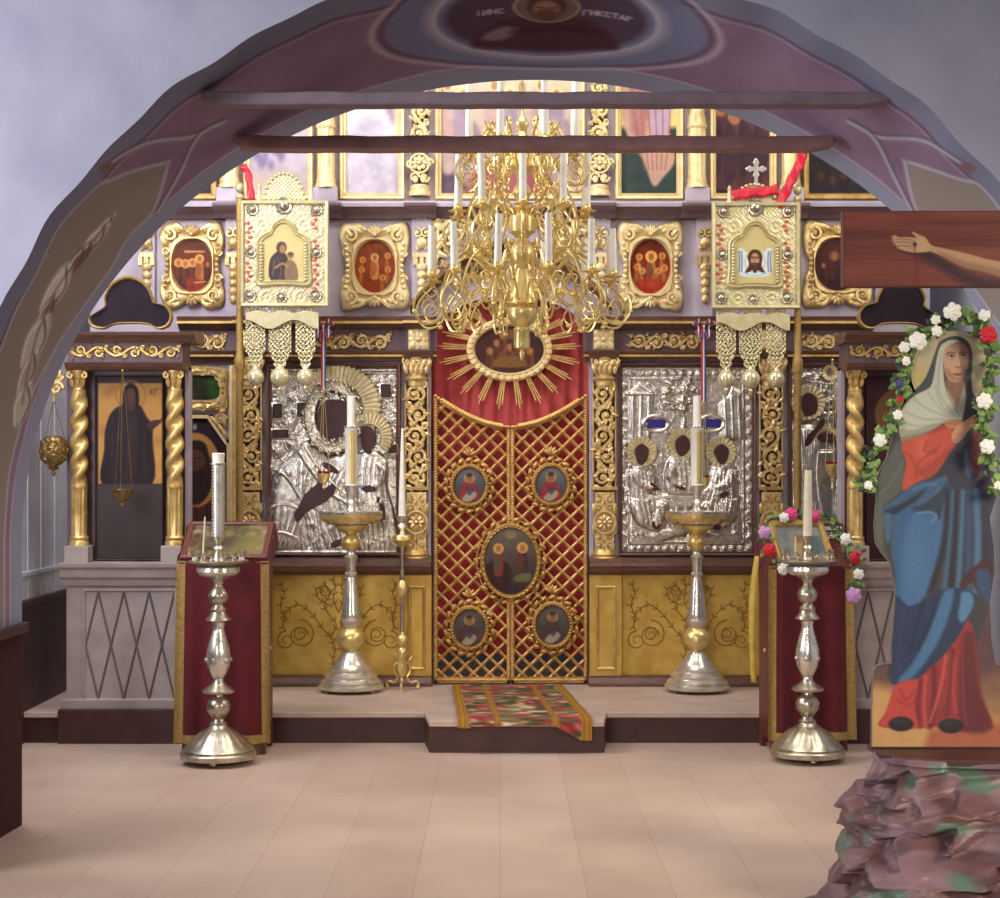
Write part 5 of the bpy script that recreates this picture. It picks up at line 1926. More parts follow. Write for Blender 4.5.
def candle_stand(name, lab, cx, cy, z0, kind):
    """kind 'gilt': silver stand with gilded knops; kind 'plain': heavier all-silver baluster stand"""
    t = thing(name, lab, 'candle stand', (0, 0, 0))
    if kind == 'gilt':
        k = 0.00245
        def L(pts, nm, m, seg=28, fl=None, parent=t):
            mb = MB()
            mb.lathe([(r * k, (850 - y) * k) for r, y in pts], 0, 0, seg, fl)
            return mb.build(nm, M[m], parent)
        base = L([(78, 850), (86, 846), (88, 838), (80, 832), (82, 828), (70, 818), (72, 812), (58, 800), (60, 795), (46, 784), (44, 778), (34, 766), (30, 758), (22, 748), (18, 744)], 'base', 'silver', 40)
        for i in range(3):
            a = 2 * PI * i / 3 + PI / 2
            mb = MB()
            mb.lathe([(0.012, 0), (0.02, 0.005), (0.02, 0.012), (0.01, 0.02)], 0.17 * math.cos(a), 0.17 * math.sin(a), 12, z0=-0.015)
            mb.build('foot', M['dull_silver'], base)
        L([(16, 746), (22, 742), (26, 736), (36, 724), (38, 712), (36, 700), (28, 690), (22, 684)], 'gilded_knop', 'brass', 28, lambda a, z: 1 + 0.05 * abs(math.cos(5 * a)))
        sh = L([(20, 686), (30, 672), (32, 664), (24, 660), (27, 655), (26, 648), (22, 610), (16, 560), (13, 548), (17, 545), (17, 538), (13, 534), (14, 512), (17, 500), (19, 494), (12, 488), (10, 480), (13, 476)], 'shaft', 'silver')
        L([(10, 478), (16, 472), (24, 462), (25, 454), (22, 444), (14, 436), (12, 430)], 'gilded_knop', 'brass', 28, lambda a, z: 1 + 0.04 * abs(math.cos(6 * a)))
        L([(12, 432), (24, 428), (44, 414), (46, 408), (40, 404)], 'bowl', 'brass')
        tr = L([(40, 406), (66, 404), (74, 396), (80, 388), (84, 380), (86, 376), (86, 371), (78, 370), (10, 369)], 'drip_tray', 'silver', 40)
        mb = MB()                              # gilded scalloped skirt
        lp = []
        n = 72
        for r, y, s in ((86, 378, 0), (84, 390, 0), (74, 402, 1), (72, 400, 1)):
            lp.append([(r * k * math.cos(2 * PI * i / n), r * k * math.sin(2 * PI * i / n), (850 - y - (6 * abs(math.sin(PI * i / 4)) - 6 if s else 0)) * k) for i in range(n)])
        mb.loft(lp)
        mb.build('scalloped_skirt', M['brass'], tr)
        ztop, rt = (850 - 370) * k, 70 * k
        mb = MB()
        mb.lathe([(16 * k, ztop), (12 * k, ztop + 6 * k), (9 * k, ztop + 14 * k), (15 * k, ztop + 22 * k), (10 * k, ztop + 30 * k), (13 * k, ztop + 44 * k), (18 * k, ztop + 62 * k), (19 * k, ztop + 68 * k), (8 * k, ztop + 68 * k)], 0, 0, 20)
        mb.build('centre_socket', M['silver'], tr)
        zc = ztop + 66 * k
    else:
        k = 0.002144
        def L(pts, nm, m, seg=28, fl=None, parent=t):
            mb = MB()
            mb.lathe([(r * k, (860 - y) * k) for r, y in pts], 0, 0, seg, fl)
            return mb.build(nm, M[m], parent)
        base = L([(92, 852), (99, 850), (100, 838), (97, 834), (92, 832), (94, 828), (88, 822), (80, 815), (66, 800), (50, 785), (36, 776), (26, 770), (22, 764), (24, 760), (16, 754), (14, 748)], 'base', 'dull_silver', 72,
                 lambda a, z: 1 + (0.035 * abs(math.sin(9 * a)) if 0.09 < z < 0.17 else 0))
        for i in range(3):
            a = 2 * PI * i / 3 - PI / 2
            mb = MB()
            mb.ball((0.185 * math.cos(a), 0.185 * math.sin(a), 0.012), (0.02, 0.02, 0.014), 10, 6)
            mb.build('foot', M['dull_silver'], base)
        L([(13, 750), (20, 742), (30, 728), (31, 712), (26, 700), (14, 690), (13, 684)], 'knop', 'dull_silver', 32, lambda a, z: 1 + 0.03 * abs(math.cos(6 * a)))
        L([(13, 686), (40, 680), (42, 674), (34, 668), (22, 660), (14, 652), (13, 642)], 'flange', 'dull_silver', 32, lambda a, z: 1 + 0.03 * math.cos(16 * a))
        vs = L([(13, 644), (20, 632), (28, 612), (31, 590), (29, 568), (22, 540), (16, 520), (14, 508), (16, 500), (17, 494)], 'vase', 'silver', 8 * 5, lambda a, z: 1 + 0.035 * abs(math.cos(4 * a)))
        mb = MB()
        for i in range(6):
            a = 2 * PI * (i + 0.3) / 6
            r = 30.5 * k
            c = (r * math.cos(a), r * math.sin(a), (860 - 594) * k)
            mb.ball(c, 0.016, 8, 6)
        mb.build('boss', M['dull_silver'], vs)
        L([(17, 496), (33, 490), (32, 486), (24, 478), (20, 468), (22, 462), (15, 454), (12, 448)], 'flange', 'dull_silver', 32)
        L([(12, 450), (20, 444), (26, 434), (27, 424), (22, 412), (14, 404), (11, 396), (14, 390)], 'knop', 'dull_silver')
        L([(12, 394), (16, 386), (30, 378), (50, 372), (57, 362), (56, 352), (48, 346), (40, 344)], 'bowl', 'silver', 36)
        tr = L([(42, 346), (60, 344), (74, 340), (78, 336), (78, 333), (70, 332), (10, 331)], 'drip_tray', 'dull_silver', 40)
        ztop, rt = (860 - 332) * k, 64 * k
        mb = MB()
        mb.lathe([(20 * k, ztop), (14 * k, ztop + 8 * k), (11 * k, ztop + 20 * k), (17 * k, ztop + 30 * k), (11 * k, ztop + 38 * k), (13 * k, ztop + 50 * k), (20 * k, ztop + 58 * k), (21 * k, ztop + 62 * k), (8 * k, ztop + 62 * k)], 0, 0, 20)
        mb.build('centre_socket', M['dull_silver'], tr)
        zc = ztop + 60 * k
    ns = 14
    for i in range(ns):                        # ring of small candle sockets
        a = 2 * PI * i / ns + 0.1
        x, y = rt * math.cos(a), rt * math.sin(a)
        mb = MB()
        kk = 1.5 if i % 7 == 0 else 1.0
        mb.lathe([(0.010 * kk, -0.004), (0.006 * kk, 0.008), (0.005 * kk, 0.018 * kk), (0.011 * kk, 0.026 * kk), (0.012 * kk, 0.036 * kk), (0.006 * kk, 0.036 * kk)], x, y, 10, z0=ztop)
        mb.build('candle_socket', M['silver' if kind == 'gilt' else 'dull_silver'], tr)
    t.location = (cx, cy, z0)
    return t, z0 + zc, z0 + ztop, rt


YS = 11.2                                      # back pair
fs = Fr(YS)
SANDS = []
for u, lab, cl in ((351, 'silver candle stand with gilded knops before the mother and child icon', 'tall gold-sleeved candle on the stand before the mother and child icon'),
                   (697, 'silver candle stand with gilded knops before the three figure icon', 'tall gold-sleeved candle on the stand before the three figure icon')):
    x = fs.x(u)
    t, zc, zt, rt = candle_stand('candle_stand', lab, x, YS, SZ + 0.015, 'gilt')
    c = thing('sleeved_candle', cl, 'candle', (x, YS, zc))
    zs, zn = fs.z(427), fs.z(396)
    mb = MB()
    mb.lathe([(0.042, zc), (0.044, zc + 0.008), (0.04, zc + 0.012), (0.041, zs - 0.02), (0.045, zs - 0.015), (0.046, zs), (0.03, zs + 0.004)], x, YS, 24)
    mb.build('sleeve', M['wax'], c)
    mb = MB()
    lp = []
    for z in (zc + 0.02, zs - 0.025):
        lp.append([(x + 0.0425 * math.cos(a), YS + 0.0425 * math.sin(a), z) for a in np.linspace(-1.75, -0.75, 8)])
    mb.loft(lp, False)
    mb.build('gilt_panel', M['brass'], c, recalc=False)
    mb = MB()
    mb.lathe([(0.027, zs), (0.027, zn - 0.004), (0.02, zn)], x, YS, 18)
    mb.build('wax_stub', M['wax'], c)
    mb = MB()
    mb.lathe([(0.048, zs - 0.006), (0.05, zs), (0.048, zs + 0.006), (0.03, zs + 0.007)], x, YS, 24)
    mb.build('collar', M['silver'], c)

# front pair
yl, yr = 9.57, 9.66
fl, fr2 = Fr(yl), Fr(yr)
xl, xr = fl.x(218.5), fr2.x(807.5)
t, zc, zt, rt = candle_stand('candle_stand', 'tarnished silver baluster candle stand before the left red velvet lectern', xl, yl, 0.012, 'plain')
c = thing('ribbed_candle', 'thick ribbed metal-cased candle on the left front stand', 'candle', (xl, yl, zc))
zs, zn = fl.z(465), fl.z(453)
mb = MB()
prof_ = []
n = 22
for i in range(n):
    z = zc + (zs - zc) * i / n
    dz = (zs - zc) / n
    prof_ += [(0.034, z), (0.0395, z + dz * 0.2), (0.0395, z + dz * 0.7), (0.034, z + dz * 0.85)]
mb.lathe(prof_ + [(0.036, zs)], xl, yl, 24)
mb.build('ribbed_case', M['silver'], c)
mb = MB()
mb.lathe([(0.036, zs), (0.048, zs + 0.002), (0.048, zs + 0.01), (0.03, zs + 0.012)], xl, yl, 24)
mb.build('collar', M['dull_silver'], c)
mb = MB()
mb.lathe([(0.034, zs + 0.01), (0.033, zs + 0.03), (0.036, zn - 0.004), (0.03, zn), (0.012, zn - 0.008)], xl, yl, 9)
mb.build('wax_stub', M['wax'], c)


def taper(lab, x, y, z0, z1, r0, r1, dx=0.0, m='wax_cream', grp=None, name='candle', wick=True):
    mb = MB()
    n = 6
    pts = [(x + dx * i / n, y, z0 + (z1 - z0) * i / n) for i in range(n + 1)]
    mb.tube(pts, [r0 + (r1 - r0) * i / n for i in range(n + 1)], 14)
    o = mb.build(name, M[m], None)
    tag(o, lab, 'candle', grp)
    if wick:
        mb = MB()
        mb.tube([(x + dx, y, z1 - 0.002), (x + dx + 0.001, y, z1 + 0.012)], 0.0018, 5)
        mb.build('wick', M['black'], o)
    return o


taper('thin cream taper on the left front stand, beside the ribbed candle', fl.x(201.5), yl + 0.05, zt + 0.035, fl.z(517), 0.0065, 0.0045, fl.m(2))
t, zc, zt, rt = candle_stand('candle_stand', 'bright silver baluster candle stand before the right red velvet lectern', xr, yr, 0.012, 'plain')
taper('thick cream candle on the right front stand', xr, yr, zc, fr2.z(470), 0.026, 0.021, 0.004)
taper('thin cream taper on the right front stand, beside the thick candle', fr2.x(797.5), yr + 0.06, zt + 0.035, fr2.z(537), 0.0055, 0.004)

# slender stand by the gate
ys = 11.27
x = fs.x(401.5)
t = thing('slender_candle_stand', 'slender tripod candle stand with scrolled feet, left of the gate', 'candle stand', (x, ys, SZ))
k = 0.00245
def LZ(pts, nm, m, seg=18):
    mb = MB()
    mb.lathe([(r * k, SZ + (850 - y) * k) for r, y in pts], x, ys, seg)
    return mb.build(nm, M[m], t)
LZ([(7, 812), (12, 806), (14, 796), (10, 770), (13, 755), (14, 745), (12, 738), (6, 732), (14, 726), (17, 716), (14, 704), (6, 698), (5, 690)], 'base_knop', 'brass')
LZ([(6, 692), (5.5, 600), (8, 596)], 'lower_shaft', 'dull_silver')
LZ([(6, 598), (13, 590), (15, 572), (12, 558), (7, 552)], 'gilded_knop', 'brass')
LZ([(6, 554), (6, 470), (8, 462)], 'upper_shaft', 'dull_silver')
tr = LZ([(6, 464), (14, 456), (20, 450), (28, 444), (28, 436), (24, 430), (10, 428)], 'drip_tray', 'brass')
LZ([(10, 430), (6, 418), (14, 408), (9, 398), (16, 386), (18, 378), (8, 378)], 'socket', 'silver')
for i in range(3):
    a = 2 * PI * i / 3 - PI / 2
    mb = MB()
    ca, sa = math.cos(a), math.sin(a)
    def wp(r, z): return (x + r * k * ca, ys + r * k * sa, SZ + z * k)
    mb.tube([wp(r, z) for r, z in smooth([(8, 60), (14, 74), (24, 66), (22, 46), (14, 34), (26, 20), (44, 22), (50, 12), (44, 5), (52, 3)], 5, False)], [0.009] * 46, 6)
    mb.tube([wp(r, z) for r, z in smooth([(10, 88), (18, 100), (28, 92), (22, 82)], 5, False)], 0.006, 6)
    mb.ball(wp(48, 4), 0.011, 8, 6)
    mb.build('scrolled_leg', M['brass'], t)
taper('tall slim white candle on the slender stand, left of the gate', x, ys, SZ + (850 - 380) * k, fs.z(428), 0.026, 0.008, 0.002, 'wax')


# ------------------------------------------------------------------ lecterns
def lectern(lab, x0, x1, y0, y1, zf, zb, name='lectern', clothz=0.07, rot=0.0, ledge=True):
    """sloping reading desk under red velvet, front y0, top falling from zb at the back to zf in front"""
    cx, cy = (x0 + x1) / 2, (y0 + y1) / 2
    t = thing(name, lab, 'lectern', (0, 0, 0))
    w, d = (x1 - x0) / 2, (y1 - y0) / 2
    zl = zf - 0.05
    for sx in (-1, 1):                          # side boards standing on two short feet each
        mb = MB()
        xa = sx * (w - 0.025)
        pts = [(-d, 0), (-d, zl), (d, zb - 0.05), (d, 0), (d - 0.05, 0), (d - 0.07, 0.07), (-d + 0.07, 0.07), (-d + 0.05, 0)]
        vs = [(xa - 0.014, a, b) for a, b in pts] + [(xa + 0.014, a, b) for a, b in pts]
        n = len(pts)
        fs_ = [tuple(range(n)), tuple(range(2 * n - 1, n - 1, -1))] + [(i, (i + 1) % n, (i + 1) % n + n, i + n) for i in range(n)]
        mb.add(vs, fs_)
        sb_ = mb.build('side_board', M['redwood'], t, smooth=False)
        mb = MB()
        mb.ball((xa + sx * 0.02, -d * 0.1, zl * 0.55), (0.012, 0.012, 0.012), 8, 6)
        mb.build('knob', M['brass'], sb_)
    mb = MB()                                   # desk top
    th = math.atan2(zb - zf, 2 * d)
    c, s = math.cos(th), math.sin(th)
    L = 2 * d / c
    def top(u, v, h): return (u, -d + v * c - h * s, zf - 0.03 + v * s + h * c)
    def slab(mb, u0, u1, v0, v1, h0, h1):
        mb.add([top(u0, v0, h0), top(u1, v0, h0), top(u1, v1, h0), top(u0, v1, h0), top(u0, v0, h1), top(u1, v0, h1), top(u1, v1, h1), top(u0, v1, h1)],
               [(0, 3, 2, 1), (4, 5, 6, 7), (0, 1, 5, 4), (1, 2, 6, 5), (2, 3, 7, 6), (3, 0, 4, 7)])
    slab(mb, -w - 0.01, w + 0.01, -0.02, L + 0.01, -0.015, 0.012)
    mb.build('desk_top', M['redwood'], t, smooth=False, bevel=0.004)
    # velvet hanging in front, with soft folds and a braid border
    P = Pic(-w - 0.015, clothz, w + 0.015, zf - 0.022, 60)
    P2_ = (P.X + w) / (2 * w)
    fold = 0.024 * np.sin(P2_ * 21 + 1 + 0.8 * np.sin(P2_ * 5)) * (0.25 + 0.75 * (1 - (P.Y - clothz) / (zf - clothz))) + 0.006 * np.sin(P2_ * 7)
    yy = -d - 0.02 - 0.035 * (1 - (P.Y - clothz) / (zf - clothz)) + fold
    flare = 1 + 0.05 * (1 - (P.Y - clothz) / (zf - clothz))
    def fnc(X, Y, H): return X * flare, yy - H, Y
    cl = P.mesh('velvet_cloth', M['velvet'], t, fn=fnc)
    bw = 0.05
    for nm, mk in (('braid_border', (np.abs(P.X) > w - bw + 0.01)), ('braid_border', (P.Y < clothz + bw + 0.01) & (np.abs(P.X) < w - bw + 0.03))):
        P.H = np.zeros_like(P.H) + 0.004
        P.mesh(nm, M['trim'], cl, fn=fnc, mask=mk)
    # velvet falling down each side
    for sx in (-1, 1):
        mb = MB()
        lp = []
        for i in range(13):
            v = i / 12
            yy_ = -d - 0.02 + (2 * d + 0.01) * v
            zt_ = zf - 0.02 + (zb - zf) * v
            lp.append([(sx * (w + 0.012 + 0.006 * math.sin(i * 1.3)), yy_, zt_), (sx * (w + 0.02 + 0.01 * math.sin(i * 1.3)), yy_, zt_ - 0.10 - 0.03 * math.sin(i * 0.9))])
        mb.loft(lp, False)
        mb.build('side_drape', M['velvet'], t, recalc=False)
    t.location = (cx, cy, 0)
    t.rotation_euler = (0, 0, rot)
    return t, top, L, w


f9 = Fr(9.87)
xa, xb = f9.x(180), f9.x(267)
lt, top, L, w = lectern('crimson velvet lectern with gold braid holding a glazed icon, left of the screen', xa, xb, 9.87, 10.2, f9.z(557), Fr(10.2).z(521))
cx, cy = lt.location.x, lt.location.y


def on_top(loc, rot):
    c, s = math.cos(rot), math.sin(rot)
    def g(u, v, h):
        a = top(u, v, h)
        return (loc[0] + c * a[0] - s * a[1], loc[1] + s * a[0] + c * a[1], a[2])
    return g


g = on_top((cx, cy), 0)
ic = thing('glazed_icon', 'glazed icon with gilded cover in a red-brown frame lying on the left lectern', 'icon', g(0, 0, 0.0))
mb = MB()
prm = [(0, 0.014), (0, 0.034), (0.018, 0.038), (0.032, 0.034), (0.032, 0.014)]
lp = []
for d_, h in prm:
    lp.append([g(-w + d_, d_, h), g(w - d_, d_, h), g(w - d_, L - d_, h), g(-w + d_, L - d_, h)])
mb.loft(lp)
mb.build('frame', M['redwood'], ic, smooth=False)
P = Pic(-w + 0.03, 0.03, w - 0.03, L - 0.03, 150, (138, 122, 78))
P.poly([(-1, -1), (-w + 0.09, -1), (-w + 0.09, 1), (-1, 1)], (132, 84, 62), .01, 0)
for q in range(40):
    P.ell(RND.uniform(-w, w), RND.uniform(0, L), RND.uniform(.015, .05), RND.uniform(.01, .03), RND.choice([(206, 196, 150), (120, 96, 66), (164, 160, 120), (92, 76, 58), (196, 170, 96)]), .015, .75)
P.noise(40, 0.07, 4, tint=(1, 1, .5))
P.noise(34, 0.025, 6)
for q in range(3):
    P.ell((q - 1) * w * 0.5, L * 0.5, 0.05, 0.1, (96, 76, 60), .03, .7)
    P.ell((q - 1) * w * 0.5, L * 0.68, 0.032, 0.032, (190, 160, 84), .01, .8)
P.ell(w * .55, L * .4, 0.06, 0.08, (200, 176, 96), .06, .8)
V = np.vectorize(lambda u, v: g(u, v, 0.022))
P.mesh('gilded_picture', M['vgloss'], ic, fn=lambda X, Y, H: V(X, Y))
M['pane'] = mat('glass_pane', (240, 245, 245), 0.05, trans=1.0)
mb = MB()
q = [g(-w + 0.032, 0.032, 0.034), g(w - 0.032, 0.032, 0.034), g(w - 0.032, L - 0.032, 0.034), g(-w + 0.032, L - 0.032, 0.034)]
q2 = [g(-w + 0.032, 0.032, 0.031), g(w - 0.032, 0.032, 0.031), g(w - 0.032, L - 0.032, 0.031), g(-w + 0.032, L - 0.032, 0.031)]
mb.add(q + q2, [(0, 1, 2, 3), (7, 6, 5, 4), (0, 4, 5, 1), (1, 5, 6, 2), (2, 6, 7, 3), (3, 7, 4, 0)])
mb.build('glass_pane', M['pane'], ic, smooth=False)

# right lectern, turned a little
f9 = Fr(9.97)
xa, xb = f9.x(766), f9.x(848)
ROT = math.radians(7)
lt, top, L, w = lectern('crimson velvet lectern with gold braid and flower garland, right of the screen', xa, xb, 9.97, 10.24, f9.z(562), Fr(10.2).z(536), rot=ROT)
g = on_top((lt.location.x, lt.location.y), ROT)
ic = thing('small_icon', 'small framed icon lying on the right lectern inside the flower garland', 'icon', g(0, 0, 0.0))
mb = MB()
x0_, x1_ = -w + 0.05, w - 0.09
lp = []
for d_, h in [(0, 0.014), (0, 0.05), (0.015, 0.055), (0.035, 0.042), (0.04, 0.014)]:
    lp.append([g(x0_ + d_, 0.02 + d_, h), g(x1_ - d_, 0.02 + d_, h), g(x1_ - d_, L - d_ + 0.02, h + 0.08), g(x0_ + d_, L - d_ + 0.02, h + 0.08)])
mb.loft(lp)
mb.build('frame', M['trim'], ic, smooth=False)
P = Pic(x0_ + 0.035, 0.05, x1_ - 0.035, L - 0.01, 170, (112, 116, 112))
P.noise(30, 0.05, 14)
P.ell(-0.03, L * .45, 0.04, 0.08, (150, 128, 84), .02)
P.ell(0.05, L * .45, 0.05, 0.08, (76, 96, 104), .02)
P.ell(-0.03, L * .62, 0.022, 0.03, (124, 88, 66), .01)
V2 = np.vectorize(lambda u, v: g(u, v, 0.03 + 0.08 * v / L))
P.mesh('painting', M['vgloss'], ic, fn=lambda X, Y, H: V2(X, Y))
bk = thing('closed_book', 'closed dark brown book lying behind the small icon on the right lectern', 'book', g(w - 0.08, L * 0.8, 0.02))
mb = MB()
c0 = g(w - 0.075, L + 0.03, 0.0)
def bx(mb, cx_, cy_, z0_, sx, sy, sz, a):
    ca, sa = math.cos(a), math.sin(a)
    vs = []
    for z_ in (z0_, z0_ + sz):
        for dx, dy in ((-sx, -sy), (sx, -sy), (sx, sy), (-sx, sy)):
            vs.append((cx_ + ca * dx - sa * dy, cy_ + sa * dx + ca * dy, z_))
    mb.add(vs, [(0, 3, 2, 1), (4, 5, 6, 7), (0, 1, 5, 4), (1, 2, 6, 5), (2, 3, 7, 6), (3, 0, 4, 7)])
bx(mb, c0[0] - 0.01, c0[1] + 0.03, c0[2] + 0.04, 0.14, 0.08, 0.05, -0.12)
mb.build('cover', M['redwood'], bk, smooth=False, bevel=0.005)
mb = MB()
bx(mb, c0[0] - 0.01, c0[1] + 0.025, c0[2] + 0.05, 0.13, 0.08, 0.022, -0.12)
mb.build('pages', M['wax'], bk, smooth=False)

# yellow ribbon tied to the lectern's left edge
mb = MB()
lx, ly = lt.location.x, lt.location.y
e0 = g(-w - 0.03, 0.06, 0.02)
lp = []
for i in range(22):
    t_ = i / 21
    z = e0[2] + 0.02 - 0.74 * t_
    wv = 0.02 * math.sin(t_ * 7) * t_
    hw = 0.022 * (1 - 0.35 * t_) * (1 - 0.5 * math.exp(-8 * t_))
    lp.append([(e0[0] - 0.04 - hw - 0.03 * math.sin(t_ * 2.6), e0[1] - 0.03 + wv, z), (e0[0] - 0.04 + hw - 0.03 * math.sin(t_ * 2.6), e0[1] - 0.045 + wv * 0.6, z)])
mb.loft(lp, False)
o = mb.build('yellow_ribbon', M['yellow'], None, recalc=False)
tag(o, 'yellow ribbon hanging from the left edge of the right lectern', 'ribbon')
sm_ = o.modifiers.new('thick', 'SOLIDIFY')
sm_.thickness = 0.003


# ------------------------------------------------------------------ flowers
def rose(mb, c, r, seed, face=(0, -1, 0)):
    rnd = random.Random(seed)
    F_ = Vector(face).normalized()
    a = F_.orthogonal().normalized()
    b = F_.cross(a)
    for ring, (rr, n, tilt) in enumerate(((0.62, 6, 0.2), (0.42, 5, 0.35), (0.2, 4, 0.5))):
        for i in range(n):
            t = 2 * PI * (i + 0.5 * ring) / n + rnd.uniform(-0.2, 0.2)
            d = a * math.cos(t) + b * math.sin(t)
            p = Vector(c) + d * r * rr + F_ * r * tilt
            q = r * (0.46 - 0.07 * ring)
            mb.ball(tuple(p), (q, q * 0.62, q), 7, 5, rnd.uniform(0, 3))


def leaf_pts(mb, c, d, up, L, W):
    d = Vector(d).normalized()
    up = Vector(up)
    s = d.cross(up)
    if s.length < 1e-4:
        s = d.orthogonal()
    s.normalize()
    n = s.cross(d)
    c = Vector(c)
    P_ = [c, c + d * L * 0.3 + s * W * 0.5 - n * W * 0.12, c + d * L * 0.7 + s * W * 0.36 - n * W * 0.1, c + d * L - n * W * 0.25,
          c + d * L * 0.7 - s * W * 0.36 - n * W * 0.1, c + d * L * 0.3 - s * W * 0.5 - n * W * 0.12, c + d * L * 0.35, c + d * L * 0.7]
    mb.add([tuple(p) for p in P_], [(0, 6, 1), (1, 6, 7, 2), (2, 7, 3), (3, 7, 4), (4, 7, 6, 5), (5, 6, 0)])


def garland(lab, path, flowers, nleaf, lsz, seed, spread):
    """path: points in the world; flowers: (t, radius, material, kind, offset)"""
    rnd = random.Random(seed)
    pts = [Vector(p) for p in smooth(path, 8, False)]
    t = thing('flower_garland', lab, 'garland', tuple(pts[0]))
    mb = MB()
    mb.tube([tuple(p) for p in pts], lsz * 0.08, 6)
    mb.build('stem', M['leaf_dark'], t)
    for nm, m, k in (('leaves', 'leaf', 0.65), ('dark_leaves', 'leaf_dark', 0.35)):
        mb = MB()
        for i in range(int(nleaf * k)):
            p = pts[rnd.randrange(len(pts))] + Vector((rnd.gauss(0, spread), rnd.gauss(0, spread * 0.5), rnd.gauss(0, spread)))
            leaf_pts(mb, tuple(p), (rnd.uniform(-1, 1), rnd.uniform(-0.8, 0.3), rnd.uniform(-1, 0.7)), (rnd.uniform(-.4, .4), -1, rnd.uniform(-.4, .4)), lsz * rnd.uniform(0.6, 1.2), lsz * rnd.uniform(0.5, 0.8))
        o = mb.build(nm, M[m], t, smooth=False, recalc=False)
        o['kind'] = 'stuff'
    for i, (tt, r, m, nm, off) in enumerate(flowers):
        p = pts[min(len(pts) - 1, int(tt * (len(pts) - 1)))]
        mb = MB()
        rose(mb, (p.x + off[0], p.y - 0.03 - r * 0.3, p.z + off[1]), r, seed + i)
        mb.build(nm, M[m], t)
    return t


ctr = [(-w - 0.02, -0.01), (-w - 0.01, 0.12), (-w + 0.04, L + 0.0), (-0.06, L + 0.05), (0.02, L + 0.06), (w - 0.06, L + 0.02), (w + 0.0, 0.16), (w + 0.02, 0.02)]
path = [g(u, v, 0.06 + (0.07 * v / L)) for u, v in ctr]
path[0] = g(-w + 0.06, -0.04, 0.03)
path += [(path[-1][0] + 0.01, path[-1][1] - 0.07, path[-1][2] - 0.07), (path[-1][0] - 0.03, path[-1][1] - 0.1, path[-1][2] - 0.2)]
garland('garland of green leaves with red, pink and white flowers draped round the right lectern top', path,
        [(0.0, 0.035, 'fl_white', 'white_flower', (0.0, -0.01)), (0.09, 0.042, 'fl_red', 'red_flower', (0, 0)), (0.18, 0.038, 'fl_lilac', 'lilac_flower', (0, 0.0)),
         (0.3, 0.03, 'fl_white', 'white_flower', (0.02, 0.0)), (0.36, 0.04, 'fl_pink', 'pink_flower', (0, 0.01)), (0.5, 0.035, 'fl_pink', 'pink_flower', (0, 0.0)),
         (0.68, 0.035, 'fl_white', 'white_flower', (0, 0)), (0.80, 0.04, 'fl_red', 'red_flower', (0, 0)), (0.93, 0.032, 'fl_white', 'white_flower', (0, 0)), (1.0, 0.045, 'fl_lilac', 'lilac_flower', (0.0, -0.02))],
        170, 0.042, 3, 0.018)

# ------------------------------------------------------------------ the runner rug on the steps
yb_, ye_ = YI - 0.16, D_SOL - 0.36              # from the gate to the step's edge
P = Pic(0, 0, 1, 1.42, 150, (116, 96, 70))
P.noise(46, 0.09, 1, 3.0, 0.5, (1.0, 0.9, 0.6))
rr = random.Random(4)
for i in range(520):
    c = rr.choice([(176, 52, 66), (196, 104, 104), (160, 44, 56), (182, 72, 84), (86, 96, 52), (66, 74, 46), (196, 176, 120), (206, 190, 150), (120, 124, 96), (96, 60, 50), (60, 60, 58)])
    P.ell(rr.random(), rr.random() * 1.42, rr.uniform(0.02, 0.07), rr.uniform(0.01, 0.03), c, 0.012, 0.95, rr.uniform(-0.3, 0.3))
for b0, b1 in ((0.0, 0.075), (0.27, 0.32), (0.70, 0.75), (0.92, 1.0)):
    P.poly([(b0, -1), (b1, -1), (b1, 2), (b0, 2)], (166, 122, 50), 0.006, 0)
    for q in (0.25, 0.75):
        P.line([(b0 + (b1 - b0) * q, -1), (b0 + (b1 - b0) * q, 2)], 0.008, (120, 76, 36), .8, .006, 0)
fr_, fg_ = Fr(yb_), Fr(ye_)
xl0, xr0 = fr_.x(452), fr_.x(562)
xl1, xr1 = fg_.x(458), fg_.x(592)
Lflat = yb_ - ye_
def rugf(X, Y, H):
    s_ = Y * 1.0                                 # distance along in metres (flat run then drop)
    tot = Lflat + 0.02
    yy_ = np.where(s_ * 1.18 < tot, yb_ - s_ * 1.18, ye_ - 0.02)
    over = np.maximum(s_ * 1.18 - tot, 0)
    t_ = np.clip(s_ * 1.18 / tot, 0, 1)
    xx = (xl0 + (xl1 - xl0) * t_) * (1 - X) + (xr0 + (xr1 - xr0) * t_) * X
    drop = np.clip(over, 0, 1) * (0.28 + 0.62 * np.clip((X - 0.72) / 0.2, 0, 1) + 0.1 * (X < 0.1))
    yy_ = yy_ - 0.012 * np.sin(X * 19) * np.clip(over * 6, 0, 1) - 0.01 * np.clip(over * 10, 0, 1)
    zz = SZ + 0.014 - drop + 0.003 * np.sin(X * 9 + s_ * 11)
    return xx, yy_, zz
o = P.mesh('runner_rug', mat('woven_rug', (0, 0, 0), 0.95, vcol=True, spec=0.1, bump=0.4, bs=220), fn=rugf)
tag(o, 'floral woven runner rug with golden stripes laid from the gate over the step', 'rug')
sm_ = o.modifiers.new('thick', 'SOLIDIFY')
sm_.thickness = 0.008
sm_.offset = 1
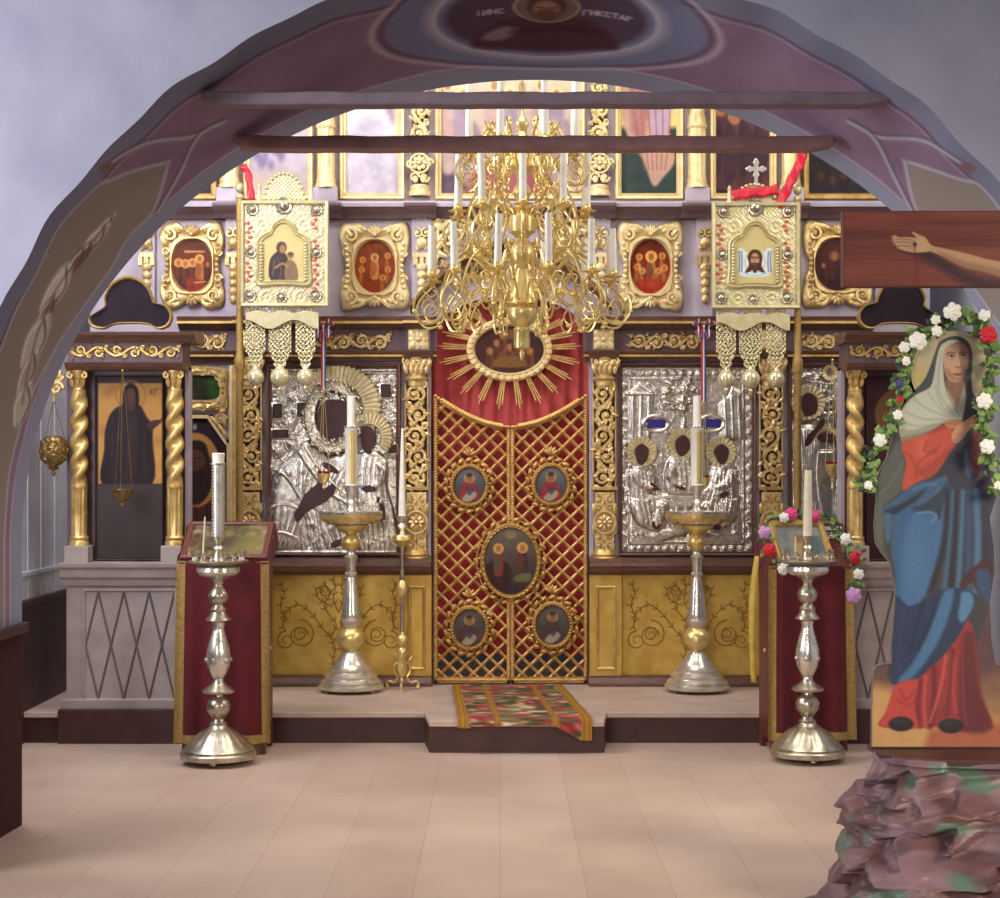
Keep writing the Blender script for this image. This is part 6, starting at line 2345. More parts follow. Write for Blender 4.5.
# ================================================================== chandelier
DC = 9.8
fc = Fr(DC)
cx, cy = fc.x(522), DC
ch = thing('chandelier', 'large three-tier brass chandelier with scrolled arms hanging before the gate', 'chandelier', (cx, cy, fc.z(360)))
kk = 1 / 2.992 / fc.s
stem = [(3, 898), (8, 880), (6, 870), (22, 862), (24, 850), (22, 815), (26, 808), (20, 800), (30, 790), (45, 765), (42, 745), (30, 735), (45, 728), (42, 720), (40, 700), (30, 660), (22, 640),
        (16, 625), (28, 610), (36, 590), (35, 565), (22, 545), (18, 535), (25, 525), (38, 515), (40, 490), (38, 470), (20, 455), (30, 445), (18, 435), (15, 425), (20, 415), (28, 400),
        (22, 380), (12, 365), (18, 345), (34, 320), (30, 295), (15, 280), (20, 270), (25, 240), (18, 225), (12, 215), (18, 200), (20, 190), (15, 180), (8, 170), (4, 165)]
mb = MB()
mb.lathe([(r * kk, fc.z(60 + y / 2.992)) for r, y in stem], cx, cy, 30, lambda a, z: 1 + 0.04 * abs(math.cos(6 * a)))
mb.build('turned_stem', M['brass'], ch)
mb = MB()
z0 = fc.z(60 + 165 / 2.992) - 0.02
mb.tube([(cx, cy, z0), (cx, cy, 5.98)], 0.008, 8)
zz = z0
i = 0
while zz < 4.6:
    mb.tube([(cx + 0.016 * math.cos(t) * (i % 2), cy + 0.016 * math.cos(t) * (1 - i % 2), zz + 0.03 + 0.03 * math.sin(t)) for t in np.linspace(0, 2 * PI, 12, endpoint=False)], 0.004, 5, 1, True)
    zz += 0.05
    i += 1
mb.build('chain', M['brass'], ch)
ORD = ['first', 'second', 'third', 'fourth', 'fifth', 'sixth', 'seventh', 'eighth', 'ninth', 'tenth', 'eleventh', 'twelfth']


def scroll_arm(Rm, kz, ang, zc, hub_r, hub_dz):
    """one S-scrolled branch with its filigree ring, in the plane (r,z) turned by ang; kz scales the drawing"""
    ca, sa = math.cos(ang), math.sin(ang)
    mb = MB()
    def w(r, z, o=0.0): return (cx + r * ca - o * sa, cy + r * sa + o * ca, zc + z)
    def tb(pts, r, n=4): mb.tube([w(a * kz, b * kz) for a, b in smooth(pts, n, False)], r, 5)
    R = Rm / kz
    h = hub_r / kz
    hd = hub_dz / kz
    t0 = 0.0075
    tb([(h, hd), (h + (R - h) * .15, hd + 16), (h + (R - h) * .38, 14), (h + (R - h) * .58, 24), (h + (R - h) * .76, 12), (R - 10, -16), (R - 14, -30), (R - 6, -44), (R + 8, -46), (R + 17, -34), (R + 15, -20), (R + 4, -8), (R, -5)], t0)
    tb([(R - 12, -26), (R - 4, -38), (R + 6, -38), (R + 9, -28), (R + 2, -22), (R - 3, -28), (R + 2, -31)], 0.005)
    tb([(R, -8), (R - 6, -14), (R, -20), (R + 8, -14)], 0.004)
    m1 = h + (R - h) * .52
    tb([(h + (R - h) * .76, 12), (m1 + 10, -6), (m1, -14), (m1 - 9, -6), (m1 - 4, 4), (m1 + 4, 2), (m1 + 2, -5)], 0.006)
    tb([(h + (R - h) * .38, 14), (h + (R - h) * .3, -2), (h + (R - h) * .36, -18), (h + (R - h) * .5, -26), (h + (R - h) * .58, -18), (h + (R - h) * .5, -12)], 0.006)
    tb([(h + (R - h) * .58, 24), (h + (R - h) * .52, 34), (h + (R - h) * .42, 30), (h + (R - h) * .46, 24)], 0.005)
    m2 = h + (R - h) * .72
    tb([(m1, -14), (m2 - 2, -24), (m2 + 4, -40), (m2 - 4, -50), (m2 - 12, -42), (m2 - 7, -34)], 0.0055)
    for a, b, s in ((h + (R - h) * .58, 26, 3.2), (h + (R - h) * .45, 32, 2.6), (R + 17, -34, 2.4), (m2 - 6, -50, 2.6), (m1, -16, 3), (h + (R - h) * .3, -2, 2.6), (R - 8, -46, 2.4)):
        mb.ball(w(a * kz, b * kz), s * kz, 7, 5)
    for a, b, da, db in ((h + (R - h) * .6, 26, 4, 10), (h + (R - h) * .55, 27, -3, 9), (h + (R - h) * .25, 6, -5, 7), (R - 12, -34, -6, -5), (m1 + 4, -14, 6, -6)):
        mb.tube([w(a * kz, b * kz), w((a + da * .5) * kz, (b + db * .5) * kz), w((a + da) * kz, (b + db) * kz)], [0.004, 0.008, 0.001], 5)
    arm = mb.build('scrolled_arm', M['brass'], ch)
    mb = MB()
    x, y = cx + Rm * ca, cy + Rm * sa
    mb.lathe([(0.006, -0.035), (0.02, -0.028), (0.012, -0.018), (0.016, -0.010), (0.052, 0.0), (0.054, 0.004), (0.05, 0.005), (0.014, 0.004)], x, y, 20, z0=zc)
    p = mb.build('drip_pan', M['brass'], arm)
    mb = MB()
    mb.lathe([(0.014, 0.002), (0.026, 0.008), (0.028, 0.02), (0.024, 0.026), (0.024, 0.04), (0.018, 0.04)], x, y, 16, z0=zc)
    mb.build('candle_cup', M['brass'], p)
    return x, y


tiers = [('lower', 12, PI / 12, fc.m(93), 1 / fc.s, fc.z(279.5), 0.045, -0.17, 0.26, 46),
         ('middle', 10, PI / 2, fc.m(67), 0.86 / fc.s, fc.z(214.5), 0.05, -0.04, 0.32, 40),
         ('upper', 8, PI / 8, fc.m(57), 0.8 / fc.s, fc.z(151), 0.05, -0.12, 0.40, 40)]
for nm, n, a0, Rm, kz, zc, hr, hz, hc, _ in tiers:
    pts = []
    for i in range(n):
        a = a0 + 2 * PI * i / n
        x, y = scroll_arm(Rm, kz, a, zc, hr, hz)
        pts.append((a, x, y))
    for side in ('front', 'back'):
        q = sorted([(x, y) for a, x, y in pts if (y < cy - 1e-6) == (side == 'front')])
        for j, (x, y) in enumerate(q):
            r = random.Random(int(x * 1000) + len(nm))
            L = hc * r.uniform(0.8, 1.06)
            taper('%s white candle from the left in the chandelier %s tier, %s side' % (ORD[j], nm, side), x, y, zc + 0.0405, zc + 0.04 + L, 0.0215, 0.019,
                  r.uniform(-0.008, 0.008), 'wax', 'candles of the chandelier', 'chandelier_candle')


# ================================================================== hanging lamps
def hanging_lamp(u, D, v_hook, v_top, v_bot, wpx, lab, kind='cup', ribbon=None, m='brass'):
    k = Fr(D)
    x = k.x(u)
    t = thing('hanging_lamp', lab, 'lamp', (x, D, k.z(v_bot)))
    r = k.m(wpx / 2)
    H = k.z(v_top) - k.z(v_bot)
    zb = k.z(v_bot)
    mb = MB()
    if kind == 'cup':
        mb.lathe([(0.003, zb), (r * .22, zb + H * .08), (r * .12, zb + H * .2), (r * .3, zb + H * .3), (r * .75, zb + H * .42), (r * .95, zb + H * .55), (r, zb + H * .8), (r * 1.08, zb + H * .84), (r * 1.08, zb + H * .9), (r * .9, zb + H * .9)], x, D, 24)
    elif kind == 'goblet':
        mb.lathe([(0.003, zb), (r * .25, zb + H * .06), (r * .12, zb + H * .3), (r * .3, zb + H * .38), (r * .15, zb + H * .44), (r * .6, zb + H * .56), (r * .95, zb + H * .75), (r * 1.0, zb + H * .96), (r * .9, zb + H * .96)], x, D, 24)
    else:                                       # pierced bulb
        mb.lathe([(0.004, zb), (r * .2, zb + H * .06), (r * .1, zb + H * .14), (r * .5, zb + H * .18), (r * .3, zb + H * .24), (r * .75, zb + H * .32), (r * 1.0, zb + H * .48), (r * 1.1, zb + H * .66), (r * 1.02, zb + H * .82), (r * .8, zb + H * .95), (r * .6, zb + H), (r * .5, zb + H)], x, D, 36,
                 lambda a, z: 1 + 0.05 * math.cos(9 * a) * math.cos((z - zb) / H * 38))
    bowl = mb.build('bowl', M[m], t)
    if kind in ('cup', 'goblet') and m == 'brass':
        mb = MB()
        mb.lathe([(r * .8, zb + H * .86), (r * .9, zb + H * .98), (r * .92, zb + H * 1.06), (r * .8, zb + H * 1.06)], x, D, 20)
        mb.build('glass_cup', M['glass_red'], bowl)
    if kind == 'bulb':
        mb = MB()
        for i in range(10):
            for j, zz in enumerate((0.46, 0.64, 0.82)):
                a = 2 * PI * (i + 0.5 * (j % 2)) / 10
                rr_ = r * (1.12 - 0.12 * abs(zz - .64) / .18)
                mb.tube([(x + rr_ * math.cos(a + 0.22 * math.cos(q)), D + rr_ * math.sin(a + 0.22 * math.cos(q)), zb + H * (zz + 0.07 * math.sin(q))) for q in np.linspace(0, 2 * PI, 8, endpoint=False)], 0.006, 4, 1, True)
        mb.build('pierced_rings', M[m], bowl)
    zh = k.z(v_hook)
    mb = MB()
    for i in range(3):
        a = 2 * PI * i / 3 + PI / 6
        p0 = (x + r * 1.0 * math.cos(a), D + r * math.sin(a), zb + H * .88)
        mb.tube([p0, (x + 0.004 * math.cos(a), D + 0.004 * math.sin(a), zh)], 0.0022, 4)
    mb.ball((x, D, zh), 0.010, 8, 6)
    mb.build('chain', M[m], t)
    if ribbon:
        vb = ribbon
        mb = MB()
        lp = []
        for i in range(9):
            v = v_hook + (vb - v_hook) * i / 8
            lp.append([(k.x(u - 2.6), D + 0.003 * math.sin(i), k.z(v)), (k.x(u - 0.9), D - 0.004, k.z(v)), (k.x(u + 0.9), D - 0.004, k.z(v)), (k.x(u + 2.6), D + 0.003 * math.cos(i), k.z(v))])
        mb.loft(lp, False)
        rb = mb.build('ribbon', M['tricolour'], t, recalc=False)
        mb = MB()
        for s in (-1, 1):
            for (a, b) in ((9, 5), (7, -9)):
                mb.tube([(k.x(u), D - 0.01, k.z(vb)), (k.x(u + s * a * .6), D - 0.025, k.z(vb - b * 1.3)), (k.x(u + s * a), D - 0.012, k.z(vb - b * .6)), (k.x(u + s * a * .5), D - 0.01, k.z(vb + 1))], [0.006, 0.016, 0.018, 0.006], 6, 0.25)
        mb.ball((k.x(u), D - 0.014, k.z(vb)), 0.014, 8, 6)
        mb.build('bow', M['tricolour'], rb)
    return t


def tricolour():
    m = bpy.data.materials.new('tricolour_ribbon')
    m.use_nodes = True
    nt = m.node_tree
    b = nt.nodes['Principled BSDF']
    tc = nd(nt, 'ShaderNodeTexCoord')
    sx = nd(nt, 'ShaderNodeSeparateXYZ')
    nt.links.new(tc.outputs['Object'], sx.inputs[0])
    ad = nd(nt, 'ShaderNodeMath', operation='ADD')
    mu = nd(nt, 'ShaderNodeMath', operation='MULTIPLY')
    mu.inputs[1].default_value = 28.0
    ad.inputs[1].default_value = 0.5
    nt.links.new(sx.outputs['X'], mu.inputs[0])
    nt.links.new(mu.outputs[0], ad.inputs[0])
    fr_n = nd(nt, 'ShaderNodeMath', operation='FRACT')
    nt.links.new(ad.outputs[0], fr_n.inputs[0])
    r = nd(nt, 'ShaderNodeValToRGB')
    r.color_ramp.interpolation = 'CONSTANT'
    r.color_ramp.elements[0].color = lin((168, 40, 58))
    r.color_ramp.elements[1].position = 0.64
    r.color_ramp.elements[1].color = lin((64, 76, 128))
    e = r.color_ramp.elements.new(0.40)
    e.color = lin((226, 222, 226))
    nt.links.new(fr_n.outputs[0], r.inputs['Fac'])
    nt.links.new(r.outputs['Color'], b.inputs['Base Color'])
    b.inputs['Roughness'].default_value = 0.5
    return m


M['tricolour'] = tricolour()
M['bronze'] = mat('aged_bronze', (168, 140, 86), 0.4, 0.85, c2=(120, 98, 58), vs=20)
hanging_lamp(323.5, 11.24, 389, 472, 489, 13, 'brass lamp with red glass hanging on a tricolour ribbon before the mother and child icon', ribbon=327)
hanging_lamp(703.5, 11.37, 402, 476, 493, 13, 'brass lamp on a tricolour ribbon mostly hidden behind the right back candle', ribbon=327)
hanging_lamp(832.5, 11.25, 360, 463, 490, 15, 'goblet-shaped lamp with red rim hanging before the far right silver icon', 'goblet')
hanging_lamp(122.5, 10.2, 371, 487, 507, 20, 'bronze lamp hanging on chains before the standing saint icon', m='bronze')
hanging_lamp(53.5, 10.36, 402, 436, 476, 24, 'pierced bulbous bronze lamp hanging left of the left side shrine', 'bulb', m='bronze')
# the bracket it hangs from
k = Fr(10.36)
mb = MB()
O = Orn(mb, k.x(57), k.z(388), 10.36)
O.spiral(0, 0, k.m(7), k.m(2), 1.3, 1, 0, 0.01)
O.spiral(k.m(1), k.m(12), k.m(6), k.m(1.8), 1.2, -1, 0, 0.01)
O.leaf(-k.m(4), -k.m(10), 1.2, k.m(16), k.m(7), 0.02)
O.leaf(k.m(2), k.m(4), 1.6, k.m(16), k.m(8), 0.02)
mb.tube([(k.x(53.5), 10.36, k.z(401)), (k.x(55), 10.36, k.z(392)), (k.x(64), 10.40, k.z(388))], 0.008, 6)
o = mb.build('gilt_bracket', M['carve'], None)
tag(o, 'gilded leaf bracket on the left side shrine, holding the pierced lamp', 'bracket')


# ================================================================== metal church banners
def pierced(P, holes, shape):
    m = shape.copy()
    for u, v, a, b in holes:
        m &= ((P.X - u) / a) ** 2 + ((P.Y - v) / b) ** 2 > 1
    return m


def banner(lab, u0, dv, kind, pole_side):
    k = FB
    W_ = 88
    def U(a): return u0 + a
    def V(v): return v + dv
    Y = k.D
    up = U(-2) if pole_side < 0 else U(87)
    t = thing('church_banner', lab, 'banner', (k.x(up), Y + 0.02, SZ), 'metal church banners')
    mb = MB()
    mb.lathe([(0.024, SZ), (0.024, k.z(V(372))), (0.027, k.z(V(370)))], k.x(up), Y + 0.03, 16)
    mb.lathe([(0.027, k.z(V(372))), (0.034, k.z(V(368))), (0.036, k.z(V(362))), (0.03, k.z(V(357))), (0.024, k.z(V(354))), (0.022, k.z(V(300))), (0.022, k.z(V(196))), (0.012, k.z(V(194)))], k.x(up), Y + 0.03, 16)
    p = mb.build('pole', M['trim'], t)
    mb = MB()
    mb.ball((k.x(up), Y + 0.03, k.z(V(188))), (0.03, 0.03, 0.035), 12, 8)
    mb.lathe([(0.022, k.z(V(200))), (0.03, k.z(V(198))), (0.022, k.z(V(195)))], k.x(up), Y + 0.03, 14)
    mb.build('finial', M['pale_gold'], p)
    # panel with its filigree field
    mb = MB()
    mb.box(k.x(U(0)), k.x(U(W_)), Y - 0.012, Y + 0.008, k.z(V(308)), k.z(V(202)))
    panel = mb.build('panel', M['pale_gold'], t, smooth=False)
    P = Pic(U(3), V(205), U(W_ - 3), V(305), 2.4)
    x, y = P.X - U(44), P.Y - V(255)
    P.H = 0.0012 * np.sin(x * 1.5 + np.sin(y * .75)) * np.sin(y * 1.5 + np.sin(x * .75)) + 0.002
    for (a_, b_) in ((41, 213), (12, 232), (76, 232), (12, 276), (76, 276), (26, 298), (60, 298), (22, 226), (64, 226)):
        rr_ = np.hypot(x + 44 - a_, P.Y - dv - b_)
        P.H += 0.003 * np.cos(rr_ * 1.1) * np.exp(-rr_ / 7)
    P.mesh('filigree_field', M['pale_gold'], panel, k, 0.014)
    for a0_, a1_, b0_, b1_ in ((5, 12, 222, 250), (70, 77, 214, 232), (72, 78, 240, 292), (5, 11, 262, 284)):
        mb = MB()
        n = int((b1_ - b0_) / 4.4)
        for i in range(n):
            vv = b0_ + (i + .5) * (b1_ - b0_) / n
            mb.ball((k.x(U((a0_ + a1_) / 2 + (1.2 if i % 2 else -1.2))), Y - 0.02, k.z(V(vv))), (k.m(2.4), 0.006, k.m(1.9)), 6, 4)
        mb.build('red_enamel', M['filigree_red'], panel)
    mb = MB()
    mb.rframe(k.x(U(0)), k.x(U(W_)), k.z(V(308)), k.z(V(202)), [(0, 0), (0, 0.02), (k.m(1), 0.028), (k.m(3), 0.026), (k.m(4), 0.014), (k.m(4), 0)], Y - 0.012)
    mb.build('border', M['pale_gold'], panel, smooth=False)
    # ogee-headed inner frame
    def ogee(g):
        return smooth([(U(16 + g), V(287 - g)), (U(16 + g), V(270)), (U(16 + g), V(250)), (U(17 + g), V(241 + g * .4)), (U(22 + g * .7), V(236 + g * .6)), (U(29 + g * .4), V(232 + g * .8)), (U(32 + g * .4), V(226 + g * .8)),
                       (U(38), V(221 + g)), (U(43), V(219.5 + g)), (U(48), V(221 + g)), (U(54 - g * .4), V(226 + g * .8)), (U(57 - g * .4), V(232 + g * .8)), (U(64 - g * .7), V(236 + g * .6)), (U(69 - g), V(241 + g * .4)),
                       (U(70 - g), V(250)), (U(70 - g), V(270)), (U(70 - g), V(287 - g)), (U(50), V(287 - g)), (U(36), V(287 - g))], 4)
    lo = [(k.x(a), k.z(b)) for a, b in ogee(0)]
    li = [(k.x(a), k.z(b)) for a, b in ogee(6)]
    mb = MB()
    mb.oframe(lo, li, [(0, 0), (0, 0.014), (0.25, 0.024), (0.5, 0.012), (0.75, 0.02), (1, 0.004), (1, 0)], Y - 0.016)
    for s in (21, 65):
        for i in range(12):
            mb.ball((k.x(U(s)), Y - 0.036, k.z(V(246 + i * 3.2))), (k.m(2.2), 0.008, k.m(1.3)), 6, 4, 0.5)
    inner = mb.build('ogee_frame', M['pale_gold'], panel)
    P = Pic(U(18), V(222), U(68), V(284), 2.4, (196, 180, 124))
    P.noise(8, 12, 5)
    c = U(43)
    if kind == 'mother':
        b = V(281)
        P.poly([(c - 13, b), (c - 14, b - 18), (c - 9, b - 26), (c - 3, b - 29), (c + 4, b - 22), (c + 6, b)], (70, 58, 56), .5)
        P.ell(c - 2, b - 32, 5.2, 6, (84, 66, 58))
        P.ell(c - 1, b - 30.5, 3.0, 4.2, (156, 112, 80))
        P.poly([(c + 2, b), (c + 2, b - 16), (c + 7, b - 20), (c + 13, b - 14), (c + 14, b)], (128, 104, 78), .5)
        P.ell(c + 7, b - 24, 3, 3.4, (150, 108, 76))
        P.ell(c + 7, b - 25.5, 3, 2, (96, 70, 52))
        P.line([(c - 8, b - 12), (c - 1, b - 16), (c + 4, b - 13)], 2, (160, 120, 88))
        P.line([(c - 11, b - 4), (c - 9, b - 20)], 1, (120, 110, 104), .8)
        P.line([(c - 6, b - 22), (c - 2, b - 10), (c - 4, b)], 1, (110, 96, 90), .7)
        P.line([(c + 8, b - 14), (c + 5, b - 6), (c + 9, b)], .8, (96, 78, 60), .8)
    else:
        v = V(262)
        P.poly([(c - 17, v - 12), (c - 12, v - 14), (c - 8, v - 10), (c + 8, v - 10), (c + 12, v - 14), (c + 17, v - 12), (c + 16, v + 10), (c + 8, v + 14), (c - 8, v + 14), (c - 16, v + 10)], (206, 216, 220), .6)
        for s in (-1, 1):
            for q in (16, 13.5):
                P.line([(c + s * q, v - 11), (c + s * (q - .6), v), (c + s * q, v + 9)], 1.3, (72, 92, 120), .8)
        P.ring(c, v - 1, 10, 11, 1, (206, 178, 108), .6)
        P.poly([(c - 6, v + 2), (c - 7.5, v - 6), (c - 4, v - 12), (c + 1, v - 13), (c + 5, v - 11), (c + 7.5, v - 5), (c + 6.5, v + 3), (c + 10, v + 10), (c + 5, v + 9), (c, v + 6), (c - 5, v + 9), (c - 10, v + 10)], (74, 46, 38), .6)
        P.ell(c, v - 3, 4.3, 6.6, (184, 144, 108), .6)
        P.poly([(c - 4, v + 1), (c, v + .2), (c + 4, v + 1), (c + 3, v + 7), (c, v + 10.5), (c - 3, v + 7)], (78, 50, 40), .5)
        for s in (-1, 1):
            P.line([(c + s * 1, v - 4.6), (c + s * 3.4, v - 4.4)], .9, (50, 30, 26))
            P.line([(c + s * .9, v - 6), (c + s * 3.6, v - 5.9)], .6, (70, 44, 36))
        P.line([(c, v - 5), (c - .3, v - 1)], .7, (120, 84, 60))
        P.line([(c - 1.6, v + 2.4), (c + 1.6, v + 2.4)], .8, (140, 70, 60))
        P.line([(c - 12, v + 11), (c, v + 13), (c + 12, v + 11)], 1.2, (130, 196, 214), .8)
    sd = P.sdpoly(ogee(5), (slice(None), slice(None)))
    P.mesh('painted_plate', M['vgloss'], inner, k, 0.022, mask=sd > 0)
    # bosses
    for a, b, r in ((12, 211, 6.5), (43.5, 207, 9), (76, 211, 6.5), (10.6, 254, 5.8), (75.5, 254, 5.8), (9.5, 297, 6.5), (41, 299, 5.8), (75, 297, 6.5)):
        mb = MB()
        x_, z_ = k.x(U(a)), k.z(V(b))
        R_ = k.m(r)
        lp = []
        for q, h in ((1.0, 0.012), (1.0, 0.02), (0.85, 0.026), (0.6, 0.024), (0.5, 0.036), (0.25, 0.044), (0.02, 0.046)):
            lp.append([(x_ + R_ * q * math.cos(t_) * (1 + 0.05 * math.cos(10 * t_) * (q > .8)), Y - h, z_ + R_ * q * math.sin(t_) * (1 + 0.05 * math.cos(10 * t_) * (q > .8))) for t_ in np.linspace(0, 2 * PI, 40, endpoint=False)])
        mb.loft(lp, True, False, True)
        for i in range(10):
            t_ = 2 * PI * i / 10
            mb.ball((x_ + R_ * .85 * math.cos(t_), Y - 0.026, z_ + R_ * .85 * math.sin(t_)), R_ * .13, 6, 4)
        mb.build('boss', M['dull_silver'], panel)
    # crest and little corner finials
    P = Pic(U(22), V(170), U(66), V(203), 3)
    cyv = V(203)
    ry = 28 if kind == 'mother' else 19
    r_ = np.hypot((P.X - U(43)) / 20, (P.Y - cyv) / ry)
    th = np.arctan2(P.Y - cyv, P.X - U(43))
    shape = r_ < 1 + 0.04 * np.cos(th * 18)
    if kind == 'mother':
        shape &= ~((np.sin(P.X * 1.5) * np.sin(P.Y * 1.5) > 0.45) & (r_ < .9))
    crest = P.mesh('crest', M['pale_gold'], t, k, 0.0, mask=shape)
    so = crest.modifiers.new('thick', 'SOLIDIFY')
    so.thickness = 0.01
    mb = MB()
    for i in range(15):
        a = PI * (i + .5) / 15
        mb.ball((k.x(U(43 + 20.5 * math.cos(a))), Y - 0.004, k.z(cyv - (ry + .5) * math.sin(a))), k.m(1.9), 8, 5)
    mb.build('crest_beads', M['pale_gold'], crest)
    for a in (18, 70):
        mb = MB()
        mb.lathe([(k.m(3), k.z(V(203))), (k.m(3.2), k.z(V(200))), (k.m(2.2), k.z(V(198))), (k.m(3), k.z(V(194))), (k.m(1.6), k.z(V(191))), (k.m(2.4), k.z(V(188))), (0.002, k.z(V(184)))], k.x(U(a)), Y, 12)
        mb.build('corner_finial', M['pale_gold'], t)
    if kind != 'mother':
        mb = MB()
        x0, z0_ = k.x(U(44.5)), k.z(V(168))
        q = k.m(1)
        pts = []
        for i in range(4):
            a = PI / 2 * i + PI / 4
            arm = [(-2.2, 4), (-3.4, 6.4), (-2.0, 8.0), (-1.8, 9.4), (0, 11), (1.8, 9.4), (2.0, 8.0), (3.4, 6.4), (2.2, 4)]
            d = PI / 2 * i
            for (a_, b_) in arm:
                pts.append((x0 + q * (a_ * math.cos(d) + b_ * math.sin(d)), z0_ + q * (-a_ * math.sin(d) + b_ * math.cos(d))))
            pts.append((x0 + q * 2.2 * (math.cos(d) + math.sin(d)) , z0_ + q * 2.2 * (-math.sin(d) + math.cos(d))))
        mb.prism(pts, Y - 0.008, Y + 0.008)
        mb.box(x0 - q * 1.8, x0 + q * 1.8, Y - 0.007, Y + 0.007, k.z(V(186)), z0_ - q * 9)
        mb.build('cross', M['silver'], crest, smooth=False, bevel=0.003)
    # valance and three pierced pendants with balls
    P = Pic(U(5), V(309), U(78), V(334), 2)
    bot = V(326) + 4.5 * np.cos((P.X - U(5)) / 73 * 2 * PI * 1.5 + PI) * 1.0
    topv = V(314) - 2.5 * np.abs(np.sin((P.X - U(5)) / 73 * PI * 3)) ** 2
    P.H = np.zeros_like(P.X)
    val = P.mesh('valance', M['pale_gold'], t, k, 0.022, mask=(P.Y < bot) & (P.Y > topv))
    so = val.modifiers.new('thick', 'SOLIDIFY')
    so.thickness = 0.006
    for i, (a, w_, vb) in enumerate(((14.5, 20, 372), (39, 23, 374), (64.5, 20, 372))):
        P = Pic(U(a - w_ / 2 - 1), V(307), U(a + w_ / 2 + 1), V(vb + 2), 3.2)
        X_, Y_ = P.X - U(a), P.Y
        hw = w_ / 2
        tt = np.clip((Y_ - V(352)) / (vb - 352), 0, 1)
        shape = (np.abs(X_) < hw * (1 - 0.72 * tt ** 0.7) + 0.7 * np.sin(Y_ * 0.9) * (tt > 0)) & (Y_ < V(vb))
        g = np.sin(X_ * 1.55 + np.sin(Y_ * .8)) * np.sin(Y_ * 1.35) + 0.5 * np.sin(np.hypot(X_, ((Y_ - V(338)) * .8)) * 1.9)
        edge_ = np.abs(X_) > hw * (1 - 0.72 * tt ** 0.7) - 1.1
        shape &= (g < 0.38) | edge_
        P.H = 0.003 * np.sin(X_ * 1.55) * np.sin(Y_ * 1.35)
        pn = P.mesh('pierced_pendant', M['pale_gold'], t, k, 0.002, mask=shape)
        so = pn.modifiers.new('thick', 'SOLIDIFY')
        so.thickness = 0.006
        mb = MB()
        R_ = k.m(8.8 if i != 1 else 9.8)
        zc_ = k.z(V(378))
        mb.lathe([(0.004, zc_ + R_ * 1.3), (R_ * .25, zc_ + R_ * 1.05)] + [(R_ * math.sin(a_), zc_ + R_ * math.cos(a_)) for a_ in np.linspace(0.25, PI - 0.2, 14)] + [(R_ * .2, zc_ - R_ * 1.1), (R_ * .28, zc_ - R_ * 1.25), (0.004, zc_ - R_ * 1.7)], k.x(U(a)), Y, 24)
        mb.build('ball', M['pearl'], pn)
    return t


banner('metal church banner with mother and child plate, left of the gate', 241, -1, 'mother', -1)
banner('metal church banner with bearded face plate and white cross, right of the gate', 711.5, 1, 'face', 1)

# red satin ribbons on the banners
def ribbon_strip(nm, lab, k, pts, wd, D, m='red_ribbon'):
    mb = MB()
    P_ = smooth(pts, 6, False)
    lp = []
    n = len(P_)
    for i, (u, v) in enumerate(P_):
        a, b = P_[max(i - 1, 0)], P_[min(i + 1, n - 1)]
        dx, dz = b[0] - a[0], b[1] - a[1]
        L_ = math.hypot(dx, dz) or 1
        nx, ny = -dz / L_, dx / L_
        w_ = wd * (1 + 0.12 * math.sin(i * 0.9))
        lp.append([(k.x(u + nx * w_ * q), D - 0.008 * math.sin(i * 0.7 + q * 3), k.z(v + ny * w_ * q)) for q in (-.5, -.2, .2, .5)])
    mb.loft(lp, False)
    o = mb.build(nm, M[m], None, recalc=False)
    so = o.modifiers.new('thick', 'SOLIDIFY')
    so.thickness = 0.003
    return tag(o, lab, 'ribbon')


ribbon_strip('red_ribbon', 'wide red satin ribbon tied across the crest of the right banner', FB, [(732, 197), (740, 194.5), (754, 193), (766, 192), (778, 190)], 10, FB.D - 0.03)
ribbon_strip('red_ribbon', 'red satin ribbon tail falling from upper right onto the right banner', FB, [(802, 152), (800, 163), (795, 172), (789, 184), (784, 195), (778, 207)], 9.5, FB.D - 0.025)
ribbon_strip('red_ribbon', 'red satin ribbon tail at the upper left corner of the left banner', FB, [(243, 166), (248, 173), (250, 184), (252, 200)], 7, FB.D - 0.02)
# ================================================================== painted cutouts in the foreground on the right
# ---- crucifix beam with the painted arm
kc = Fr(6.62)
cr = thing('painted_crucifix', 'painted wooden cross with an outstretched painted arm, upper right', 'crucifix', (kc.x(1150), 6.65, 0))
mb = MB()
mb.box(kc.x(843), kc.x(1460), 6.622, 6.67, kc.z(287), kc.z(210.5))
mb.build('cross_beam', M['redwood'], cr, smooth=False, bevel=0.003)
mb = MB()
mb.box(kc.x(1110), kc.x(1190), 6.672, 6.72, 0.0, kc.z(60))
mb.build('upright', M['redwood'], cr, smooth=False, bevel=0.003)
P = Pic(844, 211.5, 1109, 286, 2.2, (122, 62, 52))
P.noise(22, 30, 3, 4, 0.35, (1, .6, .55))
P.noise(10, 8, 4, 5, 0.3)
P.poly([(840, 232), (880, 230), (920, 236), (1112, 232), (1112, 256), (930, 240), (840, 246)], (92, 46, 48), 5, 2, .5)
for v, a in ((224, .3), (246, .5), (262, .3), (278, .25)):
    P.line([(843, v), (900, v + 2), (960, v - 1), (1109, v)], 0.8, (86, 40, 38), a)
P.line([(922, 252), (940, 262), (962, 276), (985, 284), (1015, 289)], 12, (52, 30, 44), .85, 5)
P.line([(900, 250), (912, 254), (930, 255)], 3, (56, 32, 44), .8, 2)
for x_, w_ in ((916, 1.6), (919, 1.0), (914, .8)):
    P.line([(x_, 252), (x_ + .5, 268), (x_, 284)], w_, (116, 30, 40), .7)
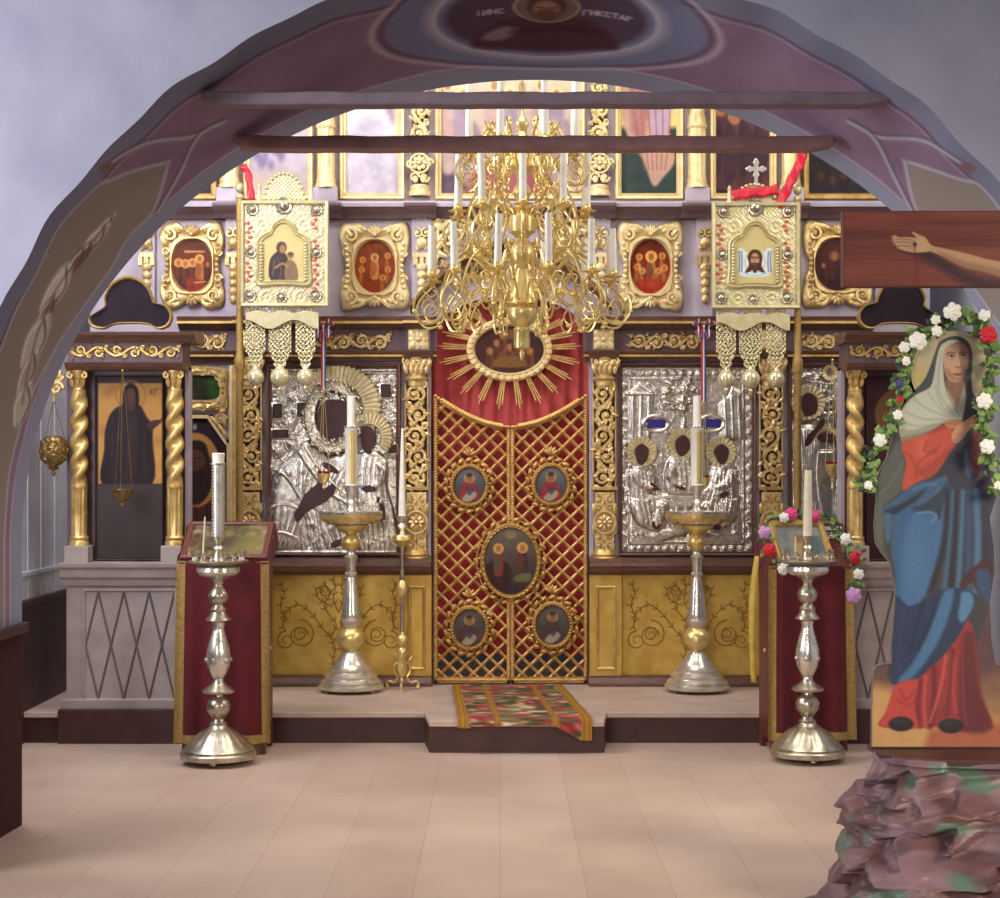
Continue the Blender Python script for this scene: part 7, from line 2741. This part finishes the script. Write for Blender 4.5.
arm = [(892.4, 236.5), (895.2, 235), (898.4, 237), (906, 237), (916, 237.2), (912, 233.4), (913.5, 231.8), (919.5, 234.8), (925.6, 237.2), (930.4, 244.2), (938, 247), (947, 249), (969, 254), (987, 259), (1014, 263), (1060, 264), (1112, 256), (1112, 287), (1060, 286),
       (1014, 280), (987, 272), (964, 267), (945, 257.6), (932, 252), (925.6, 252.2), (917, 252.6), (909, 251.8), (900, 249.4), (896, 245.5), (893.4, 241)]
P.poly(arm, (190, 150, 112), .6, 3)
P.poly([(938, 252), (950, 256), (966, 262), (987, 266), (1014, 271), (1110, 274), (1110, 287), (1050, 286), (1014, 281), (987, 273), (964, 268), (945, 258.6)], (146, 106, 86), 2.2, 3, .8)
P.poly([(918, 238), (926, 241), (930, 247), (925, 251), (918, 250)], (206, 166, 124), 1.5, 3, .7)
for a, b in (((896, 239.4), (914, 240.6)), ((895, 242.4), (913, 243.6)), ((897, 246), (912, 247))):
    P.line([a, ((a[0] + b[0]) / 2, a[1] - .4), b], 0.8, (128, 88, 72), .9, .5)
for u, v in ((892.8, 237), (893, 240.4), (894.6, 243.6), (898.4, 247.8)):
    P.ell(u, v, 1.6, 1.3, (176, 130, 100), .5, .8)
P.line([(916, 238), (914, 234.5)], .7, (140, 100, 80), .8, .4)
P.ell(914.8, 244.4, 2.0, 2.4, (62, 44, 62), .6)
P.line([(914, 247), (915, 251)], 1.1, (120, 40, 44), .8)
P.mesh('painted_arm', M['vcol'], cr, kc, 0.0)

# ---- the standing woman
kw = Fr(6.5)
out = ([(953 + 42.5 * math.cos(a), 373 + 43 * math.sin(a)) for a in np.linspace(PI * 0.86, PI * 2.1, 22)] +
       [(988, 398), (990, 430), (996, 470), (998, 493), (990, 518), (994, 545), (995, 570), (993, 584), (990, 602), (992, 640), (996, 664), (1012, 667), (1012, 747), (871.6, 747), (872, 710), (872.6, 680), (873.4, 671),
        (877, 665.5), (884, 663.6), (892, 663), (892, 643), (895, 601), (895.6, 588), (890, 563), (882, 553), (876, 543), (874.6, 525), (877, 499), (876, 479), (881, 468), (887, 458), (890, 446), (894, 432), (899.5, 410), (910, 395), (917, 389)])
M['cutout_edge'] = mat('weathered_cutout_edge', (120, 112, 100), 0.7, c2=(96, 88, 80), vs=10)
wm = thing('painted_woman', 'life-size painted cutout of a standing woman in blue mantle on the dark rock', 'painted cutout', (kw.x(935), 6.51, kw.z(747)))
mb = MB()
mb.prism([(kw.x(u), kw.z(v)) for u, v in out], 6.502, 6.524)
mb.build('cutout_board', M['cutout_edge'], wm, smooth=False)
P = Pic(868, 327, 1014, 748, 2.1, (70, 66, 66))
# ground at her feet
P.vgrad(664, 748, (92, 66, 72), (196, 146, 96), 1)
P.poly([(868, 688), (900, 692), (1014, 700), (1014, 760), (868, 760)], (196, 152, 100), 6, 2)
P.poly([(930, 730), (1014, 722), (1014, 760), (940, 760)], (164, 84, 66), 5, 2, .8)
P.poly([(970, 690), (1014, 670), (1014, 716), (985, 712)], (132, 96, 78), 6, 2, .7)
# halo
P.C[P.Y < 430] = (196, 182, 150)
P.ring(953, 373, 39, 39, 1.0, (170, 150, 104), .6)
P.poly([(912, 372), (921, 362), (924, 384), (918, 390)], (208, 186, 116), 3, 2, .8)
P.noise(7, 9, 7)
BODY = [(942.6, 340), (953.5, 336), (963, 338), (970, 345), (972.5, 359), (971.5, 382), (974, 395), (983, 407), (988, 430), (996, 470), (999, 493), (990, 518), (995, 565), (993, 584), (990, 602), (978, 640), (960, 660), (892, 684), (892, 643), (895, 601), (895, 588), (890, 563),
        (876, 543), (874.6, 525), (877, 499), (876, 479), (887, 458), (894, 432), (899.5, 410), (910, 395), (921, 384), (927, 374.6), (933, 359), (938, 345)]
P.poly(BODY, (66, 66, 70), .8, 3)
P.poly([(887, 458), (900, 440), (906, 470), (902, 490), (882, 506), (877, 495), (877, 480)], (98, 102, 94), 2.5, 3, .9)
P.poly([(878, 500), (884, 512), (884, 548), (892, 566), (886, 560), (875, 540), (874, 520)], (104, 106, 94), 2.5, 3, .9)
P.line([(903, 462), (893, 480), (880, 494)], 1.4, (132, 136, 124), .5, 1.5)
P.line([(884, 505), (888, 530), (886, 552)], 2, (64, 74, 86), .6, 1.5)
P.poly([(938, 346), (944, 341), (942, 350), (936, 368), (930, 384), (918, 392), (905, 404), (899, 414), (901, 408), (912, 394), (926, 381)], (72, 82, 88), 1.2, 3, .9)
# face, neck
P.poly([(946, 380), (963, 380), (966, 392), (961, 408), (954, 404), (947, 394)], (140, 104, 86), 1, 3)
P.poly([(944, 350), (949, 346), (958, 343), (965, 346), (968, 356), (967, 366), (964, 375), (960, 381.5), (955, 382.5), (949, 380), (945, 373), (943.2, 361)], (208, 164, 134), .9, 3)
P.poly([(960, 344), (967, 347), (969, 358), (967, 368), (963, 378), (960, 381), (961.5, 370), (960.5, 360), (961, 352)], (142, 100, 86), 2, 3, .85)
P.ell(950, 365, 4.5, 6, (214, 170, 138), 3, .6)
P.poly([(944, 372), (950, 379), (957, 382), (960, 381), (954, 376), (947, 368)], (158, 116, 94), 1.6, 3, .6)
P.line([(946.5, 354.4), (950, 352.6), (954.8, 353.2)], 1.3, (88, 62, 54), .9, .8)
P.line([(959.5, 352.8), (963, 352), (966.4, 353.4)], 1.2, (76, 52, 48), .9, .8)
P.ell(951, 356.6, 3.2, 1.7, (222, 206, 190), .6, .9)
P.ell(951.8, 356.2, 1.4, 1.5, (58, 42, 38), .5)
P.line([(947.8, 356.6), (951, 354.8), (954.6, 356.4)], .9, (84, 54, 46), .9, .5)
P.line([(948.6, 358.6), (951.5, 359.2), (954, 358.2)], .6, (150, 108, 90), .8, .5)
P.ell(962.8, 355.8, 2.6, 1.6, (190, 168, 152), .6, .85)
P.ell(963.4, 355.4, 1.3, 1.5, (50, 36, 36), .5)
P.line([(960, 355.6), (963, 354.2), (965.8, 355.4)], .9, (74, 48, 44), .9, .5)
P.line([(957, 353), (958, 360), (959.6, 365.4)], 1.1, (222, 178, 148), .7, .8)
P.line([(959.4, 354), (960.2, 361), (961.2, 365.6)], 1.0, (126, 86, 74), .7, .9)
P.line([(955.6, 366.8), (958, 367.8), (961, 366.8)], 1.0, (116, 74, 64), .9, .6)
P.poly([(953.6, 374.2), (956, 373.3), (957.8, 373.7), (959.6, 373.3), (961.4, 374.3), (957.6, 376.2)], (160, 92, 84), .6, 3)
P.line([(953, 374.2), (957.5, 374.6), (962.4, 374.2)], .6, (96, 50, 50), .9, .4)
P.line([(955.5, 378.6), (958.5, 379), (960.5, 378.4)], .7, (140, 100, 82), .7, .6)
# white scarf
SC_ = (204, 206, 190)
P.poly([(953.5, 339.5), (960, 341.5), (955, 343.2), (948, 346.6), (944.6, 350), (943, 361), (943.6, 373), (945, 386), (949, 396), (954, 404), (959, 413), (961.5, 420), (953, 420), (945, 422), (933, 429), (921, 433), (908, 436), (901, 437), (899, 426),
        (901, 412), (908, 401), (917, 394), (930, 387), (934, 374), (936.5, 360), (940, 347), (946, 341.5)], SC_, .8, 3)
P.poly([(964, 384), (966, 396), (964.6, 408), (961.5, 420), (956, 410), (960, 400)], (170, 170, 154), .8, 3)
P.poly([(900, 428), (912, 430), (926, 426), (944, 421), (932, 430), (916, 436), (902, 439)], (160, 158, 138), 1.5, 3, .8)
P.poly([(902, 437), (920, 433), (934, 431), (922, 438), (908, 443), (902, 443)], (150, 140, 118), 1.2, 3, .9)
for pts, a in (([(942, 352), (939.5, 366), (938.5, 384), (942, 398), (952, 412), (960, 419)], .55), ([(946, 392), (952, 403), (959, 416)], .6), ([(936, 386), (940, 402), (950, 414), (960, 420)], .5), ([(915, 400), (930, 410), (946, 416), (958, 420)], .5),
               ([(906, 412), (924, 419), (942, 419), (956, 420)], .5), ([(903, 422), (918, 426), (936, 424), (952, 420)], .5), ([(928, 392), (936, 404), (946, 413)], .35)):
    P.line(pts, 1.5, (140, 140, 124), a, 1.3)
    P.line([(u + 1.8, v - 1.2) for u, v in pts], 1.2, (208, 210, 194), a, 1.3)
# red sleeve and bodice
P.poly([(904, 442), (922, 436), (944, 424), (956, 424), (954, 440), (930, 446), (904, 452)], (178, 70, 60), 1, 3)
P.poly([(902, 444), (912, 439), (930, 434), (944, 430), (952, 430), (954, 440), (955, 446), (949, 453), (940, 468), (930, 477), (918, 482), (903, 491), (904.5, 474), (906, 463), (903, 452)], (202, 86, 70), .9, 3)
P.poly([(915, 440), (928, 436), (924, 446), (930, 452), (920, 460), (916, 450)], (216, 104, 84), 2.5, 3, .8)
P.poly([(918, 470), (926, 466), (944, 452), (952, 444), (955, 446), (948, 455), (938, 470), (926, 479)], (168, 66, 60), 2, 3, .8)
P.line([(928, 440), (924, 450), (932, 452), (940, 446)], 1.6, (156, 58, 54), .7, 1.4)
P.line([(905, 452), (914, 462), (916, 478)], 2, (150, 58, 52), .6, 1.6)
P.line([(920, 474), (918, 464), (926, 456), (936, 452)], 1.6, (146, 54, 52), .7, 1.4)
P.poly([(971, 432), (980, 425), (984, 450), (982, 476), (974, 476), (970, 450)], (112, 50, 56), 2, 3, .9)
# hands on the breast
P.poly([(945, 421), (951, 419.6), (960, 420), (963, 423), (957, 427), (950, 428.5), (945.6, 426)], (190, 138, 104), .6, 3)
P.line([(946, 423.4), (956, 423)], .7, (132, 90, 70), .8, .5)
P.line([(947, 425.8), (956, 425)], .7, (132, 90, 70), .8, .5)
P.poly([(952, 434), (956, 427), (962, 422.5), (968, 419), (974, 415), (976, 416), (972.5, 420.5), (976.4, 418.6), (977, 420), (973, 424), (976, 423), (975.6, 425.4), (970, 429), (966, 434), (963, 439), (957, 443), (953, 442), (951.6, 438)], (204, 154, 116), .6, 3)
for a, b in (((963, 425), (974, 416.6)), ((965, 427), (976, 419.6)), ((967, 429), (976, 423.4))):
    P.line([a, b], .7, (140, 98, 76), .85, .5, 0)
P.poly([(953, 440), (960, 438), (964, 434), (962, 440), (956, 443.4)], (158, 112, 88), 1.2, 3, .7)
# dark bodice side, blue mantle
P.poly([(956, 446), (966, 436), (972, 430), (970, 460), (976, 480), (984, 470), (986, 440), (996, 470), (998, 493), (990, 518), (994, 560), (960, 585), (935, 540), (940, 500), (932, 485), (946, 462)], (58, 58, 72), 1.5, 3)
P.line([(966, 450), (967, 470), (972, 479), (980, 478), (983, 462)], 2.6, (74, 100, 134), .8, 1.5)
WRAP = [(880, 509), (892, 502), (903, 492), (912, 486), (921, 481.5), (932, 481), (946, 476), (950, 490), (944, 501), (934, 510), (918, 513), (904, 518), (896, 518), (886, 514)]
P.poly(WRAP, (66, 100, 136), 1, 3)
P.poly([(884, 511), (900, 504), (914, 496), (926, 489), (918, 499), (906, 508), (894, 515)], (42, 48, 62), 1.8, 3, .85)
P.poly([(912, 508), (926, 501), (940, 490), (950, 478), (948, 494), (938, 508), (920, 514)], (50, 60, 78), 2, 3, .8)
P.line([(914, 490), (924, 485), (936, 484)], 2, (98, 138, 170), .7, 1.5)
P.line([(918, 505), (930, 498), (940, 488)], 1.6, (92, 130, 162), .6, 1.5)
LIT = [(897, 519), (910, 514), (926, 511), (936, 513), (940, 520), (943, 505), (947, 500), (946, 520), (942, 545), (936, 566), (929, 584), (922, 602), (908, 608), (896, 604), (897, 560)]
P.poly(LIT, (72, 108, 152), 1.5, 3)
P.poly([(898, 518), (912, 514), (904, 540), (902, 580), (898, 606), (895, 590)], (58, 92, 136), 3, 3, .8)
P.ell(914, 560, 11, 34, (84, 122, 166), 7, .6)
P.line([(918, 513), (930, 512), (936, 516), (932, 522)], 1.6, (112, 154, 190), .7, 1.2)
P.poly([(884, 514), (892, 516), (890, 540), (886, 540), (884, 526)], (78, 110, 140), 1.5, 3, .9)
P.poly([(892, 520), (897, 520), (897, 570), (893, 560), (891, 548)], (68, 98, 132), 1.2, 3, .9)
for x0, x1, x2, c, w_ in ((948, 944, 932, (42, 44, 58), 5), (953, 950, 944, (70, 112, 146), 4), (957.5, 955, 951, (44, 44, 58), 5), (963, 961, 958, (76, 122, 150), 5), (969, 969, 968, (62, 82, 116), 6), (976, 978, 976, (80, 118, 156), 7), (985, 986, 986, (52, 54, 72), 6)):
    P.line([(x0, 492), (x1, 540), (x2, 590)], w_, c, .9, 2.2)
P.poly([(988, 558), (978, 564), (968, 572), (960, 583), (962, 590), (972, 582), (976, 590), (990, 600), (994, 575)], (74, 46, 52), 1.5, 3)
P.poly([(976, 572), (988, 570), (992, 590), (988, 604), (978, 590)], (58, 80, 118), 2, 3, .9)
LOW = [(896, 596), (908, 606), (924, 600), (940, 590), (960, 588), (972, 592), (975, 600), (973, 608), (966, 622), (958, 636), (946, 651), (935, 663), (919, 677), (908, 683), (899, 685), (892, 682), (891, 660), (893, 630)]
P.poly(LOW, (48, 60, 88), 1, 3)
P.poly([(944, 592), (954, 590), (950, 612), (942, 634), (930, 656), (914, 676), (902, 683), (898, 680), (912, 664), (926, 638), (936, 614)], (76, 118, 160), 2, 3, .9)
P.poly([(962, 592), (972, 594), (973, 606), (964, 622), (958, 618), (960, 604)], (90, 134, 172), 1.6, 3, .9)
P.line([(924, 600), (918, 624), (910, 652)], 3, (36, 42, 62), .6, 2.5)
P.line([(936, 598), (930, 622), (918, 650)], 3, (38, 46, 66), .7, 2)
P.line([(904, 610), (900, 640), (899, 672)], 3, (58, 72, 104), .6, 2.5)
# red gown and shoes
GOWN = [(896, 684), (908, 684), (920, 677), (936, 663), (948, 650), (960, 634), (968, 620), (974, 632), (978, 660), (980, 690), (988, 712), (993, 728), (976, 731), (960, 732), (940, 727), (926, 728), (908, 727), (888, 728), (878, 724), (885, 714), (891, 698)]
P.poly(GOWN, (150, 58, 60), .9, 3)
P.poly([(896, 685), (918, 680), (914, 700), (916, 716), (922, 728), (890, 728), (879, 724), (886, 712)], (192, 76, 68), 1.5, 3, .9)
P.poly([(962, 640), (974, 634), (980, 690), (992, 728), (964, 731), (958, 700)], (96, 46, 54), 3, 3, .9)
for pts, c, w_ in (([(900, 688), (906, 700), (914, 690)], (150, 52, 52), 2), ([(898, 700), (908, 706), (916, 700)], (150, 52, 52), 1.6), ([(921, 680), (918, 705), (920, 727)], (112, 42, 46), 3), ([(926, 676), (924, 704), (926, 727)], (206, 92, 86), 2.6),
                   ([(934, 668), (934, 700), (930, 727)], (104, 40, 46), 5), ([(946, 656), (940, 690), (930, 722)], (208, 96, 92), 2.6), ([(953, 650), (950, 690), (946, 716)], (110, 44, 50), 3.5), ([(955, 660), (953, 690), (956, 712)], (180, 76, 80), 2.4), ([(963, 645), (963, 690), (966, 726)], (140, 60, 60), 2)):
    P.line(pts, w_, c, .8, 1.6)
for u, v in ((901, 724), (951, 726)):
    P.ell(u, v, 12.5, 7.4, (46, 40, 46), 1)
    P.ell(u - 2, v - 2.5, 7, 2.6, (74, 66, 70), 2, .6)
P.line([(934, 716), (938, 710), (942, 714), (944, 706)], 1.2, (90, 60, 56), .8)
P.line([(934, 720), (940, 718), (952, 714)], 1.2, (120, 60, 58), .8)
P.noise(4, 3, 17)
P.C = P.C * 0.87
mk = P.sdpoly(out, (slice(None), slice(None))) > 0.2
P.mesh('painting', M['vcol'], wm, kw, 0.0, mask=mk)

# ---- rock of crumpled painted cloth
P = Pic(0, 0, 1, 1, 150)
rs = np.random.RandomState(5)
NS = 110
sx, sy = rs.rand(NS), rs.rand(NS)
off_ = rs.uniform(-0.045, 0.05, NS)
tx, ty = rs.uniform(-0.5, 0.5, NS), rs.uniform(-0.5, 0.5, NS)
PX, PY = P.X * 2.2, P.Y
best = np.full(P.X.shape, 1e9)
idx = np.zeros(P.X.shape, int)
jx = 0.02 * P.vnoise(0.2, 3)
for i in range(NS):
    d = (PX - sx[i] * 2.2 + jx) ** 2 + (PY - sy[i]) ** 2 * 1.3
    m_ = d < best
    best = np.where(m_, d, best)
    idx = np.where(m_, i, idx)
disp = off_[idx] + tx[idx] * (PX - sx[idx] * 2.2) * 0.8 + ty[idx] * (PY - sy[idx]) * 0.8
for _ in range(1):                              # soften the creases slightly
    q = np.pad(disp, 1, mode='edge')
    disp = (q[1:-1, 1:-1] * 2 + q[:-2, 1:-1] + q[2:, 1:-1] + q[1:-1, :-2] + q[1:-1, 2:]) / 6
disp += 0.012 * P.vnoise(0.06, 9)
P.C[:] = (104, 78, 82)
pal = np.array([(116, 86, 90), (102, 74, 78), (128, 98, 104), (96, 72, 76), (88, 108, 92), (106, 74, 74), (92, 64, 66), (120, 92, 96), (112, 84, 84), (84, 62, 66)])
NC = 260
cx_, cy_, ci_ = rs.rand(NC) * 2.2, rs.rand(NC), rs.randint(0, len(pal), NC)
bestc, idc = np.full(P.X.shape, 1e9), np.zeros(P.X.shape, int)
for i in range(NC):
    d = (PX - cx_[i] + 2 * jx) ** 2 + (PY - cy_[i]) ** 2 * 1.6
    m_ = d < bestc
    bestc = np.where(m_, d, bestc)
    idc = np.where(m_, i, idc)
P.C = pal[ci_][idc]
for _ in range(2):
    q = np.pad(P.C, ((1, 1), (1, 1), (0, 0)), mode='edge')
    P.C = (q[1:-1, 1:-1] + q[:-2, 1:-1] + q[2:, 1:-1] + q[1:-1, :-2] + q[1:-1, 2:]) / 5
P.noise(16, 0.08, 4)
redd = np.clip((P.X - 0.62) * 3, 0, 1)[..., None] * np.clip((0.75 - P.Y) * 2, 0, 1)[..., None]
P.C = P.C * (1 - redd * .5) + np.array((128, 66, 64)) * redd * .5
ztop = kw.z(748.5)


def rockf(X, Y, H):
    phi = PI * (1.02 - 1.06 * X)                # from the left round the front to the right
    step = Y + 0.05 * np.sin(Y * 15) * (Y < .95)
    hw = 0.85 - 0.26 * np.clip(step, 0, 1)
    dp = 0.66 - 0.40 * np.clip(step, 0, 1)
    env = np.clip((1 - Y) * 7, 0, 1)
    cxr, cyr = 2.02, 6.46
    ex = np.sign(np.cos(phi)) * np.abs(np.cos(phi)) ** 0.75
    ey = np.abs(np.sin(phi)) ** 0.75 * np.sign(np.sin(phi))
    return cxr + (hw + disp * env) * ex, cyr - (dp + disp * env) * ey, ztop * Y * (1.0) + 0.0 * Y


rk = P.mesh('painted_rock', mat('painted_crumpled_cloth', (0, 0, 0), 0.42, vcol=True, spec=0.45), None, fn=rockf)
tag(rk, 'dark crumpled rock pedestal under the painted woman, lower right', 'rock')
top_loop = []
mb = MB()
pts = []
for i in range(40):
    ph = PI * (1.02 - 1.06 * i / 39)
    ex = math.copysign(abs(math.cos(ph)) ** .75, math.cos(ph))
    ey = math.copysign(abs(math.sin(ph)) ** .75, math.sin(ph))
    pts.append((2.02 + 0.594 * ex, 6.46 - 0.264 * ey))
pts += [(2.62, 6.62), (1.43, 6.62)]
mb.slab(pts, ztop - 0.02, ztop - 0.001)
mb.build('rock_top', M['plinth'], rk, smooth=False)

# ---- flower garland round the figure
kg = Fr(6.44)
def gp(u, v, w=0.0): return (kg.x(u), 6.44 - w, kg.z(v))
path = [gp(*q) for q in ((866, 488), (868, 472), (875, 452), (886, 428), (894, 405), (901, 384), (905, 360), (911, 342), (926, 330), (945, 320), (966, 314), (983, 326), (991, 350), (990, 386), (986, 412), (987, 440), (992, 466), (996, 492))]
fl_ = []
px = lambda n: kg.m(n)
for t, r, m, nm, off in ((0.02, 4.5, 'fl_white', 'small_white_flower', (0, 0)), (0.15, 6.5, 'fl_white', 'white_flower', (-3, 0)), (0.2, 5.0, 'fl_white', 'small_white_flower', (6, 4)), (0.25, 3.4, 'fl_red', 'small_red_flower', (2, 0)), (0.295, 4.2, 'fl_blue', 'blue_flower', (-4, 0)),
                         (0.34, 4.6, 'fl_white', 'small_white_flower', (0, 4)), (0.40, 5.6, 'fl_white', 'small_white_flower', (-7, -2)), (0.405, 9.0, 'fl_white', 'white_rose', (5, 2)), (0.475, 5.5, 'fl_white', 'white_flower', (8, -2)), (0.5, 5, 'fl_white', 'small_white_flower', (-2, 4)),
                         (0.55, 9.0, 'fl_white', 'white_rose', (-1, 5)), (0.62, 6, 'fl_white', 'small_white_flower', (6, 2)), (0.67, 8.6, 'fl_red', 'red_rose', (-2, -2)), (0.8, 8.0, 'fl_white', 'white_rose', (-7, -2)), (0.9, 7.5, 'fl_white', 'white_flower', (-4, 0)), (0.99, 4.5, 'fl_white', 'small_white_flower', (0, 2))):
    fl_.append((t, px(r), m, nm, (px(off[0]), px(off[1]))))
garland('green garland with white and red artificial roses arched over the painted woman', path, fl_, 420, 0.04, 21, 0.013)
